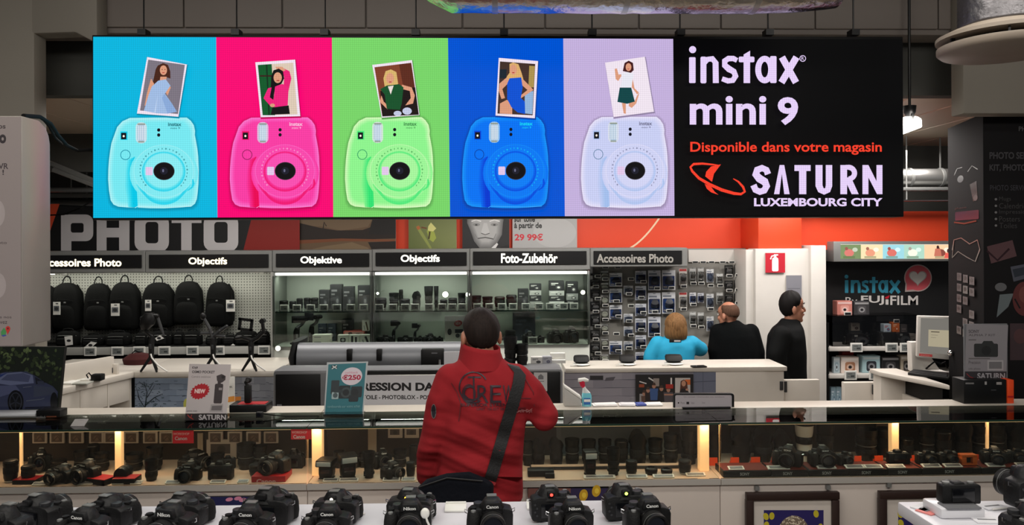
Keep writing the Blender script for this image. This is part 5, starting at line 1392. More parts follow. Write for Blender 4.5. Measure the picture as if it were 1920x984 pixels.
A.rect(1576, 458, 1800, 485, (246, 236, 220))
sp = [(1576, 1614, (120, 140, 96), (210, 120, 110)), (1614, 1655, (236, 214, 170), (224, 150, 120)), (1655, 1695, (150, 204, 214), (210, 110, 100)), (1695, 1733, (166, 204, 186), (230, 232, 214)), (1733, 1800, (238, 196, 156), (130, 70, 60))]
for i, (x0, x1, c1, c2) in enumerate(sp):
    A.rect(x0, 458.5, x1, 485, c1, lift=(i == 0)); 
for x0, x1, c1, c2 in sp:
    A.ell((x0 + x1) / 2 - 3, 474, 9, 7, c2); A.ell((x0 + x1) / 2 + 8, 468, 5, 4, mixc(c1, (255, 255, 255), .5)); A.ell((x0 + x1) / 2 - 8, 466, 3, 3, mixc(c2, (60, 30, 30), .4)); A.rect((x0 + x1) / 2 - 14, 480, (x0 + x1) / 2 + 8, 484, mixc(c1, (80, 90, 60), .4))
A.ell(1758, 463, 2.4, 3, (60, 36, 34)); A.poly([(1753, 466), (1763, 466), (1765, 480), (1751, 480)], (190, 110, 90)); A.ell(1778, 470, 3, 4, (70, 40, 40)); A.poly([(1772, 474), (1784, 474), (1786, 484), (1770, 484)], (216, 90, 80))
A.build('photo_strip', ART_LIT, lb_)
# shelves of the booth
ZB1 = P(1660, 650, 6.6).z; ZB2 = P(1660, 701, 6.6).z; ZB3 = P(1600, 764, 6.6).z
sh = thing('booth_shelf_unit', 'black shelf unit with white shelf edges under the instant camera board', 'shelving', (P(1660, 0, 6.7).x, 6.75, 0))
MB().bb(P(1550, 0, 6.95).x, P(1830, 0, 6.95).x, 6.94, 6.99, 0, P(1660, 604, 6.95).z).build('back_panel', BLACK, sh)
for i, z in enumerate((ZB1, ZB2, ZB3)):
    MB().bb(P(1552, 0, 6.6).x, P(1830, 0, 6.6).x, 6.6, 6.94, z - .035, z).build('shelf', WHITE2, sh, bevel=.003)
for px in (1549, 1830):
    MB().bb(P(px, 0, 6.62).x - .006, P(px, 0, 6.62).x + .012, 6.62, 6.94, 0, P(1660, 604, 6.62).z).build('side_panel', BLACK, sh)
def insta_proto():
    t = thing('instant_camera', 'x', 'camera')     # 120 mm wide and tall
    c1 = pm('instant_camera_shell', (196, 190, 184), .4)
    MB().prism([(-.058, .01), (-.05, 0), (.05, 0), (.058, .01), (.055, .07), (.046, .112), (.036, .118), (-.036, .118), (-.048, .108), (-.057, .06)], -.03, .03).build('body', c1, t, bevel=.008)
    Mx = Matrix.Translation((.006, -.028, .048)) @ Matrix.Rotation(R(90), 4, 'X')
    MB().lathe([(.042, 0), (.042, .01), (.036, .014), (.036, .022), (.02, .024)], Mx, 28).build('lens_ring', MGREY, t)
    MB().lathe([(.018, .02), (.016, .0255), (.004, .027)], Mx, 24).build('lens_glass', LGLASS, t)
    MB().bb(-.036, -.014, -.034, -.028, .088, .108).build('flash_window', LABELW, t, bevel=.003)
    MB().bb(.022, .042, -.033, -.028, .090, .104).build('viewfinder', BLACK, t, bevel=.003)
    MB().cyl((-.045, -.03, .06), (-.045, -.034, .06), .008, n=16).build('shutter_button', MGREY, t)
    return t
ic = insta_proto(); reg('instant', ic, .118, .118)
def recol(o, part, mt):
    for c in o.children:
        if c.name.split('.')[0] == part:
            c.data = c.data.copy(); c.data.materials[0] = mt
def camera_box(px, wp, hp, Y, z, c, lb, fg):
    def f(a):
        a.rect(.05, .06, .95, .2, mixc(c, (255, 255, 255), .5)); a.rrect(.22, .3, .78, .9, .12, fg); a.ell(.5, .62, .2, .2, mixc(fg, (255, 255, 255), .4)); a.ell(.5, .62, .1, .1, (20, 20, 24))
    return carton('instant_camera_box', lb, px, wp, hp, Y, z, c, f)
z2 = P(1600, 591, 6.66).z
rs = thing('acrylic_riser', 'clear acrylic display case holding cameras on the booth\'s upper shelf', 'display case', (P(1620, 0, 6.7).x, 6.76, ZB1))
xa, xb = P(1558, 0, 6.64).x, P(1722, 0, 6.64).x
MB().bb(xa, xb, 6.64, 6.92, z2 - .006, z2).build('top_sheet', ACRYL, rs); MB().bb(xa, xb, 6.64, 6.645, ZB1, z2 - .006).build('front_sheet', ACRYL, rs)
for x in (xa, (xa + xb) / 2, xb - .006): MB().bb(x, x + .006, 6.645, 6.92, ZB1, z2 - .006).build('side_sheet', ACRYL, rs)
camera_box(1584, 29, 26, 6.7, z2, (206, 130, 118), 'salmon pink instant camera box on top of the acrylic case', (226, 160, 148))
camera_box(1616, 29, 25, 6.7, z2, (58, 56, 58), 'dark grey instant camera box on top of the acrylic case', (80, 78, 80))
DIM['tag'][0].get('white-framed tag on the salmon pink camera box', P(1589.5, 591, 6.66), 0, (1.15, 1, 1), 'tags in the instant camera booth')
z3_ = ZB1 + .002
o = put_on('instant', 1607, 36, 22, 6.72, z3_, 'black and pink instant camera at the left inside the acrylic case', .1, 'cameras in the acrylic case'); recol(o, 'body', pm('instant_shell_black', (34, 30, 32), .4))
carton('print_photo_box', 'small pale photo box above the black instant camera', 1604, 17, 14, 6.82, z3_ + ms(24, 6.8), (150, 140, 128), boxprint((90, 70, 60), (60, 50, 46)), dep=.05)
carton('camera_stand', 'dark support block behind the black instant camera', 1604, 26, 24, 6.82, z3_, (30, 30, 32), dep=.08)
o = put_on('compact', 1588, 18, 18, 6.76, z3_, 'dark small camera at the left rear inside the acrylic case', .3, 'cameras in the acrylic case')
o = put_on('compact', 1625, 16, 22, 6.78, z3_, 'dark small camera right of the black instant camera in the acrylic case', -.2, 'cameras in the acrylic case')
carton('camera_stand', 'black support block in the middle of the acrylic case', 1666, 27, 22, 6.74, z3_, (26, 26, 28), dep=.1)
zz = z3_ + ms(22, 6.74) + .003
carton('print_photo_box', 'small light blue photo box on the middle black block', 1664, 14, 15, 6.76, zz, (190, 204, 214), boxprint((200, 90, 90), (70, 110, 150)), dep=.06)
carton('print_photo_box', 'orange photo box on the middle black block', 1680, 14, 18, 6.76, zz, (206, 104, 44), boxprint((236, 200, 170), (180, 80, 30)), dep=.06)
DIM['tag'][0].get('small white tag on top of the orange photo box', P(1681, 605, 6.76), 0, (.95, 1, 1), 'tags in the instant camera booth')
o = put_on('instant', 1651, 12, 24, 6.70, z3_, 'pale narrow instant camera left of the middle black block', .9, 'cameras in the acrylic case')
o = put_on('instant', 1692, 26, 24, 6.70, z3_, 'silver instant camera right of the middle block in the acrylic case', 0, 'cameras in the acrylic case')
carton('print_photo_box', 'grey box behind the silver instant camera', 1697, 16, 34, 6.84, z3_, (84, 78, 76), boxprint((130, 120, 116), (60, 54, 52)), dep=.06)
carton('print_photo_box', 'tall dark box at the right rear of the acrylic case', 1712, 16, 48, 6.82, z3_, (50, 44, 44), boxprint((110, 90, 86), (80, 60, 58)), dep=.06)
carton('print_photo_box', 'beige box at the right end of the acrylic case', 1712, 16, 20, 6.7, z3_, (168, 158, 148), boxprint((120, 110, 100), (90, 80, 74)), dep=.06)
for px, y, lb in ((1606, 660, 'upper shelf edge, under the black instant camera'), (1672, 660, 'upper shelf edge, under the middle black block'), (1699, 660, 'upper shelf edge, right of the other two'), (1595, 712, 'lower shelf edge, left of two'), (1641, 712, 'lower shelf edge, right of two')):
    DIM['label'][0].get('white-framed price label on the booth\'s ' + lb, P(px, y, 6.58), 0, (1.06, 1, 1.06), 'price labels in the instant camera booth')
for px, wp, hp, c, fg, lb in ((1569, 12, 30, (176, 190, 196), (140, 160, 170), 'pale teal camera box at the left of the booth\'s lower shelf'), (1594, 34, 30, (222, 206, 196), (170, 120, 90), 'white and tan camera box on the booth\'s lower shelf'), (1634, 34, 32, (160, 190, 196), (40, 44, 52), 'teal and white camera box on the booth\'s lower shelf'), (1670, 34, 30, (34, 32, 34), (70, 68, 70), 'black camera box on the booth\'s lower shelf'), (1700, 22, 32, (176, 164, 146), (60, 54, 50), 'tan camera box at the right of the booth\'s lower shelf')):
    camera_box(px, wp, hp, 6.66, ZB2, c, lb, fg)
carton('product_box', 'red lidded box behind the white and tan camera box', 1590, 22, 35, 6.8, ZB2, (176, 40, 40), boxprint((220, 120, 110), (120, 30, 30)))
for px, lb in ((1563, 'left of two'), (1573, 'right of two')):
    carton('product_box', lb + ' light blue slim boxes low in the booth', px, 9.5, 36, 6.66, ZB3, (140, 166, 180), boxprint((200, 214, 222), (90, 120, 140)))
# kiosk: counter, screen, keyboard
ZK = 1.08
kA = PZ(1649, 697, ZK); kB = PZ(1781, 722, ZK)
kt = thing('booth_counter', 'white booth counter with lockable door and drawer under the monitor', 'counter', (kA.x + .3, kA.y + .2, 0))
MB().slab([(kA.x, kA.y), (kB.x, kB.y), (kB.x, kA.y + .14), (kA.x, kA.y + .14)], ZK - .03, ZK).build('worktop', WHITE, kt, bevel=.004)
MB().slab([(kA.x + .02, kA.y + .02), (kA.x + .24, kA.y - .02), (kA.x + .24, kA.y + .13), (kA.x + .02, kA.y + .13)], 0, ZK - .03).build('cabinet', WHITE, kt, bevel=.003)
kC = PZ(1727, 711, ZK)
MB().slab([(kC.x + .03, kC.y + .03), (kB.x - .005, kB.y + .02), (kB.x - .005, kA.y + .13), (kC.x + .03, kA.y + .13)], 0, ZK - .15).build('drawer_unit', WHITE, kt, bevel=.003)
MB().slab([(kC.x + .05, kC.y + .1), (kB.x - .005, kB.y + .07), (kB.x - .005, kA.y + .12), (kC.x + .05, kA.y + .12)], ZK - .15, ZK - .03).build('drawer_slot', BLACK, kt)
m = MB().tube([kC + Vector((.045, .0, -.18)), kC + Vector((.04, -.03, -.2)), kC + Vector((.045, -.03, -.26)), kC + Vector((.05, 0, -.28))], .006, 8); m.build('drawer_handle', GREYM, kt)
gd = thing('low_cupboard', 'low white cupboard with a key lock left of the booth counter', 'cupboard', (P(1614, 768, 5.45).x, 5.5, 0))
MB().bb(P(1580, 0, 5.45).x, P(1641, 0, 5.45).x, 5.45, 5.5, 0, P(1614, 717, 5.45).z).build('body', WHITE, gd, bevel=.004)
p = P(1640, 730, 5.44); MB().bb(p.x - .016, p.x + .004, 5.435, 5.45, p.z - .035, p.z + .035).build('lock', DGREY, gd, bevel=.002)
mo = thing('monitor', 'white-framed monitor with grey screen on the booth counter', 'monitor', (P(1752, 0, 5.2).x, 5.25, ZK))
c0, c1, c2, c3 = P(1721, 592, 5.2), P(1800, 594, 5.12), P(1800, 676, 5.12), P(1719, 669, 5.2)
def slabq(q4, th):
    m = MB(); n = (q4[1] - q4[0]).cross(q4[3] - q4[0]).normalized(); n = -n if n.y < 0 else n
    return m.add([*q4, *[q + n * th for q in q4]], [(0, 1, 2, 3), (7, 6, 5, 4), (0, 4, 5, 1), (1, 5, 6, 2), (2, 6, 7, 3), (3, 7, 4, 0)])
slabq([c0, c1, c2, c3], .05).build('casing', WHITE2, mo, bevel=.006)
A = Art(quad_map(c0, c1, c2, c3, 100, 100), .0004); A.rect(7, 5, 93, 88, (150, 146, 138)); A.build('screen_glass', ART_DIM, mo)
A = Art(quad_map(c0, c1, c2, c3, 100, 100), .0004); A.k = 3; A.rect(26, 32, 93, 72, (212, 200, 170)); A.rect(32, 36, 52, 38, (90, 80, 70)); A.rect(32, 44, 48, 45, (160, 150, 130), False); A.rect(32, 50, 44, 51, (160, 150, 130), False); A.build('screen_window', ART_DIM, mo)
A = Art(quad_map(c0, c1, c2, c3, 100, 100), .0004); A.k = 3; A.rect(5, 91, 36, 97, (216, 76, 76)); A.text('instax', 9, 92.5, 30, 96, (236, 170, 165), .0); A.build('brand_strip', ART, mo)
MB().prism([(P(1704, 640, 5.3).x, P(1704, 640, 5.3).z), (P(1722, 640, 5.3).x, P(1722, 640, 5.3).z), (P(1760, 700, 5.3).x, ZK), (P(1706, 700, 5.3).x, ZK)], 5.27, 5.33).build('stand', WHITE2, mo, bevel=.006)
MB().bb(P(1740, 0, 5.15).x, P(1780, 0, 5.15).x, 5.12, 5.3, ZK, ZK + .012).build('stand_foot', WHITE2, mo, bevel=.004)
kb = thing('keyboard', 'black keyboard lying on the booth counter below the monitor', 'keyboard', PZ(1745, 706, ZK))
q4 = [PZ(1702, 703, ZK), PZ(1712, 697, ZK), PZ(1779, 703, ZK), PZ(1779, 713, ZK)]
MB().slab([(q.x, q.y) for q in q4], ZK, ZK + .018).build('body', BLACK, kb, bevel=.003)
for i in range(4):
    a0 = q4[1].lerp(q4[0], .15 + .2 * i); a1 = q4[2].lerp(q4[3], .15 + .2 * i); d = (q4[0] - q4[1]) * .13
    MB().slab([(a0.x + .01, a0.y), (a1.x - .01, a1.y), (a1.x - .01 + d.x, a1.y + d.y), (a0.x + .01 + d.x, a0.y + d.y)], ZK + .018, ZK + .022).build('key_row', DGREY, kb)
tag(MB().tube([PZ(1735, 695, ZK) + Vector((0, 0, .01)), P(1742, 686, 5.2), P(1752, 678, 5.2), P(1765, 682, 5.2), P(1772, 678, 5.2), P(1776, 690, 5.2)], .006, 8).build('monitor_cable', CABLEB), 'tangled black cable under the monitor on the booth counter', 'cable')
mm = tag(MB().ell(P(1783, 662, 4.98), (.022, .02, .022)).build('webcam', CHROME), 'shiny round webcam ball at the lower right of the monitor', 'webcam')

# ================================================================== COUNTERS ON THE LEFT
ZL = 1.097
cA = PZ(251, 697, ZL); cB0 = PZ(113.5, 728.5, ZL); dv = (cB0 - cA); cB = cA + dv * 1.5
wc = thing('wall_counter', 'white counter along the backpack wall with a pale blue brick mural front', 'counter', (P(380, 0, 5.4).x, 5.6, 0))
wl = cA.x; wr = P(516, 0, cA.y).x
MB().slab([(wl, cA.y), (wr, cA.y), (wr, cA.y + .62), (wl, cA.y + .62)], ZL - .04, ZL).build('worktop', WHITE, wc, bevel=.004)
MB().bb(wl, wr, cA.y + .02, cA.y + .6, 0, ZL - .04).build('body', WHITE, wc)
def mural(a, x0, y0, x1, y1, base, seed, bw=26, bh=11):
    rnd = random.Random(seed)
    a.rect(x0, y0, x1, y1, base)
    y = y0; r_ = 0
    while y < y1 - 1:
        yb = min(y + bh, y1); x = x0 - (bw / 2 if r_ % 2 else 0); first = True
        while x < x1:
            xa = max(x, x0); xb = min(x + bw, x1)
            if xb - xa > 2:
                s = rnd.uniform(-.10, .10); c = mixc(base, (255, 255, 255) if s > 0 else (40, 46, 60), abs(s))
                a.rect(xa, y, xb, yb, c, lift=(first and r_ == 0)); first = False
            x += bw
        y += bh; r_ += 1
    y = y0 + bh; k = 0
    while y < y1 - 1:
        pts = [(x0 + (x1 - x0) * i / 14, y + rnd.uniform(-.8, .8)) for i in range(15)]
        a.line(pts, [rnd.uniform(.2, 1.6) for _ in pts], mixc(base, (30, 34, 48), .45), lift=(k == 0)); y += bh; k += 1
    for _ in range(22):
        x, y = rnd.uniform(x0 + 3, x1 - 9), rnd.uniform(y0 + 3, y1 - 3)
        a.line([(x, y), (x + rnd.uniform(2, 8), y + rnd.uniform(-1, 1))], rnd.uniform(.4, 1.6), mixc(base, (20, 22, 32), rnd.uniform(.3, .7)), lift=False)
A = Art(flat(cA.y + .02, .001))
mural(A, 253, 708.5, 353, 790, (128, 144, 166), 3)
for s, pts in enumerate([[(275, 790), (272, 765), (258, 742)], [(272, 765), (276, 735), (270, 715)], [(276, 745), (290, 722)], [(272, 760), (290, 745), (305, 738)], [(262, 750), (256, 726)], [(280, 730), (288, 716)], [(274, 725), (262, 716)], [(290, 745), (300, 752)]]):
    A.line(pts, [3, 2, 1][:len(pts)] if len(pts) == 3 else [2, .8], (40, 52, 62), lift=(s == 0))
rnd = random.Random(5)
for i in range(60):
    x, y = rnd.uniform(255, 306), rnd.uniform(712, 764); A.line([(x, y), (x + rnd.uniform(-6, 6), y + rnd.uniform(-1, 3))], 1.4, (48, 70, 76), lift=(i == 0))
A.ell(350, 758, 6, 11, (196, 196, 90)); A.build('mural_print', ART, wc)
A = Art(flat(cA.y + .02, .001)); mural(A, 432, 706.5, 513, 788, (150, 154, 164), 8, 22, 13)
A.poly([(432, 744), (452, 743), (452, 754), (432, 755)], (226, 140, 60)); A.line([(440, 706), (440, 775)], .8, (60, 60, 66)); A.rect(432, 758, 440, 775, (206, 196, 196)); A.build('mural_print', ART, wc)
ac = thing('side_counter', 'white side counter with drawer band and open cubbies, running towards the viewer', 'counter', (cA.x - .3, (cA.y + cB.y) / 2, 0))
lw = Vector((-.75, -.05, 0))
MB().slab([(cA.x, cA.y), (cB.x, cB.y), (cB.x + lw.x, cB.y), (cA.x + lw.x, cA.y + .62), (cA.x - .001, cA.y + .62)], ZL - .04, ZL).build('worktop', WHITE, ac, bevel=.004)
off = Vector((-.02, 0, 0)); zd = PZ(247, 743, ZL); zdr = 2 - (743 - 450) * cA.y / 1450
def vpan(u0, u1, z0, z1, th, inset=.02):
    a = cA + dv * u0 + Vector((-inset, 0, 0)); b = cA + dv * u1 + Vector((-inset, 0, 0))
    return MB().slab([(a.x, a.y), (b.x, b.y), (b.x - th, b.y), (a.x - th, a.y)], z0, z1)
vpan(0, 1.5, zdr, ZL - .04, .03).build('drawer_band', WHITE, ac, bevel=.003)
vpan(0, 1.5, 0, ZL - .05, .03, .45).build('cubby_back', WHITE2, ac)
for u in (.005, .33, .70, 1.05, 1.45):
    a = cA + dv * u
    MB().bb(a.x - .47, a.x - .02, a.y - .012, a.y + .012, 0, ZL - .04).build('divider', WHITE, ac)
vpan(0, 1.5, .78, .80, .42, .03).build('cubby_shelf', WHITE, ac)
a = cA + dv * .5; b = cA + dv * .2
t = thing('storage_box', 'dark box stored in the middle cubby of the side counter', 'box', (a.x - .2, a.y, .80)); MB().bb(a.x - .36, a.x - .1, a.y - .09, a.y + .07, .801, .90).build('carton', pm('dark_brown_box', (60, 44, 38), .6), t, bevel=.004); MB().bb(a.x - .361, a.x - .099, a.y - .091, a.y + .071, .9, .915).build('lid', BLACK, t)
t = thing('storage_box', 'white patterned box stored in the far cubby of the side counter', 'box', (b.x - .2, b.y, .80)); MB().bb(b.x - .26, b.x - .1, b.y - .06, b.y + .05, .801, .92).build('carton', LABELW, t, bevel=.004); MB().bb(b.x - .22, b.x - .14, b.y - .063, b.y - .06, .82, .9).build('printed_panel', MGREY, t)
# raised white upstand, card reader
rA, rB = PZ(214, 701, ZL), PZ(112, 721, ZL)
up = thing('counter_upstand', 'raised white upstand panel on the side counter behind the card reader', 'panel', rA.lerp(rB, .5))
n_ = Vector((-.03, 0, 0)); hz = ms(33, rA.y)
MB().slab([(rA.x, rA.y), (rB.x, rB.y), (rB.x - .03, rB.y), (rA.x - .03, rA.y)], ZL, ZL + hz).build('panel', WHITE, up, bevel=.003)
MB().bb(rA.x - .035, rA.x + .025, rA.y - .012, rA.y + .02, ZL, ZL + .07).build('end_block', WHITE, up, bevel=.003)
MB().bb(rA.x - .012, rA.x - .002, rA.y - .016, rA.y - .011, ZL + .01, ZL + .045).build('lock', DGREY, up)
cp = PZ(184, 713, ZL)
cr = thing('card_reader', 'small black card reader with cable on the side counter', 'card reader', cp)
MB().bb(cp.x - .035, cp.x + .032, cp.y - .03, cp.y + .03, ZL, ZL + .042).build('body', BLACK, cr, bevel=.006)
MB().bb(cp.x - .025, cp.x + .022, cp.y - .02, cp.y + .012, ZL + .042, ZL + .045).build('keypad', DGREY, cr)
MB().tube([(cp.x - .035, cp.y, ZL + .02), (cp.x - .06, cp.y, ZL + .05), (cp.x - .08, cp.y + .01, ZL + .035), (cp.x - .07, cp.y + .02, ZL + .004)], .004, 8).build('cable', CABLEB, cr)
MB().bb(cp.x - .13, cp.x - .04, cp.y - .03, cp.y + .05, ZL, ZL + .012).build('base_plate', LABELW, cr, bevel=.003)
sc = PZ(158, 719, ZL); t = thing('paper_pad', 'pale pad lying on the side counter left of the card reader', 'pad', sc)
MB().bb(sc.x - .05, sc.x + .04, sc.y - .05, sc.y + .04, ZL, ZL + .01).build('pad', pm('pad_grey', (168, 168, 160), .6), t, bevel=.002)
MB().bb(sc.x - .15, sc.x - .055, sc.y - .05, sc.y + .06, ZL, ZL + .014).build('tray', LABELW, t, bevel=.003)
# gimbal stands on the wall counter
def gstand(px, ytop, label, kind, Y=5.45):
    b = P(px, 450 + (2 - ZL) * 1450 / Y, Y); H = P(px, ytop, Y).z - ZL
    t = thing('gimbal_stand', label, 'camera gimbal', (b.x, Y, ZL))
    def V(x, y, z): return Vector((b.x + x * H, Y + y * H, ZL + z * H))
    for i in range(3):
        a = R(200 + 120 * i); MB().limb([V(0, 0, .26), V(.16 * math.cos(a), .14 * math.sin(a), .015)], [.012, .008], 8).build('tripod_leg', BLACK2, t)
    MB().limb([V(0, 0, .24), V(0, 0, .50), V(0.01, 0, .56)], [.017, .02, .016], 12).build('grip', BLACK2, t)
    MB().bb(*[q for q in (b.x - .008, b.x + .008, Y - .024, Y - .018)], ZL + .38 * H, ZL + .46 * H).build('control_pad', DGREY, t, bevel=.002)
    if kind == 0:
        MB().limb([V(.01, 0, .58), V(-.10, .02, .66), V(-.14, .02, .84)], [.016, .014, .014], 10).build('yaw_arm', BLACK, t)
        MB().limb([V(-.14, -.02, .88), V(.0, -.02, .93), V(.10, -.02, .92)], [.017, .015, .017], 10).build('roll_arm', BLACK, t)
        MB().rings([(V(-.10, 0, .70), (.025, 0, 0), (0, .03, 0)), (V(-.06, -.02, .78), (.05, 0, 0), (0, .04, 0)), (V(-.03, -.02, .9), (.05, 0, 0), (0, .04, 0)), (V(-.02, -.02, .97), (.03, 0, 0), (0, .03, 0))], 16).build('camera_body', BLACK, t)
        MB().limb([V(.10, 0, .9), V(.16, 0, .72), V(.20, 0, .60)], [.012, .012, .008], 8).build('side_arm', DGREY, t)
    elif kind == 1:
        for k, (x0, z0, x1, z1) in enumerate(((0, .56, -.06, .74), (-.06, .74, -.17, .95), (0, .60, .12, .70), (.12, .7, .24, .78), (-.02, .66, -.2, .66), (.06, .62, .2, .60))):
            MB().limb([V(x0, 0, z0), V(x1, -.01, z1)], [.013, .011], 8).build('folding_arm', DGREY, t)
        MB().ell(V(-.17, -.01, .96), (.02, .02, .026)).build('arm_motor', BLACK, t)
    else:
        MB().limb([V(.0, 0, .56), V(.12, 0, .62), V(.24, 0, .74), V(.22, 0, .88)], [.016, .014, .014, .012], 10).build('curved_arm', BLACK, t)
        MB().cyl(V(.22, -.06, .94), V(.22, .06, .94), .018, n=16).build('arm_motor', BLACK, t)
        m = MB()
        for (x0, x1, z0, z1) in ((-.22, -.17, .78, 1.0), (.0, .05, .76, .98), (-.22, .05, .95, 1.0), (-.22, .05, .76, .81)): m.box(V((x0 + x1) / 2, -.05, (z0 + z1) / 2), ((x1 - x0) * H, .012, (z1 - z0) * H), ry=R(8))
        m.build('phone_clamp', BLACK, t)
        MB().limb([V(.0, 0, .58), V(-.16, 0, .64), V(-.28, 0, .62)], [.014, .015, .012], 10).build('lower_arm', BLACK, t)
    MB().tube([V(.02, -.07, .30), V(.04, -.08, .24), V(.14, -.09, .12), V(.30, -.10, .012)], .0055, 8).build('security_lead', CABLEW, t)
    return t
gstand(284, 583, 'tallest black gimbal on a tripod with white lead, left of the NEW price card', 0)
gstand(400, 588, 'black gimbal with many folded arms, behind the NEW price card', 1)
gstand(471, 596, 'black phone gimbal with square clamp, next to the first glass cabinet', 2)
t = thing('red_bag', 'dark red bag lying under the deck at the end of the white upstand', 'bag', PZ(228, 693, ZL) + Vector((0, .25, 0)))
q_ = PZ(228, 693, ZL) + Vector((0, .25, 0)); MB().rings([((q_.x, q_.y, ZL), (.10, 0, 0), (0, .06, 0)), ((q_.x, q_.y, ZL + .04), (.11, 0, 0), (0, .07, 0)), ((q_.x + .01, q_.y, ZL + .075), (.07, 0, 0), (0, .05, 0)), ((q_.x + .01, q_.y, ZL + .085), (.02, 0, 0), (0, .02, 0))], 20).build('pouch', pm('dark_red_fabric', (60, 9, 9), .9), t)
MB().tube([(q_.x - .06, q_.y, ZL + .06), (q_.x - .02, q_.y, ZL + .1), (q_.x + .05, q_.y, ZL + .07)], .005, 6).build('strap', DARKF, t)

# ================================================================== PLOTTERS
def plotter_front():
    Y = 4.78; zt = P(780, 693, Y).z; zb2 = P(780, 790, Y).z
    t = thing('large_printer', 'long grey large-format printer with black end panels behind the man in red', 'printer', (P(780, 0, Y).x, Y + .25, 0))
    xa, xb = P(511, 0, Y).x, P(1056, 0, Y).x
    MB().bb(xa + .02, xb - .02, Y + .03, Y + .2, zb2, zt).build('body', MGREY, t, bevel=.02)
    MB().pbox(511, 693, 620, 790, Y, .2).build('control_end', MGREY, t, bevel=.025)
    MB().pbox(516, 701, 601, 769, Y - .004, .02).build('dark_panel', BLACK, t, bevel=.006)
    MB().pbox(519, 758, 528, 769, Y - .008, .01).build('status_label', MGREY, t)
    MB().pbox(985, 690, 1056, 790, Y - .01, .22).build('roll_end', MGREY, t, bevel=.03)
    MB().pbox(988, 696, 1051, 772, Y - .016, .02).build('dark_end_panel', BLACK, t, bevel=.02)
    a = Art(flat(Y - .016, .001)); a.rect(1001, 698, 1026, 733, (186, 186, 186)); a.poly([(1009, 705), (1014, 701), (1019, 705), (1019, 711), (1009, 711)], (110, 110, 112)); a.rect(1008, 714, 1020, 715.5, (120, 120, 122), False); a.build('paper_notice', ART, t)
    MB().pbox(600, 695, 990, 703, Y + .01, .05).build('paper_slot', BLACK, t)
    MB().pbox(600, 759, 990, 768, Y + .005, .05).build('lower_rail', SILVER, t, bevel=.004)
    for px in (560, 1010):
        x = P(px, 0, Y).x
        MB().bb(x - .04, x + .04, Y + .05, Y + .18, 0, zb2 + .01).build('stand_leg', DGREY, t, bevel=.01)
    return t
plotter_front()
def board(a):
    a.rect(616, 703, 860, 759, (206, 206, 210)); a.text('IMPRESSION DANS', 641, 717, 843, 732.5, (22, 22, 24), .045); a.text('TOILE - PHOTOBLOX - POSTER - PUZZLE', 680, 740.5, 868, 748.5, (34, 34, 36), .03)
    a.rect(858, 703, 900, 759, (206, 206, 210))
printed('printer_sign', 'white sign board reading RESSION DANS in black, fixed along the front printer', 'sign', 616, 703, 900, 759, 4.755, board, thick=.012)
def plotter_back():
    Y = 5.3; t = thing('large_printer', 'dark grey covered large-format printer behind the front one, with two black clips', 'printer', (P(705, 0, Y).x, Y + .2, 0))
    x0, x1 = P(552, 0, Y).x, P(862, 0, Y).x; z1, z0 = P(700, 641, Y).z, P(700, 700, Y).z
    zm = (z0 + z1) / 2; dz = z1 - z0
    m = MB(); pts = [(Y + .02, z0), (Y, z0 + .25 * dz), (Y + .01, z0 + .62 * dz), (Y + .045, z0 + .9 * dz), (Y + .09, z1 - .012), (Y + .4, z1 - .07), (Y + .42, z0)]
    n = len(pts); vs = [(x0, y, z) for y, z in pts] + [(x1, y, z) for y, z in pts]
    m.add(vs, [(i, (i + 1) % n, n + (i + 1) % n, n + i) for i in range(n)] + [tuple(range(n)), tuple(range(n, 2 * n))]).build('cover', pm('plotter_cover_grey', (112, 114, 118), .35, .2), t, ang=50)
    MB().bb(x0, x1, Y + .03, Y + .4, .95, z0).build('base', DGREY, t)
    MB().rings([((x0 - .02, Y + .2, z0 - .02), (.03, 0, 0), (0, .2, 0)), ((x0 - .035, Y + .2, zm), (.04, 0, 0), (0, .22, 0)), ((x0 - .02, Y + .2, z1), (.03, 0, 0), (0, .18, 0))], 20).build('end_cap', BLACK, t)
    for px in (654.5, 710.5): MB().pbox(px - 5, 655, px + 5, 676, Y - .014, .05).build('cover_clip', BLACK, t, bevel=.004)
    for px in (580, 840):
        x = P(px, 0, Y).x; MB().bb(x - .04, x + .04, Y + .1, Y + .3, 0, .96).build('stand_leg', DGREY, t)
    return t
plotter_back()
Y = 5.2; t = thing('ink_unit', 'black box with a silver lever at the right end of the covered printer', 'device', P(810, 690, Y))
MB().pbox(789, 655, 832, 692, Y, .07).build('body', BLACK, t, bevel=.008); MB().pbox(809, 661, 820, 663, Y - .003, .004).build('status_label', MGREY, t); p = P(824, 680, Y - .012); MB().cyl((p.x, p.y, p.z - .02), (p.x, p.y, p.z + .022), .008, n=12).build('lever', CHROME, t)
pz = P(810, 692, Y).z; MB().pbox(786, 692, 872, 700, Y - .01, .1).build('mount', DGREY, t)
t = thing('white_card', 'blank white card standing just left of the red collar', 'card', P(850, 690, 5.15)); MB().pbox(832.5, 659, 872, 692, 5.15, .006).build('sheet', pm('white_paper', (226, 224, 228), .6), t); MB().pbox(836, 690, 868, 693, 5.145, .04).build('foot', LABELW, t)
zt_ = P(780, 693, 4.78).z
for px, wp, hp, key, lb in ((957, 26, 52, 'tele', 'tall black lens standing on the printer right of the man\'s neck'), (979, 24, 38, 'zoom', 'black zoom lens on the printer, right of the tall lens by the man\'s neck')):
    put_on(key, px, wp, hp, 4.95, zt_, lb, 0, 'lenses on the front printer')
carton('label_roll_box', 'small pale box with dark window on the front printer', 1007, 22, 13, 4.95, zt_, (206, 204, 200), boxprint((60, 60, 62), (60, 60, 62)))
carton('label_roll_box', 'small grey and white box on the front printer, next to the white stand', 1026, 18, 14, 4.95, zt_, (170, 170, 176), boxprint((110, 110, 120), (90, 90, 110)))
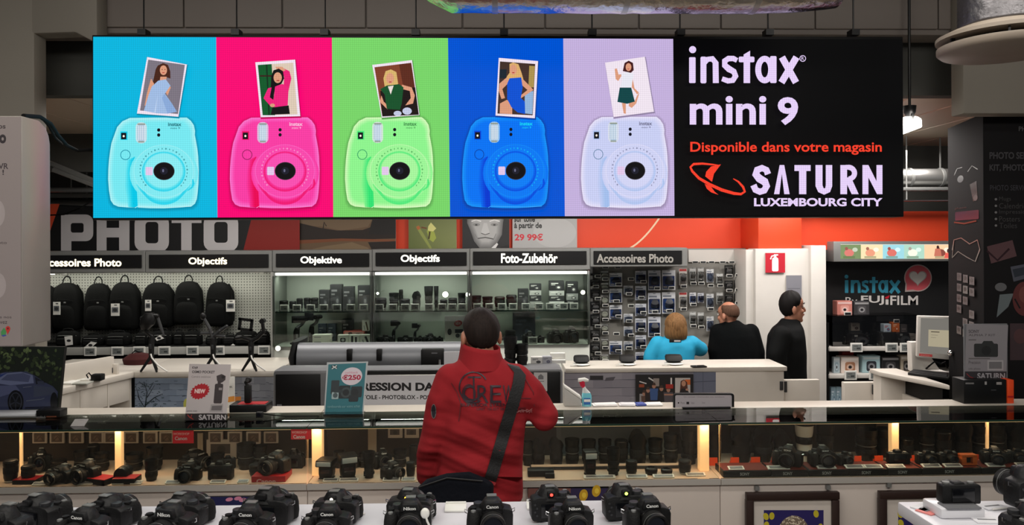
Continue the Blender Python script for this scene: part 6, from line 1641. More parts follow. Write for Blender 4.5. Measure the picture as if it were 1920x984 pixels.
t = thing('document_holder', 'white upright document holder at the right end of the front printer', 'holder', (P(1042, 0, 5.02).x, 5.02, 0)); MB().bb(P(1029, 0, 5.02).x, P(1057, 0, 5.02).x, 5.02, 5.06, zt_, P(1040, 662, 5.02).z).build('panel', LABELW, t, bevel=.003); MB().bb(P(1031, 0, 5.0).x, P(1057, 0, 5.0).x, 4.98, 5.02, zt_, zt_ + .02).build('lip', LABELW, t)

# ================================================================== SERVICE COUNTER
YC = 5.2; ZV = P(1260, 689, YC).z
sv = thing('service_counter', 'long white service counter in front of the pegboard with brick mural front', 'counter', (P(1265, 0, YC).x, YC + .2, 0))
xa, xb = P(1057, 0, YC).x, P(1473, 0, YC).x
MB().bb(xa, xb, YC, YC + .34, ZV - .03, ZV).build('worktop', WHITE, sv, bevel=.004)
MB().bb(xa, xb - .015, YC + .02, YC + .30, 0, ZV - .03).build('body', WHITE, sv, bevel=.003)
p = P(1465, 723, YC + .015); MB().bb(p.x - .01, p.x + .012, YC + .008, YC + .02, p.z - .03, p.z + .03).build('lock', DGREY, sv, bevel=.002)
A = Art(flat(YC + .02, .001)); mural(A, 1058, 697, 1342, 790, (150, 146, 156), 11, 36, 15)
A.rect(1106, 704, 1131, 712, (44, 42, 46)); A.poly([(1136, 708), (1154, 706), (1150, 713), (1134, 714)], (90, 86, 94), False); A.rect(1300, 697, 1342, 790, (110, 116, 136)); A.line([(1300, 716), (1342, 714)], 1.2, (70, 76, 96)); A.line([(1318, 697), (1318, 735)], 1, (80, 86, 104)); A.build('mural_print', ART, sv)
def team(a):
    a.rect(1192, 702, 1300, 790, (22, 20, 22)); a.line([(1199, 715), (1212, 719)], 2, (220, 216, 214)); a.line([(1216, 708), (1226, 714)], 2.4, (220, 216, 214), False); a.rect(1257, 708, 1260, 722, (220, 216, 214), False); a.rect(1225, 709, 1236, 724, (150, 140, 134)); a.rect(1198, 720, 1208, 726, (150, 66, 34)); a.rect(1199, 738, 1207, 760, (150, 148, 150))
    for x, y, c, w_ in ((1208, 742, (96, 70, 60), 6), (1215, 736, (40, 30, 30), 6), (1226, 728, (62, 92, 146), 8), (1240, 733, (30, 26, 28), 7), (1253, 735, (84, 78, 84), 9)):
        a.poly([(x - w_, y), (x + w_, y), (x + w_ * .8, y + 22), (x - w_ * .8, y + 22)], c); a.rect(x - w_ * .6, y + 22, x + w_ * .6, y + 40, (24, 24, 30)); a.ell(x, y - 5, 3.6, 5, (176, 128, 106)); a.poly([(x - 3.6, y - 6), (x - 2, y - 11), (x + 2, y - 11), (x + 3.6, y - 6)], (70, 48, 38))
    a.rect(1248, 720, 1262, 728, (170, 44, 34)); a.rect(1245, 738, 1262, 741, (170, 124, 104)); a.ell(1215, 758, 9, 4, (186, 184, 186)); a.rect(1224, 755, 1230, 761, (200, 198, 200)); a.ell(1255, 757, 7, 3, (150, 148, 150))
    a.rect(1265.5, 708, 1294, 738, (196, 190, 186)); a.rect(1284, 711, 1294, 721, (214, 110, 50)); a.poly([(1276, 714), (1282, 711), (1288, 716), (1290, 736), (1274, 738)], (84, 44, 28)); a.ell(1281.5, 718.5, 4, 5.5, (196, 144, 116)); a.poly([(1272, 738), (1278, 728), (1287, 728), (1293, 738)], (26, 24, 26)); a.ell(1288, 730, 3, 2, (190, 140, 116))
printed('team_poster', 'black photo poster of a shop team and a red-haired woman, on the counter front', 'poster', 1192, 702, 1300, 790, YC - .002, team, thick=.006, edge=BLACK)
gt = thing('swing_gate', 'low white swing gate at the right end of the service counter', 'gate', (P(1502, 0, 5.3).x, 5.3, 0))
MB().bb(P(1469, 0, 5.3).x, P(1534, 0, 5.3).x, 5.3, 5.34, .08, P(1500, 712, 5.3).z).build('panel', WHITE, gt, bevel=.004)
for px in (1474, 1529): MB().bb(P(px, 0, 5.31).x - .015, P(px, 0, 5.31).x + .015, 5.31, 5.33, 0, .09).build('foot', GREYM, gt)
MB().bb(P(1467, 0, 5.29).x, P(1472, 0, 5.29).x, 5.285, 5.3, P(1470, 735, 5.29).z, P(1470, 715, 5.29).z).build('hinge', DGREY, gt)
for px, wp, lb in ((1087, 30, 'left end of the service counter'), (1173, 31, 'middle of the service counter'), (1260, 33, 'counter before the turquoise shirt')):
    b = P(px, 0, YC + .13); z = ZV
    t = thing('counter_device', 'small black padded device on a clear base, ' + lb, 'device', (b.x, YC + .13, z))
    w2 = ms(wp, YC + .13) / 2
    MB().rings([((b.x, YC + .13, z + .008), (w2 * 1.1, 0, 0), (0, .06, 0)), ((b.x, YC + .13, z + .016), (w2 * .9, 0, 0), (0, .05, 0))], 24).build('clear_base', LABELW, t)
    MB().rings([((b.x, YC + .13, z + .016), (w2 * .7, 0, 0), (0, .03, 0)), ((b.x, YC + .12, z + .03), (w2, 0, 0), (0, .035, 0)), ((b.x, YC + .14, z + .055), (w2 * .98, 0, 0), (0, .035, 0)), ((b.x, YC + .15, z + .066), (w2 * .85, 0, 0), (0, .025, 0))], 24).build('padded_body', BLACK2, t)
    MB().tube([(b.x - w2 * .6, YC + .07, z + .012), (b.x - w2 * 1.6, YC + .05, z + .012), (b.x - w2 * 1.5, YC + .08, z + .004), (b.x - w2 * .7, YC + .06, z + .004)], .003, 6).build('lead', CABLEW, t)
c = PZ(1310, 688, ZV); t = thing('mobile_phone', 'black phone lying flat on the service counter', 'phone', c); MB().box((c.x, c.y, ZV + .005), (.10, .055, .008), R(8)).build('body', BLACK, t, bevel=.003); MB().box((c.x, c.y, ZV + .0095), (.09, .048, .001), R(8)).build('screen', LGLASS, t)

# ================================================================== DISPLAY CASES
YF, YR0, YR1 = 3.80, 4.12, 4.28
ZG = P(960, 796, YF).z; ZF = P(960, 902, YF).z
RAILM = pm('case_rail', (196, 188, 176), .4)
CBACK = pm('case_back_dark', (40, 33, 29), .4, noise=2)
GLOWP = pm('warm_light_post', (255, 206, 150), .4, emit=.62, ecol=(255, 190, 128))
mods = [(-330, 575.5, 'left display case with Canon plinths, in front of the side counter'), (576.5, 1349.5, 'middle display case behind the man in red'), (1350.5, 2260, 'right display case with the black and orange plinths')]
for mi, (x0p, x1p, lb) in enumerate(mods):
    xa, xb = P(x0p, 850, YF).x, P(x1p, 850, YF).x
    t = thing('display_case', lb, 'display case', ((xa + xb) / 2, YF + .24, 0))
    MB().bb(xa, xb, YF, YR1, .0, ZF - .028).build('base_cabinet', CASEW, t, bevel=.003)
    MB().bb(xa, xb, YF - .012, YR1, ZF - .026, ZF).build('floor_board', BEIGE, t, bevel=.003)
    MB().bb(xa, xb, YF - .016, YF - .0125, ZF - .026, ZF + .003).build('front_trim', pm('case_trim_grey', (168, 164, 158), .4), t)
    MB().bb(xa + .002, xb - .002, YF, YF + .006, ZF + .001, ZG - .008).build('front_glass', GLASS, t)
    MB().bb(xa, xb, YF - .008, YR0 + .01, ZG - .008, ZG).build('top_glass', GLASS_TOP, t)
    MB().bb(xa, xb, YF - .010, YF - .0082, ZG - .009, ZG + .001).build('glass_edge', EDGEG, t)
    MB().bb(xa, xb, YR0, YR1, ZG - .02, ZG + .002).build('rear_rail', RAILM, t, bevel=.004)
    MB().bb(xa, xb, YR1 - .03, YR1 - .01, ZF, ZG - .02).build('sliding_back', CBACK, t)
    MB().bb(xa, xb, YR1 - .036, YR1 - .031, ZG - .06, ZG - .021).build('painted_reflection_strip', pm('painted_reflection_grey', (116, 122, 112), .4), t)  # pale strip added to imitate reflections in the top glass
    # lit posts
    for px, w_, Y in {0: ((221, 12, 3.98), (38.5, 5, 4.02)), 1: ((594, 19, 3.92), (1321, 18, 3.92)), 2: ((1679, 14, 3.98), (1852.5, 5, 4.05))}[mi]:
        x = P(px, 840, Y).x; r = ms(w_, Y) / 2
        MB().bb(x - r, x + r, Y, Y + 2 * r, ZF + .001, ZG - .009).build('light_post', GLOWP, t, bevel=.003)
        d = bpy.data.lights.new('case_lamp', 'AREA'); d.energy = .5 if w_ > 8 else .2; d.color = (1, .64, .38); d.size = .06; d.shape = 'DISK'
        o = bpy.data.objects.new('case_lamp', d); COL.objects.link(o); o.location = (x, Y - .03, ZG - .03); o.rotation_euler = (R(-15), 0, 0)
    MB().bb(xa + .05, xb - .05, YF + .03, YF + .045, ZG - .02, ZG - .0085).build('lamp_strip', pm('case_strip_glow', (255, 214, 160), .4, emit=.8, ecol=(255, 200, 140)), t)
    d = bpy.data.lights.new('case_strip_lamp', 'AREA'); d.shape = 'RECTANGLE'; d.size = xb - xa - .2; d.size_y = .02; d.energy = 1.25 * (xb - xa) / 2 * (.3 if mi == 2 else 1.0); d.color = (1, .68, .44)
    o = bpy.data.objects.new('case_strip_lamp', d); COL.objects.link(o); o.location = ((xa + xb) / 2, YF + .05, ZG - .024); o.rotation_euler = (R(28), 0, 0)

# small framed pictures and cards standing against the dark back of the cases
YBK = YR1 - .045
for px, lb in ((74, 'first'), (106.5, 'second'), (142.5, 'third'), (180.5, 'fourth'), (208, 'fifth'), (245.5, 'sixth'), (281.5, 'seventh'), (312, 'eighth'), (404, 'ninth'), (440, 'tenth'), (475, 'eleventh'), (508, 'twelfth')):
    c = P(px, 820, YBK)
    t = thing('framed_card', 'small white-framed card along the case back, %s from left in the left display case' % lb, 'card', (c.x, YBK, c.z))
    w2, h2 = ms(13.5, YBK), ms(11, YBK)
    MB().bb(c.x - w2, c.x + w2, YBK, YBK + .012, c.z - h2, c.z + h2).build('frame', pm('card_frame_pale', (176, 168, 160), .5), t, bevel=.003)
    A = Art(flat(YBK, .001)); A.rect(px - 10, 812, px + 10, 828.5, (84, 72, 64)); A.ell(px, 821, 5, 5, (110, 92, 80)); A.line([(px - 6, 826), (px + 2, 818), (px + 8, 826)], 1.6, (64, 52, 46)); A.build('picture', ART, t)
for px, wp, y0, y1, lb in ((415, 56, 824, 860, 'pale card with a dark camera picture against the back of the left display case'), (474, 28, 828, 846, 'small pale card beside the camera picture card in the left display case'), (772, 27, 800, 821, 'small framed picture left of the man in red, back of the middle case'), (741, 27, 800, 821, 'small framed picture second left of the man in red, back of the middle case')):
    c = P(px, y1, YBK); t = thing('framed_card', lb, 'card', c)
    MB().pbox(px - wp / 2, y0, px + wp / 2, y1, YBK, .01).build('frame', MATS['card_frame_pale'], t, bevel=.002)
    A = Art(flat(YBK, .001)); A.rect(px - wp * .36, y0 + (y1 - y0) * .22, px + wp * .3, y0 + (y1 - y0) * .72, (70, 62, 58)); A.ell(px, (y0 + y1) / 2, wp * .14, (y1 - y0) * .2, (44, 38, 36)); A.build('picture', ART, t)
for x0, x1, y0, y1, c, lb in ((1040, 1216, 796, 850, (84, 92, 100), 'blue-grey board leaning at the back of the middle display case'), (1216, 1250, 798, 850, (150, 146, 136), 'pale board at the back of the middle display case, left of the lit post'), (686, 702, 800, 850, (150, 138, 122), 'narrow beige board at the back of the middle display case'), (1640, 1664, 800, 850, (110, 98, 88), 'narrow beige board at the back of the right display case'), (366, 376, 806, 858, (160, 148, 130), 'thin beige board beside the red tag, back of the left display case')):
    c_ = P((x0 + x1) / 2, y1, YBK + .012); t = thing('backing_board', lb, 'board', c_)
    zt = P(960, y0, YBK).z
    MB().bb(P(x0, 0, YBK).x, P(x1, 0, YBK).x, YBK + .004, YBK + .012, ZF, min(zt, ZG - .022)).build('board', pm('backing_%d' % x0, c, .5), t)
    MB().bb(P(x0, 0, YBK).x, P(x1, 0, YBK).x, YBK - .006, YBK + .004, ZF, ZF + .01).build('foot_strip', GREYM, t)

# red tags hanging from the case top
for x0, x1, y0, y1, lb in ((320, 359, 800, 831, 'red tag with white lettering under the glass, below the NEW price card'), (542, 580, 797, 826, 'red tag with white lettering under the glass, left of the green price poster')):
    Y = YF + .012
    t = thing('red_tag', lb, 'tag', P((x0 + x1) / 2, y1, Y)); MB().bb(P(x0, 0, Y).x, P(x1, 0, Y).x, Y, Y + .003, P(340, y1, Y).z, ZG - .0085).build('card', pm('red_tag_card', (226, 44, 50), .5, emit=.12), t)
    A = Art(flat(Y, .001)); A.text('WORKSHOP', x0 + 5, y0 + 11, x1 - 4, y0 + 15.5, (250, 190, 184), .02); A.text('Canon', x0 + 8, y0 + 18, x1 - 8, y0 + 25, (250, 226, 220), .03, lift=False); A.build('lettering', ART, t)

# ---- goods inside, (kind, pixel x, width, height, label stem)
ZI = ZF + .001
def goods(items, Y, place, grp, rz=0.25):
    for it in items:
        key, px, wp, hp, nm = it[:5]
        put_on(key, px, wp, hp, Y + (it[6] if len(it) > 6 else 0), ZI, nm + ', ' + place, it[5] if len(it) > 5 else random.uniform(-rz, rz), grp)
L = 'front row, left case'
goods([('short', 20, 25, 40, 'black lens leaning at the left end of the front row'), ('short', 53, 24, 30, 'short black lens, second in the front row'), ('dslr', 118, 50, 32, 'black camera turned to the left', -.5), ('dslrn', 165, 48, 40, 'large black camera turned half left', -.4),
       ('caplens', 231, 25, 26, 'black lens lying with its round cap forward by the lit post', .0), ('zoom', 284, 24, 38, 'tall black lens right of the lit post', 0), ('dslr', 355, 44, 34, 'black camera with chrome-ringed lens below the red tag', -.1), ('compact', 414, 44, 34, 'black camera seen from behind, right of the red tag', PI), ('short', 480, 25, 22, 'short black lens beside the red plinth', 0, 0.05)], YF + .09, L, 'front row of the left display case')
goods([('dslr', 76, 36, 42, 'dark camera left of the lit post', .3), ('short', 110, 28, 20, 'short lens with pale rim'), ('zoom', 152, 26, 36, 'black zoom lens with bright rim'), ('zoom', 191, 28, 32, 'black zoom lens left of the lit post'), ('short', 175, 22, 42, 'tall dark lens behind the two zooms', 0, .06), ('zoom', 252, 32, 30, 'black zoom lens just right of the lit post'), ('zoom', 290, 30, 42, 'black hooded zoom behind the tall front lens'), ('dslrn', 362, 58, 36, 'wide dark camera lying sideways behind the red tag', 1.2), ('zoom', 408, 26, 28, 'dark zoom lens under the pale picture card'), ('compact', 426, 30, 24, 'dark camera under the pale picture card', .3), ('zoom', 462, 34, 46, 'thick black lens left of the big zoom camera'), ('zoom', 488, 26, 42, 'dark lens behind the big zoom camera'), ('dslr', 553, 34, 36, 'dark camera with a bright viewfinder glint', PI)], YF + .27, 'rear row, left case', 'rear row of the left display case')
# plinths with red tops
for px, wp, hp, Y, rz, lb in ((215, 44, 9, 4.0, -.35, 'dark plinth with red top behind the lit post, left display case'), (262, 40, 9, 4.0, .0, 'dark plinth with red top right of the lit post, left display case'), (84, 40, 7, 4.02, 0, 'dark plinth with red top at the far left, left display case')):
    x = P(px, 870, Y).x; w2, h_ = ms(wp, Y) / 2, ms(hp, Y)
    t = thing('plinth', lb, 'plinth', (x, Y, ZI)); MB().box((x, Y - .14, ZI + h_ / 2), (w2 * 2, .08, h_), rz).build('block', BLACK, t, bevel=.002); MB().box((x, Y - .14, ZI + h_ + .0015), (w2 * 1.96, .076, .003), rz).build('red_top', RED, t)
Yp = YF + .03
t = thing('red_plinth', 'red stepped plinth with white lettering under the big zoom camera in the left case', 'plinth', (P(500, 905, Yp).x, Yp, ZI))
MB().bb(P(467, 0, Yp).x, P(531, 0, Yp).x, Yp, Yp + .13, ZI, ZI + ms(11, Yp)).build('block', RED, t, bevel=.002)
A = Art(flat(Yp, .001)); A.text('Canon', 481, 898, 517, 906, (220, 180, 176), .03); A.build('lettering', ART, t)
st_, wd_, ht_ = DIM['dslr']; px_ = P(518, 890, Yp + .08)
o = st_.get('big black camera with long zoom lens on the red plinth, left display case', (px_.x, Yp + .085, ZI + ms(11, Yp) + .001), -.45, (ms(52, 3.9) / .13, 1.2, ms(38, 3.9) / .102), 'front row of the left display case')
M_ = 'front row, middle case'
goods([('flash', 613, 33, 36, 'black flash unit next to the lit post', -.15), ('flash', 652, 34, 44, 'black flash unit with pale top, on its foot', .4), ('tele', 692, 23, 48, 'tall ribbed black lens'), ('dslrn', 733, 42, 30, 'black camera with its lens turned right', .9), ('short', 770, 17, 28, 'short black lens beside the red sleeve'),
       ('flash', 1106, 26, 46, 'flash unit with pale diffuser, right of the man in red', .1), ('tele', 1150, 26, 50, 'tall black zoom lens in the front row'), ('short', 1184, 22, 26, 'short black lens with a bright rim', 0), ('pancake', 1221, 24, 14, 'flat black pancake lens, left of two', 0), ('pancake', 1250, 22, 11, 'flat black pancake lens, right of two', 0), ('short', 1284, 24, 26, 'short black lens under the tallest lens', 0)], YF + .09, M_, 'front row of the middle display case')
goods([('zoom', 636, 22, 30, 'dark lens right of the lit post'), ('compact', 662, 28, 18, 'dark camera behind the flash units', .3), ('zoom', 682, 18, 26, 'dark slim lens behind the tall ribbed lens'), ('dslr', 716, 36, 34, 'dark camera between two lenses', .4), ('zoom', 750, 26, 32, 'black zoom lens with a white rim'), ('short', 776, 18, 40, 'black lens half hidden by the red sleeve'),
       ('zoom', 990, 22, 44, 'black lens just right of the red jacket'), ('petal', 1010, 26, 48, 'black lens with petal hood, first right of the man'), ('petal', 1043, 28, 50, 'black lens with brown petal hood, second right of the man'), ('zoom', 1073, 28, 48, 'wide black zoom lens, third right of the man'), ('zoom', 1104, 28, 46, 'wide black zoom lens behind the flash unit'), ('zoom', 1134, 26, 46, 'black zoom lens left of the tall one'), ('short', 1165, 26, 46, 'black lens behind the tall front zoom'), ('petal', 1196, 36, 62, 'big black lens with a wavy hood'), ('zoom', 1229, 28, 46, 'black zoom lens right of the wavy hood'), ('zoom', 1258, 28, 56, 'thick black lens left of the tallest lens'), ('tele', 1292, 34, 80, 'tallest black tele lens, next to the lit post')], YF + .27, 'rear row, middle case', 'rear row of the middle display case')
x = P(1014, 890, YF + .08).x; t = thing('black_case', 'long black accessory box in the front of the middle display case, right of the man', 'box', (x, YF + .09, ZI)); MB().bb(x - .066, x + .066, YF + .06, YF + .12, ZI, ZI + .032).build('box_body', BLACK, t, bevel=.003); MB().bb(x + .02, x + .066, YF + .035, YF + .058, ZI, ZI + .022).build('front_step', BLACK2, t, bevel=.002)
Yp = YF + .18; t = thing('lens_riser', 'long white-topped riser under the rear lenses in the middle display case', 'riser', (P(1150, 0, Yp).x, Yp, ZI)); MB().bb(P(990, 0, Yp).x, P(1275, 0, Yp).x, Yp - .005, Yp + .03, ZI, ZI + .016).build('step', DGREY, t, bevel=.002); MB().bb(P(992, 0, Yp).x, P(1273, 0, Yp).x, Yp - .004, Yp + .028, ZI + .016, ZI + .019).build('top_strip', BEIGE, t)
R_ = 'in the right display case'
# black and orange plinths
Yp = YF + .015
for x0, x1, lb in ((1352, 1441, 'first'), (1442, 1512, 'second'), (1513, 1588, 'third'), (1589, 1660, 'fourth'), (1661, 1724, 'fifth'), (1725, 1836, 'sixth'), (1837, 1925, 'seventh')):
    t = thing('orange_top_plinth', 'black plinth with orange top, %s from left in the right display case' % lb, 'plinth', (P((x0 + x1) / 2, 0, Yp).x, Yp, ZI))
    hz = ms(12, Yp)
    MB().bb(P(x0, 0, Yp).x, P(x1, 0, Yp).x, Yp, Yp + .14, ZI, ZI + hz).build('block', BLACK, t, bevel=.002)
    MB().bb(P(x0 + 2, 0, Yp).x, P(x1 - 2, 0, Yp).x, Yp + .006, Yp + .134, ZI + hz, ZI + hz + .002).build('orange_top', ORANGED, t)
    cx = (x0 + x1) / 2; yl = P(0, 0, Yp); 
    A = Art(lambda x, y, k: Vector((P(x, 890, Yp).x, Yp - .001 - k, ZI + hz * y))); A.text('SONY', cx - 9, .25, cx + 9, .75, (170, 168, 166), .03)
    A.v = [Vector((v.x, v.y, 2 * ZI + hz - v.z)) for v in A.v]; A.build('lettering', ART, t)
ZI0 = ZI; ZI = ZI0 + ms(12, Yp) + .004
goods([('dslrx', 1478, 52, 38, 'black camera facing left', -.6), ('dslrx', 1540, 50, 36, 'black camera with a round dark lens cap forward', .0), ('compact', 1583, 34, 24, 'flat black camera', .2), ('compact', 1684, 42, 26, 'black box-shaped camera below the lit post', PI), ('compact', 1736, 40, 24, 'black camera, left of two in the middle', .1), ('compact', 1776, 40, 24, 'black camera, right of two in the middle', .1), ('dslrx', 1862, 46, 30, 'black camera at the far right', -.3), ('compact', 1905, 40, 26, 'black camera at the right edge', -.2)], YF + .10, 'on the orange-topped plinths', 'cameras on the orange plinths')
ZI = ZI0
goods([('petal', 1341, 26, 52, 'black hooded lens just right of the lit post'), ('petal', 1390, 40, 66, 'big black hooded lens, first of three'), ('petal', 1430, 38, 60, 'big black hooded lens, second of three'), ('petal', 1466, 34, 56, 'big black hooded lens, third of three'), ('whitetele', 1508, 36, 84, 'white tele lens with black band'), ('tele', 1547, 36, 88, 'tall black tele lens right of the white one'), ('zoom', 1624, 42, 58, 'wide black lens with a bright rim'), ('short', 1658, 30, 60, 'black lens left of the lit post'), ('short', 1700, 26, 40, 'dark lens right of the lit post'), ('zoom', 1738, 30, 60, 'dark lens with brown rim'), ('short', 1766, 34, 54, 'wide black lens with a bright tan rim'), ('petal', 1806, 34, 72, 'big black hooded lens in the right half'), ('zoom', 1838, 30, 62, 'black lens beside the thin lit post'), ('zoom', 1868, 32, 64, 'black lens right of the thin lit post'), ('petal', 1905, 34, 70, 'dark hooded lens at the right edge')], YF + .30, 'rear row, right case', 'rear row of the right display case')
# little glowing orange cards between the lenses, and price strips lying on the plinths
for i, (px, wp) in enumerate(((1334, 15), (1374, 16), (1413, 17), (1447, 8), (1561, 8), (1605, 13), (1644, 16), (1711, 9), (1824, 15), (1907, 16))):
    Y = YF + .215; c = P(px, 0, Y); t = thing('orange_marker', 'small bright orange marker card, %s from left in the right display case' % ORD[i + 1], 'card', (c.x, Y, ZI))
    w2 = ms(wp, Y) / 2; MB().bb(c.x - w2, c.x + w2, Y, Y + .004, ZI + .018, ZI + .042).build('card', ORANGE, t); MB().bb(c.x - w2, c.x + w2, Y + .001, Y + .02, ZI, ZI + .02).build('foot', ORANGE, t)
pos = [(1376, 30), (1455, 42), (1545, 36), (1598, 36), (1633, 34), (1675, 34), (1742, 36), (1782, 34), (1862, 34), (1915, 30)]
for i, (px, wp) in enumerate(pos):
    Y = YF + .035; c = P(px, 0, Y); z = ZI + ms(12, Yp) + .003; w2 = ms(wp, Y) / 2
    t = thing('price_strip', 'white price strip lying on the orange-topped plinths, %s from left' % ORD[i + 1], 'price label', (c.x, Y, z))
    MB().box((c.x, Y, z + .006), (w2 * 2, .03, .004), 0, R(18)).build('frame', LABELW, t); MB().box((c.x, Y - .001, z + .0085), (w2 * 1.6, .018, .002), 0, R(18)).build('display', MGREY, t)
for i, (px, wp, Y) in enumerate(((70, 24, .03), (155, 32, .03), (218, 22, .03), (252, 20, .03), (320, 26, .03), (405, 28, .03), (452, 20, .03), (616, 28, .03), (650, 36, .03), (730, 32, .03), (762, 26, .03), (1120, 60, .03), (1190, 40, .03), (1240, 40, .03), (1300, 36, .05))):
    Y = YF + Y; c = P(px, 0, Y); w2 = ms(wp, Y) / 2
    side = 'left' if px < 575 else 'middle'
    n = [q for q in (70, 155, 218, 252, 320, 405, 452)] if px < 575 else [616, 650, 730, 762, 1120, 1190, 1240, 1300]
    t = thing('price_strip', 'white price strip on the front edge, %s from left, %s display case' % (ORD[n.index(px) + 1], side), 'price label', (c.x, Y, ZI))
    MB().box((c.x, Y, ZI + .007), (w2 * 2, .026, .004), 0, R(18)).build('frame', LABELW, t); MB().box((c.x, Y - .001, ZI + .0095), (w2 * 1.7, .015, .002), 0, R(18)).build('display', MGREY, t)
t = thing('orange_gadget', 'orange square camera case with a dark hole on the sixth orange-topped plinth', 'case', (P(1810, 0, YF + .07).x, YF + .07, ZI + .035))
c = P(1810, 0, YF + .07); z = ZI + ms(12, Yp) + .004; m = MB(); s = ms(1, YF)
for a0, a1, b0, b1 in ((-15, 15, 15, 20), (-15, -6, 3, 15), (6, 15, 3, 15), (-15, 15, 0, 3)): m.bb(c.x + a0 * s, c.x + a1 * s, YF + .05, YF + .09, z + b0 * s, z + b1 * s)
m.build('shell', pm('orange_leather', (206, 96, 30), .6), t, bevel=.002); MB().bb(c.x - 6 * s, c.x + 6 * s, YF + .07, YF + .09, z + 3 * s, z + 15 * s).build('dark_hole', BLACK, t)

# ================================================================== THINGS STANDING ON THE CASES
# printed car picture block
Yc = 4.2; zr = ZG + .003
t = thing('car_picture', 'photo block of a dark blue sports car before trees, at the left edge', 'picture', (P(20, 0, Yc).x, Yc, zr))
tr, br = P(121, 650, Yc), P(109, 776, Yc); xl = P(-130, 0, Yc).x
MB().prism([(xl, zr), (br.x, zr), (tr.x, tr.z), (xl, tr.z)], Yc, Yc + .025).build('block', BLACK, t)
A = Art(flat(Yc, .001)); A.poly([(-125, 650), (121, 650), (109, 777), (-125, 777)], (30, 36, 28))
rnd = random.Random(11)
for i in range(240):
    x, y = rnd.uniform(-120, 116), rnd.betavariate(1.3, 2.2) * 70 + 653
    if x > 118 - (y - 650) * .1: continue
    A.ell(x, y, rnd.uniform(2, 6), rnd.uniform(1.5, 4), mixc((32, 42, 26), (116, 134, 86), rnd.random() ** 1.6 * (1 - (y - 650) / 110)), lift=(i % 24 == 0), n=7, rot=rnd.uniform(0, 3))
A.rect(-125, 768, 108, 777, (34, 34, 38)); CB = (58, 64, 92)
A.poly([(-60, 722), (-30, 706), (10, 697), (50, 696), (66, 704), (84, 716), (100, 724), (109, 734), (108, 752), (104, 764), (60, 766), (-60, 772)], CB)
A.poly([(-20, 716), (4, 700), (40, 697), (62, 703), (64, 718), (20, 722)], (110, 118, 152)); A.poly([(2, 712), (14, 702), (44, 699), (58, 704), (54, 716)], (78, 84, 116)); A.poly([(0, 702), (14, 699), (-10, 714)], (44, 60, 120))
A.poly([(66, 706), (86, 717), (68, 720)], (30, 32, 42)); A.poly([(70, 714), (82, 714), (84, 721), (72, 721)], (56, 62, 82)); A.poly([(-60, 724), (30, 722), (38, 732), (0, 744), (-60, 748)], (86, 92, 126)); A.poly([(64, 722), (100, 726), (107, 738), (64, 744)], (66, 72, 92))
A.ell(30, 753, 15, 22, (16, 17, 22)); A.ring(30, 753, 12, 18, 2, (50, 54, 66)); 
for k in range(5):
    u = 2 * PI * k / 5 + .3; A.line([(30, 753), (30 + 10 * math.cos(u), 753 + 15 * math.sin(u))], 2.4, (40, 43, 54), lift=(k == 0))
A.ell(102, 753, 7, 18, (16, 17, 22)); A.line([(50, 751), (78, 748), (84, 746)], 1.6, (92, 98, 114)); A.line([(48, 764), (96, 762)], 1.4, (24, 26, 34)); A.line([(44, 726), (60, 724)], 1, (110, 116, 136))
A.build('print', ARTG, t)
p = thing('picture_ledge', 'white ledge under the sports car picture at the left edge', 'ledge', (P(-10, 0, 4.0).x, 4.0, zr)); MB().bb(P(-130, 0, 4.05).x, P(62, 0, 4.05).x, 4.05, 4.16, zr, zr + .018).build('board', pm('ledge_white', (214, 216, 220), .25), p, bevel=.003); MB().bb(P(-130, 0, 4.04).x, P(62, 0, 4.04).x, 4.045, 4.05, zr, zr + .008).build('front_lip', SILVER, p)
p = thing('name_strip', 'short black strip with tiny lettering below the sports car picture', 'strip', (P(87, 0, 4.05).x, 4.05, zr)); MB().bb(P(64, 0, 4.05).x, P(109, 0, 4.05).x, 4.05, 4.12, zr, zr + ms(13, 4.05)).build('block', BLACK, p, bevel=.002); A = Art(flat(4.05, .001)); A.text('Fotoblock', 67, 779, 86, 785, (150, 150, 150), .01); A.rect(87, 779.5, 106, 782, (110, 60, 40)); A.build('lettering', ART, p)
def easel(name, lb, cat, q, Y, paint, mat=ART, lean=.05, base=True):
    """thin printed card leaning back on a clear foot, standing on the case top"""
    zb_ = ZG + .002
    cs = [P(q[0][0], q[0][1], Y + lean), P(q[1][0], q[1][1], Y + lean), P(q[2][0], q[2][1], Y), P(q[3][0], q[3][1], Y)]
    t = thing(name, lb, cat, ((cs[2].x + cs[3].x) / 2, Y, zb_))
    slabq(cs, .004).build('card', LABELW, t)
    w_, h_ = 100.0, 100.0
    A = Art(quad_map(*cs, w_, h_), .00015); A.k = 4; paint(A); A.build('print', mat, t)
    if base:
        MB().bb(cs[3].x, cs[2].x, Y - .012, Y + .07, zb_, zb_ + .005).build('clear_foot', ACRYL, t); MB().bb(cs[3].x, cs[2].x, Y - .006, Y - .002, zb_ + .005, zb_ + .018).build('clear_lip', ACRYL, t)
    return t
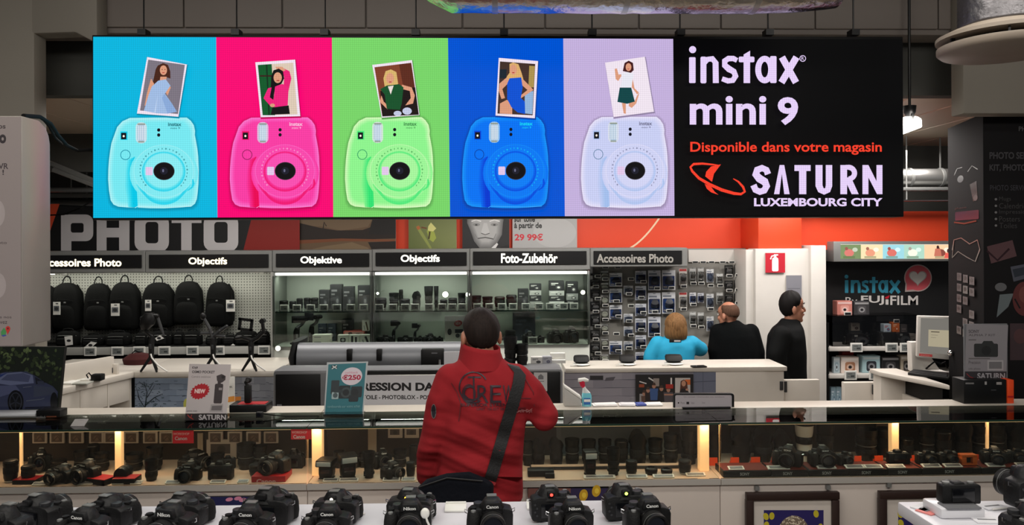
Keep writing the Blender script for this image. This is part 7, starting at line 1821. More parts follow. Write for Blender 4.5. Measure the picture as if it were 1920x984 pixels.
def dji(a):
    a.rect(0, 0, 100, 100, (196, 188, 188)); a.text('DJI', 8, 5.5, 21, 10.5, (50, 44, 46), .03); a.text('OSMO POCKET', 8, 13.5, 63, 19, (50, 44, 46), .025, lift=False); a.text('Caméra stabilisée', 8, 24, 54, 28, (130, 120, 122), lift=False)
    st_ = []
    for k in range(36):
        r_ = 1 if k % 2 else .84; u = 2 * PI * k / 36 + .1; st_.append((31 + 24 * r_ * math.cos(u), 56 + 16.5 * r_ * math.sin(u) - 4 * r_ * math.cos(u)))
    a.poly(st_, (178, 30, 42)); a.text('NEW', 18, 51, 44, 60, (236, 214, 210), .05, -.0)
    a.rrect(66, 40, 86, 80, 3, (62, 54, 56)); a.poly([(68, 24), (80, 20), (90, 24), (90, 32), (82, 38), (70, 34)], (70, 62, 64)); a.rect(72, 34, 80, 42, (62, 54, 56)); a.rect(76, 48, 84, 53, (150, 142, 144)); a.ell(84, 26, 4, 3.4, (40, 34, 36))
    a.poly([(60, 82), (90, 80.5), (90, 97), (58, 97)], (170, 164, 164)); a.poly([(63, 85), (88, 84), (87, 94), (62, 94)], (112, 106, 108)); a.text('prix net', 4, 94, 28, 98, (110, 104, 104))
ez = easel('price_card', 'large white price card with a red NEW starburst and camera stick picture, SATURN foot', 'price card', ((355, 682), (433, 683), (425, 775), (348, 774)), 3.95, dji)
A = Art(flat(3.945, .002)); A.poly([(348, 774.5), (425, 775), (424, 789), (347.5, 788)], (44, 38, 40)); A.text('SATURN', 373, 777, 424, 787, (206, 200, 202), .03); A.line([(352, 777), (356, 782), (363, 786), (358, 782), (360, 777)], 1.6, (176, 60, 50)); A.build('lettering', ART, ez)
def eur(a):
    a.rect(0, 0, 100, 100, (170, 176, 178)); a.poly([(4, 4), (96, 2.5), (97, 97), (3, 97)], (42, 108, 118)); a.poly([(12, 6), (26, 6), (26, 12), (12, 13)], (30, 40, 44)); a.line([(14, 7), (25, 12)], 2, (200, 206, 206)); a.line([(25, 6.5), (13, 12.5)], 2, (200, 206, 206))
    a.ell(63, 27, 26, 16.5, (206, 196, 204)); a.text('cashback', 46, 18, 78, 22, (200, 130, 150), .01); a.text('€250', 40, 24, 86, 34, (166, 24, 62), .04, lift=False)
    a.rrect(14, 34, 34, 60, 2, (40, 50, 54)); a.rrect(34, 44, 62, 68, 3, (30, 38, 42)); a.ell(52, 57, 13, 9.5, (58, 68, 70)); a.ell(52, 57, 8, 6, (22, 28, 32)); a.rrect(64, 46, 92, 66, 3, (34, 42, 46)); a.ell(74, 57, 9, 7, (24, 30, 34)); a.rrect(60, 62, 84, 74, 3, (30, 36, 40)); a.rrect(17, 56, 34, 69, 2, (150, 170, 172)); a.ell(26, 62, 6, 4.6, (70, 84, 88)); a.rect(22, 52, 44, 57, (44, 54, 58))
    a.text('remboursés sur votre achat', 8, 80, 90, 85, (110, 158, 164), .01)
easel('price_poster', 'teal price poster with pink €250 bubble and lenses, standing on the glass', 'poster', ((613, 679), (690, 677.5), (681, 779), (607, 780)), 4.04, eur)
t = thing('case_frame_sign', 'white notice in a rounded black frame standing on the case top at the right', 'sign', (P(1320, 0, 4.13).x, 4.13, ZG + .002))
Y = 4.135
def rr_poly(x0, y0, x1, y1, r):
    pts = []
    for cx, cy, a in ((x1 - r, y0 + r, -PI / 2), (x1 - r, y1 - r, 0), (x0 + r, y1 - r, PI / 2), (x0 + r, y0 + r, PI)):
        for i in range(6):
            u = a + PI / 2 * i / 5; q = P(cx + r * math.cos(u), cy + r * math.sin(u), Y); pts.append((q.x, q.z))
    return pts
MB().prism(rr_poly(1263, 737, 1377, 771, 6), Y, Y + .02).build('frame', BLACK, t, bevel=.003)
A = Art(flat(Y, .001)); A.rrect(1266, 740.5, 1372, 767.5, 3, (172, 166, 170)); A.text('Un conseil ? Demandez nos vendeurs', 1282, 742.5, 1358, 745, (110, 104, 106)); A.ell(1272, 755, 1.4, 1.4, (50, 46, 48)); A.text('Photo', 1276, 753, 1284, 757, (120, 114, 118), lift=False); A.rect(1287, 753, 1292, 757.5, (50, 46, 48)); A.text('Vidéo', 1295, 753, 1302, 757, (120, 114, 118)); A.text('Optique', 1316, 753, 1322, 757, (120, 114, 118), lift=False)
A.build('notice', ARTG, t)
MB().bb(P(1275, 0, Y).x, P(1365, 0, Y).x, Y - .02, Y + .05, ZG + .002, ZG + .006).build('foot', BLACK, t)
# camera stick on its black box, with a white card
t = thing('stick_stand', 'long black box base under the upright camera stick on the left case', 'stand', (P(460, 0, 4.13).x, 4.13, ZG + .002)); MB().bb(P(426, 0, 4.12).x, P(496, 0, 4.12).x, 4.12, 4.24, ZG + .003, ZG + .003 + ms(14, 4.12)).build('box_body', BLACK, t, bevel=.004); MB().bb(P(440, 0, 4.12).x, P(492, 0, 4.12).x, 4.13, 4.2, ZG + .003 + ms(14, 4.12), ZG + .005 + ms(14, 4.12)).build('red_mat', RED, t)
zb_ = ZG + .006 + ms(14, 4.12); c = P(461.5, 0, 4.16)
t = thing('stick_camera', 'slim upright black camera stick with small camera head, right of the NEW card', 'camera', (c.x, 4.16, zb_)); h_ = ms(46, 4.16)
MB().bb(c.x - .018, c.x + .016, 4.15, 4.18, zb_, zb_ + h_ * .72).build('handle', BLACK, t, bevel=.006); MB().limb([(c.x - .005, 4.165, zb_ + h_ * .7), (c.x - .014, 4.165, zb_ + h_ * .82), (c.x - .004, 4.165, zb_ + h_ * .92)], [.009, .008, .008], 8).build('gimbal_arm', BLACK2, t); MB().ell((c.x + .004, 4.16, zb_ + h_ * .93), (.017, .016, .017)).build('camera_head', BLACK, t); MB().cyl((c.x + .004, 4.146, zb_ + h_ * .93), (c.x + .004, 4.142, zb_ + h_ * .93), .009, n=16).build('camera_lens_glass', LGLASS, t)
t = thing('folded_card', 'small white folded card with orange stripe, between the NEW card and the camera stick', 'card', (P(440, 0, 4.25).x, 4.25, ZG + .003)); MB().pbox(427, 706, 440, 788, 4.262, .004).build('sheet', LABELW, t); A = Art(flat(4.262, .001)); A.poly([(427, 744), (440, 742), (440, 752), (427, 754)], (226, 150, 60)); A.text('4K', 430, 723, 436, 727, (80, 80, 84)); A.build('print', ART, t)
p = PZ(487, 783, ZG); t = thing('action_camera', 'tiny black camera on the glass beside the long black box', 'camera', (p.x, p.y, ZG + .001)); MB().box((p.x, p.y, ZG + .016), (.035, .025, .03)).build('body', BLACK, t, bevel=.004); MB().cyl((p.x, p.y - .013, ZG + .018), (p.x, p.y - .018, ZG + .018), .009, n=16).build('lens', LGLASS, t); MB().tube([(p.x + .018, p.y, ZG + .02), (p.x + .07, p.y, ZG + .012), (p.x + .13, p.y + .01, ZG + .004), (p.x + .3, p.y + .01, ZG + .004)], .003, 6).build('lead', CABLEB, t)
p = PZ(149, 797, ZG); t = thing('clip_label', 'small grey clip label lying on the glass at the left', 'label', (p.x, p.y, ZG)); MB().box((p.x, p.y, ZG + .012), (.066, .05, .004), 0, R(30)).build('card', pm('clip_grey', (150, 146, 144), .5), t); MB().box((p.x, p.y + .02, ZG + .012), (.03, .012, .022)).build('clip', GREYM, t)
# spray bottle, wedge stand and papers on the rear rail
p = P(1096, 767, 4.2); zr2 = ZG + .003
t = thing('spray_bottle', 'clear spray bottle with light blue liquid and red nozzle on the case rail', 'bottle', (p.x + .012, 4.2, zr2)); bx_, bz = p.x + .012, zr2
MB().rings([((bx_, 4.2, bz), (.026, 0, 0), (0, .02, 0)), ((bx_, 4.2, bz + .055), (.027, 0, 0), (0, .02, 0)), ((bx_ - .002, 4.2, bz + .072), (.022, 0, 0), (0, .017, 0))], 20).build('liquid', pm('bottle_liquid_blue', (120, 200, 214), .15), t)
MB().rings([((bx_ - .002, 4.2, bz + .0725), (.022, 0, 0), (0, .017, 0)), ((bx_ - .012, 4.2, bz + .095), (.010, 0, 0), (0, .010, 0)), ((bx_ - .016, 4.2, bz + .105), (.009, 0, 0), (0, .009, 0))], 20).build('shoulder', pm('bottle_clear_plastic', (206, 210, 210), .15), t)
MB().bb(bx_ - .018, bx_ + .018, 4.1775, 4.1795, bz + .012, bz + .046).build('label', pm('bottle_label', (40, 100, 170), .4), t); MB().bb(bx_ - .017, bx_ + .017, 4.1765, 4.1775, bz + .026, bz + .040).build('label_band', LABELW, t)
MB().limb([(bx_ - .018, 4.2, bz + .105), (bx_ - .022, 4.2, bz + .135)], [.010, .012], 10).build('nozzle_neck', pm('nozzle_red', (190, 30, 60), .4), t); MB().rings([((bx_ - .046, 4.2, bz + .140), (0, .012, 0), (0, 0, .010)), ((bx_ - .01, 4.2, bz + .142), (0, .013, 0), (0, 0, .012)), ((bx_ + .01, 4.2, bz + .138), (0, .008, 0), (0, 0, .007))], 14).build('spray_head', LABELW, t); MB().limb([(bx_ - .036, 4.2, bz + .132), (bx_ - .03, 4.2, bz + .108)], [.005, .004], 8).build('trigger', MATS['nozzle_red'], t)
t = thing('wedge_stand', 'white wedge-shaped stand on the case rail left of the spray bottle', 'stand', (P(1074, 0, 4.19).x, 4.2, zr2)); a0, a1, a2 = P(1058, 726, 4.19), P(1090, 748, 4.19), P(1058, 770, 4.19)
MB().prism([(a0.x, zr2), (a1.x, zr2), (a1.x, a1.z), (a0.x, a0.z)], 4.19, 4.26).build('body', pm('wedge_grey', (176, 174, 170), .4), t, bevel=.004); MB().prism([(a0.x, a0.z), (a1.x, a1.z), (a1.x, a1.z + .01), (a0.x, a0.z + .01)], 4.186, 4.264).build('top_sheet', LABELW, t)
for px, wp, rz, c, lb in ((1130, 46, .05, (226, 222, 220), 'white paper sheet on the case rail right of the spray bottle'), (1172, 30, -.1, (214, 212, 214), 'second white paper sheet on the case rail'), (1196, 18, .1, (60, 76, 150), 'small blue folder on the case rail'), (1222, 30, 0, (230, 228, 226), 'white folded paper on the case rail before the team poster')):
    q_ = P(px, 0, 4.21); w2 = ms(wp, 4.21); t = thing('paper_sheet', lb, 'paper', (q_.x, 4.21, zr2)); MB().box((q_.x, 4.21, zr2 + .004), (w2, .07, .004), rz).build('sheet', pm('paper_%d' % px, c, .7), t); MB().box((q_.x + .006, 4.215, zr2 + .0075), (w2 * .9, .06, .002), rz + .06).build('top_sheet', pm('paper_%d' % px, c, .7), t)

# ---- framed pictures leaning on the case fronts
FRM = pm('dark_wood_frame', (40, 24, 20), .4, noise=20)
def framed(x0, y0, x1, y1, lb, paint, mat_=True, fw=14):
    Y = YF - .05; yb = 450 + (2 - .02) * 1450 / Y
    yb = y1
    t = thing('framed_picture', lb, 'picture', P((x0 + x1) / 2, yb, Y))
    for (a, b, c, d) in ((x0, y0, x1, y0 + fw), (x0, yb - fw, x1, yb), (x0, y0 + fw, x0 + fw, yb - fw), (x1 - fw, y0 + fw, x1, yb - fw)): MB().pbox(a, b, c, d, Y, .03).build('frame_rail', FRM, t, bevel=.003)
    MB().pbox(x0 + fw, y0 + fw, x1 - fw, yb - fw, Y + .014, .01).build('mount_board', pm('mount_white', (200, 192, 184), .6), t)
    A = Art(flat(Y + .014, .001)); paint(A); A.build('print', ART, t)
    for px in (x0 + 20, x1 - 20):
        x = P(px, 0, Y).x; MB().bb(x - .01, x + .01, Y + .03, YF, P(0, y0 + 10, Y).z - .02, P(0, y0 + 10, Y).z).build('hanging_hook', GREYM, t)
def blue_art(x0, y0, x1, y1, seed, dome=True):
    def f(a):
        rnd = random.Random(seed); a.rect(x0, y0, x1, y1, (34, 26, 92))
        for i, (x, y) in enumerate(((x0 + 4, y0 + 12), (x0 + 15, y0 + 11), (x1 - 14, y0 + 7), (x0 + 5, y0 + 28), (x1 - 6, y0 + 32), (x1 - 20, y0 + 60), (x0 + 18, y0 + 70))):
            if x0 + 3 < x < x1 - 3: a.ell(x, y, 5, 7, (190, 176, 40), lift=(i == 0), rot=rnd.uniform(-.6, .6), n=14)
        if dome:
            cx = (x0 + x1) / 2; a.ell(cx, y0 + 46, 30, 36, (120, 106, 90))
            for i in range(170):
                u, r_ = rnd.uniform(0, 2 * PI), rnd.random() ** .5
                x, y = cx + 29 * r_ * math.cos(u), y0 + 46 + 35 * r_ * math.sin(u); v = rnd.uniform(0, 3)
                a.line([(x - 2 * math.cos(v), y - 2 * math.sin(v)), (x + 2 * math.cos(v), y + 2 * math.sin(v))], 1.4, (226, 214, 190), lift=(i == 0))
    return f
framed(1400, 924, 1575, 1140, 'dark wooden framed picture with white mount, blue art and pale dotted dome', blue_art(1432, 956, 1544, 1100, 3))
framed(1650, 921, 1826, 1140, 'dark wooden framed picture with blue and yellow art, partly behind the right table', blue_art(1684, 952, 1790, 1100, 4, False))
def red_art(a):
    a.rect(990, 915, 1142, 1000, (40, 30, 70)); a.rect(990, 915, 1070, 1000, (120, 78, 72))
    for i, (x, y, r_) in enumerate(((1094, 928, 8), (1118, 920, 8), (1128, 950, 8), (1092, 950, 6), (1140, 930, 7))): a.ell(x, y, r_, r_ * 1.4, (190, 150, 30), lift=(i == 0), rot=.2)
    for i, (x, y, r_) in enumerate(((1095, 928, 4), (1119, 920, 4), (1128, 950, 4))): a.ell(x, y, r_, r_ * 1.3, (224, 190, 60), lift=(i == 0))
    a.line([(1116, 968), (1124, 948), (1136, 938)], 6, (200, 130, 100)); a.line([(1120, 962), (1128, 948)], 2, (230, 190, 160))
printed('canvas_print', 'dark blue and yellow canvas leaning on the middle case right of the man', 'picture', 990, 915, 1142, 1000, YF - .02, red_art, thick=.018, edge=BLACK)
def pink_art(a):
    a.rect(385, 931, 520, 1000, (24, 28, 78)); 
    for i, (x, y) in enumerate(((430, 936), (446, 934), (455, 937))): a.ell(x, y, 7, 3.5, (206, 130, 160), lift=(i == 0), rot=-.2)
    a.ell(500, 950, 10, 6, (206, 130, 160))
printed('canvas_print', 'dark blue canvas with pink shapes on the left case behind the cameras', 'picture', 385, 931, 520, 1000, YF - .02, pink_art, thick=.018, edge=BLACK)

# ================================================================== FOREGROUND TABLES AND CAMERAS
ZT = 1.19
TBL = pm('table_white', (214, 214, 220), .35)
def table(x0, x1, y0, y1, lb):
    t = thing('display_table', lb, 'table', ((x0 + x1) / 2, (y0 + y1) / 2, 0))
    MB().bb(x0, x1, y0, y1, ZT - .04, ZT).build('tabletop', TBL, t, bevel=.005)
    MB().bb(x0 + .03, x1 - .03, y0 + .03, y1 - .03, .08, ZT - .04).build('cabinet', CASEW, t, bevel=.004)
    MB().bb(x0 + .06, x1 - .06, y0 + .06, y1 - .06, 0, .08).build('plinth', DGREY, t)
table(-2.3, P(1257, 0, 2.1).x, 1.75, 2.40, 'white display table in the foreground with a long row of cameras')
table(PZ(1698, 950, ZT).x, 2.6, 1.75, 2.35, 'white display table at the lower right corner')
Yf, Yb = 2.10, 2.235
front = [('dslr', 10, 96, 60, -.35, 'black camera at the lower left corner, cut by the edge'), ('dslr', 160, 90, 60, -.25, 'black camera facing front, second from left in the front row'), ('dslrn', 320, 96, 66, -.2, 'black camera with red grip mark, third from left in the front row'),
         ('dslr', 466, 92, 72, -.08, 'black camera facing front, fourth from left, before the taller hump'), ('dslr', 614, 88, 74, 0, 'black camera facing front, below the white glint'), ('dslrn', 766, 86, 84, .03, 'black camera facing front, below the orange glint'), ('dslr', 918, 86, 86, .05, 'black camera facing front, directly below the man in red'), ('dslrn', 1069, 84, 88, .1, 'black camera facing front, below the red glint'), ('dslr', 1211, 88, 92, .12, 'black camera facing front at the right end of the table')]
logo = {10: 961, 160: 966, 320: 964, 466: 957, 614: 956, 766: 946, 918: 943, 1069: 947, 1211: 941}
STND = pm('camera_stand_white', (206, 206, 210), .4)
def on_stand(key, px, wp, ytop, Y, rz, lb, grp, squat=False):
    """camera raised on a small white anti-theft stand"""
    st, wd, ht = DIM[key]; s = ms(wp, Y) / wd
    top = P(px, ytop, Y).z; zb_ = top - ht * s
    x = P(px, ytop, Y).x
    zz = max(zb_, ZT + .004)
    if squat: s = (s, s, min(s, (top - ZT - .006) / ht)); zz = ZT + .006
    t = thing('camera_stand', 'white stand of the ' + lb.replace('black ', '', 1), 'stand', (x, Y, ZT))
    MB().rings([((x, Y, ZT), (.032, 0, 0), (0, .026, 0)), ((x, Y, ZT + .002), (.032, 0, 0), (0, .026, 0)), ((x, Y, (ZT + zz) / 2), (.022, 0, 0), (0, .02, 0)), ((x, Y, zz - .0005), (.022, 0, 0), (0, .02, 0))], 20).build('pedestal', STND, t)
    MB().tube([(x, Y + .02, ZT + .003), (x + .03, Y + .05, ZT + .004), (x + .07, Y + .06, ZT + .004)], .003, 6).build('security_lead', CABLEW, t)
    return st.get(lb, (x, Y, zz), rz, s, grp)
def red_ring(o, c):
    for ch in o.children:
        if ch.name.startswith('accent_ring'):
            ch.data = ch.data.copy(); ch.data.materials[0] = c
for key, px, wp, _, rz, lb in front:
    yt = logo[px] - 11
    on_stand(key, px, wp, yt - 4, Yf, rz, lb, 'front row of cameras on the foreground table')
rear = [('dslr', 74, 98, 925, PI - .35, 'black camera seen from behind at the far left of the rear row', None), ('dslrn', 206, 96, 926, PI - .3, 'black camera seen from behind, second from left in the rear row', None), ('dslr', 346, 98, 922, PI - .25, 'black camera seen from behind, third from left in the rear row', None),
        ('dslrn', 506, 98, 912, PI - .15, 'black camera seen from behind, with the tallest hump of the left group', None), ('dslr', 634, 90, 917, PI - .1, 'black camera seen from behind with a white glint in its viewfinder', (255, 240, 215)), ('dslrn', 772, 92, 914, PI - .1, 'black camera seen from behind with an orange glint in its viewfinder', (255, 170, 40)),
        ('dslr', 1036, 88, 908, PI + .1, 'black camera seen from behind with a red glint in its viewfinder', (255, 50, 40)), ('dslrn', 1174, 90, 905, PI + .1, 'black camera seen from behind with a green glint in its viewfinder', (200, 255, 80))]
for key, px, wp, yt, rz, lb, gl in rear:
    o = on_stand(key, px - 2, wp - 6, yt, Yb, rz, lb, 'rear row of cameras on the foreground table', True)
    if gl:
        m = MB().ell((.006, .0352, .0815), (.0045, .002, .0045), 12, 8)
        g = m.build('viewfinder_painted_glint', pm('viewfinder_glint_%d' % px, gl, .3, emit=5), None); g.parent = o  # eyepiece reflection put in as a small glowing dot
# white cards and the white clip on the table
for px, Y, wp, lb in ((850, 2.33, 40, 'white card holder on the table below the man\'s dark bag'), (1003, 2.34, 40, 'white card holder on the table under the red jacket\'s hem')):
    c = P(px, 0, Y); t = thing('card_holder', lb, 'holder', (c.x, Y, ZT)); w2 = ms(wp, Y) / 2; MB().box((c.x, Y, ZT + .007), (w2 * 2, .05, .006), 0, R(8)).build('tray', LABELW, t, bevel=.002); MB().box((c.x, Y + .02, ZT + .011), (w2 * 1.9, .008, .012)).build('lip', LABELW, t)
c = P(797, 962, 2.02); t = thing('white_sensor', 'white round alarm sensor with lead hanging at the camera below the orange glint', 'sensor', (c.x, 2.02, ZT)); MB().ell(c, (.012, .008, .014)).build('sensor_head', LABELW, t); MB().tube([c, c + Vector((.006, -.004, -.02)), c + Vector((.02, -.01, -.045)), (c.x + .03, 2.0, ZT + .003)], .003, 6).build('lead', CABLEW, t)
# right-hand table
def tb(px, py): return PZ(px, py, ZT)
t = thing('demo_block', 'white acrylic block under the flat dark camera on the right table', 'stand', tb(1795, 962)); c = tb(1795, 966); MB().box((c.x, c.y + .02, ZT + .015), (.13, .1, .03)).build('block', pm('acrylic_white', (216, 216, 220), .2), t, bevel=.006); MB().box((c.x, c.y - .01, ZT + .032), (.1, .05, .004), 0, R(0)).build('price_strip', MGREY, t)
cb = DIM['compact'][0].get('flat dark camera seen from behind on white stand, right table', (P(1796, 950, 2.25).x, c.y + .02, ZT + .031), PI, (1.02, 1, .9), 'cameras on the right table')
for ch in cb.children:
    if ch.name.startswith('viewfinder_hump'): ch.scale = (1, 1, .86)
for px, py, rz, c_, lb in ((1735, 952, .5, (214, 214, 216), 'white price card at the left of the right table'), (1745, 958, .5, (220, 130, 124), 'pale red leaflet on the right table'), (1776, 955, .4, (206, 208, 210), 'white leaflet behind the flat dark camera'), (1860, 950, .2, (216, 216, 220), 'white leaflet between the two dark cameras'), (1850, 976, -.1, (222, 222, 226), 'white price card at the front of the right table')):
    c = tb(px, py); t = thing('leaflet', lb, 'leaflet', c); MB().box((c.x, c.y, ZT + .002), (.075, .05, .003), rz).build('sheet', pm('leaflet_%d' % px, c_, .6), t); MB().box((c.x, c.y, ZT + .004), (.05, .006, .001), rz).build('printed_line', MGREY, t)
for px, Y, s, zoff, rz, lb, key in ((1930, 2.22, 1.15, .03, PI + .2, 'dark camera cut by the right edge, back of the right table', 'dslrx'), (1921, 2.02, 1.05, -.035, .15, 'black camera in the lower right corner', 'dslrx')):
    x = P(px, 0, Y).x; zz = ZT + max(.004, zoff)
    t = thing('camera_stand', 'white stand of the ' + lb, 'stand', (x, Y, ZT)); MB().cyl((x, Y, ZT), (x, Y, zz), .03, .022).build('pedestal', STND, t); MB().tube([(x, Y + .02, ZT + .003), (x - .04, Y + .05, ZT + .004), (x - .09, Y + .04, ZT + .004)], .003, 6).build('security_lead', CABLEW, t)
    DIM[key][0].get(lb, (x, Y, zz), rz, s, 'cameras on the right table')

# ================================================================== PEOPLE
SKIN = pm('skin', (166, 112, 88), .5, noise=30, amt=.05)
SHOE = pm('shoe_leather', (30, 26, 24), .5)
def head_mb(c, yaw, s=1.0, tilt=0.0, sy=.9):
    """skull, jaw, nose, lips, ears and neck of a head facing -y, turned by yaw"""
    M = Matrix.Translation(c) @ Matrix.Rotation(yaw, 4, 'Z') @ Matrix.Rotation(tilt, 4, 'X') @ Matrix.Diagonal((s, s * sy, s, 1))
    m = MB()
    m.ell((0, .012, .03), (.074, .093, .09), 20, 14).ell((0, -.028, -.045), (.058, .058, .062), 16, 10).ell((0, -.066, -.088), (.026, .022, .018), 12, 8).ell((0, -.05, .045), (.06, .042, .045), 14, 8)
    m.limb([(0, -.088, .018), (0, -.107, -.018)], [.009, .013], 10).ell((0, -.084, -.05), (.023, .012, .012), 12, 8)
    for k in (-1, 1):
        m.ell((k * .083, .016, -.006), (.012, .021, .034), 12, 8).ell((k * .038, -.066, -.02), (.024, .02, .02), 10, 8)
    m.limb([(0, .018, -.06), (0, .03, -.175)], [.054, .058], 14)
    m.xf(M)
    return m, M
def hair(name, M, mat, cond, grow=.012, parent=None, extra=None):
    vs = []; fs = []; n, k_ = 40, 26; ok = []
    for j in range(k_ + 1):
        th = PI * j / k_
        for i in range(n):
            u = 2 * PI * i / n
            d = Vector((math.sin(th) * math.cos(u), math.sin(th) * math.sin(u), math.cos(th)))
            v = cond(d) - 1.2 * max(0, abs(d.x) - .82) * (d.z < .25); g = grow * max(0.0, min(1.0, v / .25)) - .006 * (v <= 0) + .16 * grow * (math.sin(9 * u + 5 * d.z) + math.sin(23 * u - 11 * d.z)) * (v > 0)
            ok.append(v > -.06)
            vs.append(M @ Vector((d.x * (.076 + g), .012 + d.y * (.095 + g), .03 + d.z * (.092 + g))))
    for j in range(k_):
        for i in range(n):
            q = (j * n + i, (j + 1) * n + i, (j + 1) * n + (i + 1) % n, j * n + (i + 1) % n)
            if all(ok[a] for a in q): fs.append(q)
    used = sorted({a for f in fs for a in f}); mp = {a: i for i, a in enumerate(used)}
    m = MB(); m.add([vs[a] for a in used], [tuple(mp[a] for a in f) for f in fs])
    if extra: extra(m)
    return m.build(name, mat, parent, ang=180)
def hand_mb(m, wrist, d, side, palm, s=1.0):
    """palm, four bent fingers and a thumb; d points along the hand, side towards the thumb, palm where the fingers curl"""
    d = Vector(d).normalized(); side = Vector(side); side = (side - d * side.dot(d)).normalized(); palm = Vector(palm); palm = (palm - d * palm.dot(d) - side * palm.dot(side)).normalized()
    w = Vector(wrist)
    m.limb([w, w + d * .03 * s, w + d * .06 * s], [.026 * s, .03 * s, .029 * s], 12)
    for i, ln in enumerate((.068, .076, .070, .055)):
        b = w + d * .078 * s + side * (.030 - .02 * i) * s
        m.limb([b - d * .02 * s, b, b + (d * .6 + palm * .35) * ln * .5 * s, b + (d * .75 + palm * .75) * ln * .85 * s], [.0105 * s, .0105 * s, .0095 * s, .008 * s], 8)
    b = w + d * .03 * s + side * .026 * s
    m.limb([b, b + (side * .7 + d * .7) * .032 * s, b + (side * .55 + d + palm * .4) * .055 * s], [.012 * s, .0115 * s, .009 * s], 8)
def legs(skin, pants, shoes, x, Y, hip_z, hw, face, spread=.10, hd=.11):
    fv = Vector(face).normalized(); rv = Vector((fv.y, -fv.x, 0))
    for k in (-1, 1):
        h = Vector((x, Y, hip_z)) + rv * k * hw * .42; kn = Vector((x, Y, hip_z * .53)) + rv * k * spread + fv * .015; an = Vector((x, Y, .08)) + rv * k * spread * 1.05 - fv * .01
        skin.limb([h, kn, an], [.075, .05, .036], 12); skin.limb([an - Vector((0, 0, .03)), an + fv * .10 - Vector((0, 0, .05))], [.035, .028], 10)
        pants.limb([h, h.lerp(kn, .5), kn, kn.lerp(an, .5), an - Vector((0, 0, .01))], [.086, .084, .07, .066, .062], 14)
        sh = MB(); sh.rings([(an + fv * a - Vector((0, 0, .08 - c)), rv * w_, fv * .001 + Vector((0, 0, hh))) for a, w_, hh, c in ((-.07, .02, .03, .035), (-.05, .038, .045, .045), (.02, .042, .04, .042), (.10, .045, .03, .031), (.16, .036, .022, .024), (.18, .015, .012, .015))], 16)
        shoes.append(sh)
    pants.rings([((x, Y, hip_z - .10), rv * hw * .8, fv * hd * .8), ((x, Y, hip_z - .04), rv * hw, fv * hd), ((x, Y, hip_z + .08), rv * hw * .98, fv * hd), ((x, Y, hip_z + .15), rv * hw * .9, fv * hd * .92)], 20)
def finish(label, at, skin, garments, shoes, head_M, eyes=True, brow=(40, 28, 22)):
    b = remesh(skin, .0075, 3).build('person', SKIN, None, origin=at, ang=180)
    tag(b, label, 'person')
    for nm, mb, vox, mt, it in garments: remesh(mb, vox, it).build(nm, mt, b, ang=180)
    for s in shoes: s.build('shoe', SHOE, b, ang=60)
    if eyes:
        for k in (-1, 1):
            MB().ell((k * .031, -.083, .012), (.0125, .008, .0085), 12, 8).xf(head_M).build('eye', pm('eye_white', (226, 220, 214), .2), b)
            MB().ell((k * .031, -.0895, .012), (.0055, .0025, .0055), 10, 6).xf(head_M).build('iris', pm('iris_dark', (40, 26, 18), .15), b)
            MB().limb([(k * .014, -.093, .033), (k * .033, -.092, .039), (k * .052, -.078, .033)], [.004, .005, .003], 8).xf(head_M).build('eyebrow', pm('brow_%d' % brow[0], brow, .8), b)
        MB().rings([((-.022, -.090, -.05), (0, .001, 0), (0, 0, .001)), ((-.008, -.0965, -.048), (0, .003, 0), (0, 0, .007)), ((.008, -.0965, -.048), (0, .003, 0), (0, 0, .007)), ((.022, -.090, -.05), (0, .001, 0), (0, 0, .001))], 10).xf(head_M).build('lips', pm('lips', (150, 84, 78), .45), b)
    return b
def pr(px, py, hw, hd, Y, ty=0.0):
    """horizontal ring of a body: half width in photo pixels, half depth in metres"""
    c = P(px, py, Y); return (c + Vector((0, ty, 0)), Vector((ms(hw, Y), 0, 0)), Vector((0, hd, 0)))

# ---- man in the red jacket, seen from behind
Y = 3.42; RJ = pm('red_fleece', (140, 32, 38), .95, noise=14, amt=.10, bump=.3, spec=.2)
hc = P(901, 632, Y); skin, HM = head_mb(hc + Vector((0, .015, 0)), PI + R(16), 1.0, R(6))
sk = skin; pants = MB(); shoes = []
legs(sk, pants, shoes, P(909, 0, Y).x, Y + .02, .84, .145, (0, 1, 0))
sk.rings([pr(915, 700, 60, .07, Y), pr(905, 740, 80, .09, Y), pr(905, 830, 60, .09, Y), pr(902, 920, 60, .10, Y)], 20)
jk = MB()
jk.rings([pr(902, 657, 31, .062, Y, .01), pr(902, 668, 37, .07, Y), pr(903, 680, 50, .08, Y), pr(904, 694, 75, .095, Y), pr(905, 712, 90, .105, Y), pr(908, 750, 84, .122, Y), pr(906, 800, 79, .128, Y), pr(902, 850, 79, .128, Y), pr(900, 890, 80, .13, Y), pr(901, 915, 80, .13, Y), pr(902, 938, 79, .128, Y)], 32)
# left sleeve down to the pocket, right sleeve raised with the elbow out
sl_ = [P(846, 712, Y), P(829, 760, Y), P(817, 815, Y), P(803, 860, Y) + Vector((0, .03, 0)), P(796, 905, Y) + Vector((0, .09, 0))]
jk.limb(sl_, [.074, .074, .066, .058, .046], 18)
sr_ = [P(966, 712, Y), P(992, 738, Y), P(1021, 780, Y), P(1006, 758, Y + .2), P(968, 728, Y + .34)]
jk.limb(sr_, [.074, .074, .064, .056, .045], 18)
sk.limb(sl_, [.05, .046, .04, .036, .028], 12); sk.limb(sr_, [.05, .048, .042, .036, .03], 12)
hand_mb(sk, sl_[-1], (0.1, .25, -1), (.3, 1, 0), (1, 0, 0)); hand_mb(sk, sr_[-1], (-.7, .5, .5), (0, 0, 1), (0, .6, -.6))
red = finish('man in a red CREW jacket with dark bag strap, seen from behind at the case', (P(925, 0, Y).x, Y, 0), sk, [('trousers', pants, .012, pm('khaki_trousers', (128, 108, 88), .85, noise=40, bump=.2), 4)], shoes, HM)
JM = remesh(jk, .011, 5)
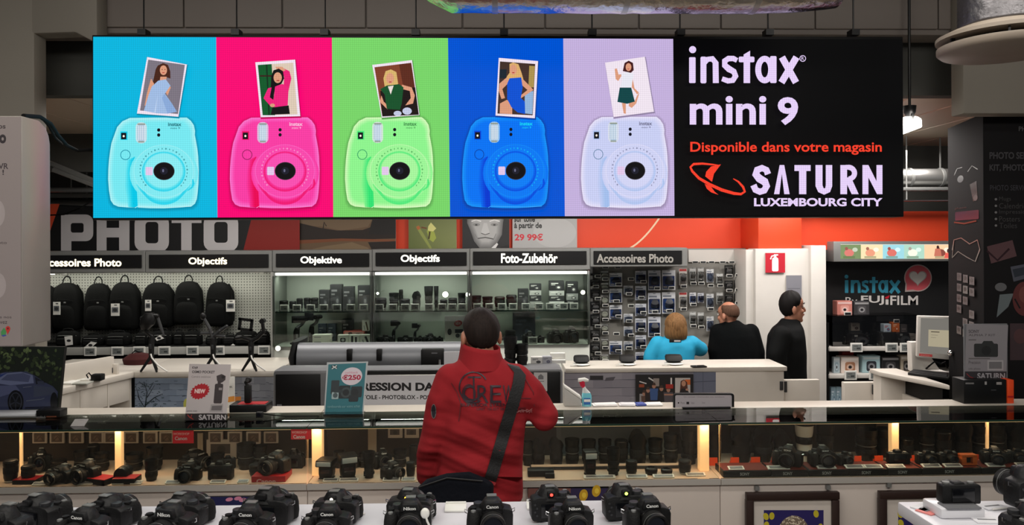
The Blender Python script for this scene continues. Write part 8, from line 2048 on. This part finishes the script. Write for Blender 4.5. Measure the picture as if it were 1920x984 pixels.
rnd = random.Random(3)
for i, v in enumerate(JM.v):      # soft folds of the fleece towards the hem and along the sleeves
    f = max(0, min(1, (1.38 - v.z) / .3))
    JM.v[i] = v + Vector((.0, -.013, .0)) * f * (math.sin(52 * v.z + 9 * v.x + 2.2 * math.sin(7 * v.x)) ** 3 + math.sin(31 * v.z - 17 * v.x) * .6) - Vector((0, .006, 0)) * (math.sin(19 * v.x + 11 * v.z + 2 * math.sin(9 * v.z)) ** 3)
jo = JM.build('jacket', RJ, red, ang=180)
# collar turned up round the neck, its left point hanging open
m = MB(); n = 26; vs = []; fs = []
for k, (zz, r_, g) in enumerate(((690, 46, .098), (672, 41, .086), (655, 37, .080), (646, 36, .078), (647, 33, .070), (664, 34, .072))):
    for i in range(n + 1):
        u = R(-238 + 296 * i / n); c = P(902, zz + (7 * math.cos(u + .6) if k in (2, 3, 4) else 0), Y)
        e = 1.0 + (.28 if i < 3 else 0) * (1 if k < 4 else .9)
        vs.append(c + Vector((ms(r_, Y) * math.cos(u) * e, g * math.sin(u), 0)))
for k in range(5):
    for i in range(n): fs.append((k * (n + 1) + i, k * (n + 1) + i + 1, (k + 1) * (n + 1) + i + 1, (k + 1) * (n + 1) + i))
m.add(vs, fs).build('collar', RJ, red, ang=180)
def hair_mat(name, c, c2):
    m = pm(name, c, .7, noise=1, spec=.15); nt = m.node_tree; mp = nt.nodes.new('ShaderNodeMapping'); mp.inputs['Scale'].default_value = (150, 150, 14)
    nz = nt.nodes['Noise Texture']; nt.links.new(nt.nodes['Texture Coordinate'].outputs['Object'], mp.inputs['Vector']); nt.links.new(mp.outputs[0], nz.inputs['Vector'])
    nt.nodes['Mix'].inputs[6].default_value = lin(c); nt.nodes['Mix'].inputs[7].default_value = lin(c2); return m
HAIRD = hair_mat('short_dark_hair', (12, 9, 8), (46, 36, 32))
hair('hair', HM, HAIRD, lambda d: min(.30 + .55 * d.z + .62 * d.y, .62 - max(0, -d.y) * 1.2 + .2 * d.z), .008, red)
# print on the back, laid onto the cloth
bvh = BVHTree.FromPolygons(JM.v, JM.f)
def cloth(px, py, k):
    o = P(px, py, Y - .6); d = (P(px, py, Y) - o).normalized(); h = bvh.ray_cast(o, d)
    return (h[0] - d * (.004 + k)) if h[0] is not None else P(px, py, Y - .13)
A = Art(cloth, .0001); NK = (40, 22, 34)
A.ring(888, 726, 28, 30, 2.4, NK, n=28, a0=R(60), a1=R(330)); A.line([(888, 705), (889, 748)], 3, NK); A.line([(877, 707), (902, 707)], 3, NK); A.line([(868, 738), (878, 748), (890, 750), (902, 742)], 3.4, NK)
for ch, x in zip('CREW', (868, 895, 919, 943)):
    for dx in (0,): A.text(ch, x, 722, x + 21, 755, NK, -.0)
    if ch == 'C': A.ring(x + 11, 738, 13, 18, 1.4, NK, n=24)
A.text('SUPERIOR STRENGTH', 864, 756, 974, 762, NK, .01); A.text('UNIT 106 EST 08 CREW DEPT', 894, 764, 986, 769, NK, .0); A.line([(958, 747), (976, 746), (996, 747)], 1, NK); A.line([(968, 774), (978, 768), (990, 771), (998, 766)], .8, (200, 150, 150))
A.text('Crew Dpt', 966, 767, 998, 775, (190, 130, 130), -.0)
A.build('back_print', ART, red)
A = Art(cloth, .0001); A.line([(846, 718), (857, 735), (864, 757), (860, 790)], 1.6, (90, 14, 22)); A.line([(983, 706), (1000, 735), (1002, 762)], 1.4, (90, 14, 22)); A.ell(813, 771, 4.5, 13, (30, 30, 38)); A.ring(813, 771, 4.8, 13.5, 1, (120, 116, 116)); A.line([(845, 895), (900, 893), (980, 895)], 1.2, (120, 20, 26)); A.build('seam_and_badge', ART, red)
# bag and strap
bag = thing('shoulder_bag', 'dark navy shoulder bag with wide black strap on the man in the red jacket', 'bag', P(855, 955, Y - .17))
NAVY = pm('navy_bag_fabric', (11, 14, 22), .85, noise=60, bump=.3, spec=.15)
pts = [(778, 918), (800, 898), (838, 887), (880, 884), (908, 895), (926, 906), (924, 960), (780, 975)]
B = MB()
for k, (f, yy) in enumerate(((.86, -.17), (1, -.205), (1, -.255), (.9, -.285))):
    B.v += [P(853 + (x - 853) * f, 935 + (y - 935) * f, Y + yy) for x, y in pts]
n = len(pts)
B.f = [(k * n + i, k * n + (i + 1) % n, (k + 1) * n + (i + 1) % n, (k + 1) * n + i) for k in range(3) for i in range(n)] + [tuple(range(n)), tuple(range(3 * n, 4 * n))]
B.build('bag_body', NAVY, bag, bevel=.012)
MB().tube([P(784, 914, Y - .292), P(838, 896, Y - .292), P(905, 902, Y - .292)], .004, 6).build('zip', BLACK, bag)
sp_ = [(962, 684), (975, 700), (972, 722), (961, 760), (947, 805), (934, 850), (924, 885), (917, 905)]
def strapv(px, py):
    o = P(px, py, Y - .6); d = (P(px, py, Y) - o).normalized(); h = bvh.ray_cast(o, d); return (h[0] if h[0] is not None else P(px, py, Y - .08)) - d * .004
vs = []; fs = []
sp2 = []
for a, b in zip(sp_[:-1], sp_[1:]): sp2 += [(a[0] + (b[0] - a[0]) * t / 4, a[1] + (b[1] - a[1]) * t / 4) for t in range(4)]
sp2.append(sp_[-1])
for x, y in sp2:
    for dx, th in ((-11, .0), (11, .0), (11, .006), (-11, .006)):
        vs.append(strapv(x + dx, y + dx * .25) + Vector((0, -th, 0)))
for k in range(len(sp2) - 1):
    for i in range(4): fs.append((4 * k + i, 4 * k + (i + 1) % 4, 4 * k + 4 + (i + 1) % 4, 4 * k + 4 + i))
fs += [(0, 1, 2, 3), tuple(range(len(vs) - 4, len(vs)))]
MB().add(vs, fs).build('strap', pm('strap_webbing', (18, 18, 20), .7, noise=120, bump=.3), bag, ang=50)
q_ = strapv(917, 902); MB().box((q_.x, q_.y - .006, q_.z), (.058, .01, .012), 0, 0, R(20)).build('strap_buckle', pm('buckle_red', (150, 40, 44), .5), bag)

# ---- woman in the turquoise polo shirt
Y = 5.95; TQ = pm('turquoise_polo', (24, 150, 190), .8, noise=20, bump=.15)
hc = P(1267, 617, Y); sk, HM = head_mb(hc + Vector((0, 0, 0)), PI - R(10), .92); pants = MB(); shoes = []; top = MB()
cx = P(1266, 0, Y).x; legs(sk, pants, shoes, cx, Y, .82, .17, (0, 1, 0))
sk.rings([pr(1266, 640, 24, .06, Y), pr(1266, 680, 30, .08, Y), pr(1266, 760, 30, .09, Y)], 16)
top.rings([pr(1267, 626, 14, .058, Y), pr(1267, 633, 24, .07, Y), pr(1266, 640, 36, .09, Y), pr(1265, 652, 41, .105, Y), pr(1264, 670, 38, .115, Y), pr(1264, 700, 36, .115, Y), pr(1264, 740, 40, .125, Y)], 26)
la = [P(1234, 645, Y), P(1222, 666, Y), P(1217, 690, Y - .02), P(1226, 712, Y + .16)]; ra = [P(1297, 644, Y), P(1308, 652, Y + .04), P(1318, 656, Y + .12), P(1322, 652, Y + .36)]
sk.limb(la, [.05, .046, .04, .03], 12); sk.limb(ra, [.05, .044, .038, .028], 12)
top.limb([la[0], la[1], la[1].lerp(la[2], .25)], [.066, .064, .062], 14); top.limb([ra[0], ra[1], ra[1].lerp(ra[2], .5)], [.064, .062, .06], 14)
hand_mb(sk, la[-1], (.2, 1, 0), (0, 0, 1), (0, 0, -1), .9); hand_mb(sk, ra[-1], (.1, 1, .1), (-1, 0, .3), (0, 0, -1), .9)
wm = finish('woman with brown bobbed hair in a turquoise polo shirt, reaching to the pegboard', (cx, Y, 0), sk, [('polo_shirt', top, .012, TQ, 4), ('trousers', pants, .013, pm('dark_trousers', (30, 30, 36), .85), 3)], shoes, HM)
def bob(m):
    m.rings([(HM @ Vector((0, .035, z)), HM.to_3x3() @ Vector((w_, 0, 0)), HM.to_3x3() @ Vector((0, d_, 0))) for z, w_, d_ in ((.07, .07, .075), (.02, .092, .086), (-.04, .096, .082), (-.075, .086, .068), (-.09, .066, .05))], 24)
hair('hair', HM, hair_mat('brown_hair', (52, 32, 20), (150, 112, 72)), lambda d: min(.3 + .6 * d.z + .7 * d.y, .8), .016, wm, bob)
yb_ = Y - .118
MB().pbox(1255, 636, 1277.5, 642, yb_ - .01, .004).build('name_badge', BLACK, wm, bevel=.001); A = Art(flat(yb_ - .01, .001)); A.rect(1264, 637.6, 1276, 640.4, (190, 190, 190)); A.build('badge_print', ART, wm)
MB().rings([pr(1267, 638, 24, .082, Y), pr(1267, 633, 22.5, .078, Y), pr(1267, 628.5, 20, .07, Y), pr(1267, 630, 16, .058, Y)], 24).build('shirt_collar', TQ, wm)

# ---- balding man in the black sweater
Y = 6.2; KS = pm('black_sweater', (9, 11, 12), .95, noise=50, bump=.2, spec=.1)
hc = P(1365, 592, Y); sk, HM = head_mb(hc, PI + R(38), .95, R(4)); pants = MB(); shoes = []; top = MB()
cx = P(1382, 0, Y).x; legs(sk, pants, shoes, cx, Y, .84, .17, (-.4, 1, 0))
sk.rings([pr(1376, 625, 24, .06, Y), pr(1382, 680, 30, .08, Y), pr(1382, 760, 30, .09, Y)], 16)
top.rings([pr(1370, 600, 15, .06, Y), pr(1372, 607, 22, .08, Y), pr(1377, 615, 34, .10, Y), pr(1379, 630, 42, .12, Y), pr(1380, 655, 45, .13, Y), pr(1381, 690, 44.5, .135, Y), pr(1381, 740, 43, .13, Y)], 26)
la = [P(1347, 622, Y), P(1342, 655, Y), P(1345, 690, Y + .03), P(1340, 700, Y + .25)]; ra = [P(1408, 622, Y), P(1419, 660, Y), P(1421, 700, Y + .02), P(1400, 705, Y + .22)]
for a_ in (la, ra): sk.limb(a_, [.05, .045, .04, .03], 12); top.limb(a_, [.068, .066, .058, .046], 14); hand_mb(sk, a_[-1], (-.2, 1, 0), (0, 0, 1), (0, 0, -1))
bd = finish('balding man in a black sweater, seen from behind beside the turquoise shirt', (cx, Y, 0), sk, [('sweater', top, .013, KS, 4), ('trousers', pants, .013, MATS.get('jeans') or pm('jeans', (36, 40, 54), .85), 3)], shoes, HM)
hair('hair', HM, hair_mat('thin_brown_hair', (54, 36, 28), (100, 72, 56)), lambda d: min(.34 + .75 * d.y - .1 * d.z, .32 - .72 * (d.z - .25), .42 + d.z * 1.6 + d.y * .4), .006, bd)

# ---- dark-haired man in profile with the zipped black jacket
Y = 5.72; KJ = pm('black_soft_jacket', (8, 9, 10), .8, noise=30, bump=.15, spec=.15)
hc = P(1486, 578, Y); sk, HM = head_mb(hc, R(86), 1.02, R(-2), .82); pants = MB(); shoes = []; top = MB()
cx = P(1473, 0, Y).x; legs(sk, pants, shoes, cx, Y, .84, .13, (1, .1, 0), .09, .13)
sk.rings([pr(1478, 625, 20, .1, Y), pr(1474, 680, 26, .1, Y), pr(1473, 760, 28, .1, Y)], 16)
top.rings([pr(1481, 597, 16, .062, Y), pr(1480, 606, 21, .085, Y), pr(1477, 615, 28, .13, Y), pr(1474, 630, 33, .165, Y), pr(1474, 660, 35.5, .175, Y), pr(1474, 690, 35.5, .17, Y), pr(1475, 720, 36, .165, Y), pr(1475, 745, 34, .16, Y)], 26)
na = [P(1466, 628, Y - .13), P(1457, 662, Y - .15), P(1460, 700, Y - .15), P(1478, 735, Y - .14)]; fa = [P(1480, 628, Y + .13), P(1474, 662, Y + .15), P(1476, 700, Y + .14), P(1490, 735, Y + .12)]
for a_ in (na, fa): sk.limb(a_, [.05, .045, .04, .03], 12); top.limb(a_, [.07, .068, .058, .045], 14); hand_mb(sk, a_[-1], (.3, 0, -1), (1, 0, .2), (0, 1, 0))
pf = finish('dark-haired man in profile wearing a zipped black jacket, by the white partition', (cx, Y, 0), sk, [('jacket', top, .013, KJ, 4), ('trousers', pants, .013, MATS['dark_trousers'], 3)], shoes, HM, True, (26, 20, 18))
hair('hair', HM, hair_mat('black_hair', (6, 5, 5), (26, 22, 22)), lambda d: min(.44 + .62 * d.z + .75 * d.y, .75), .010, pf)
MB().tube([P(1495, 603, Y - .03), P(1497.5, 612, Y - .075), P(1499, 620, Y - .09)], .006, 8).build('zip_pull', pm('zip_white', (214, 214, 214), .4), pf)
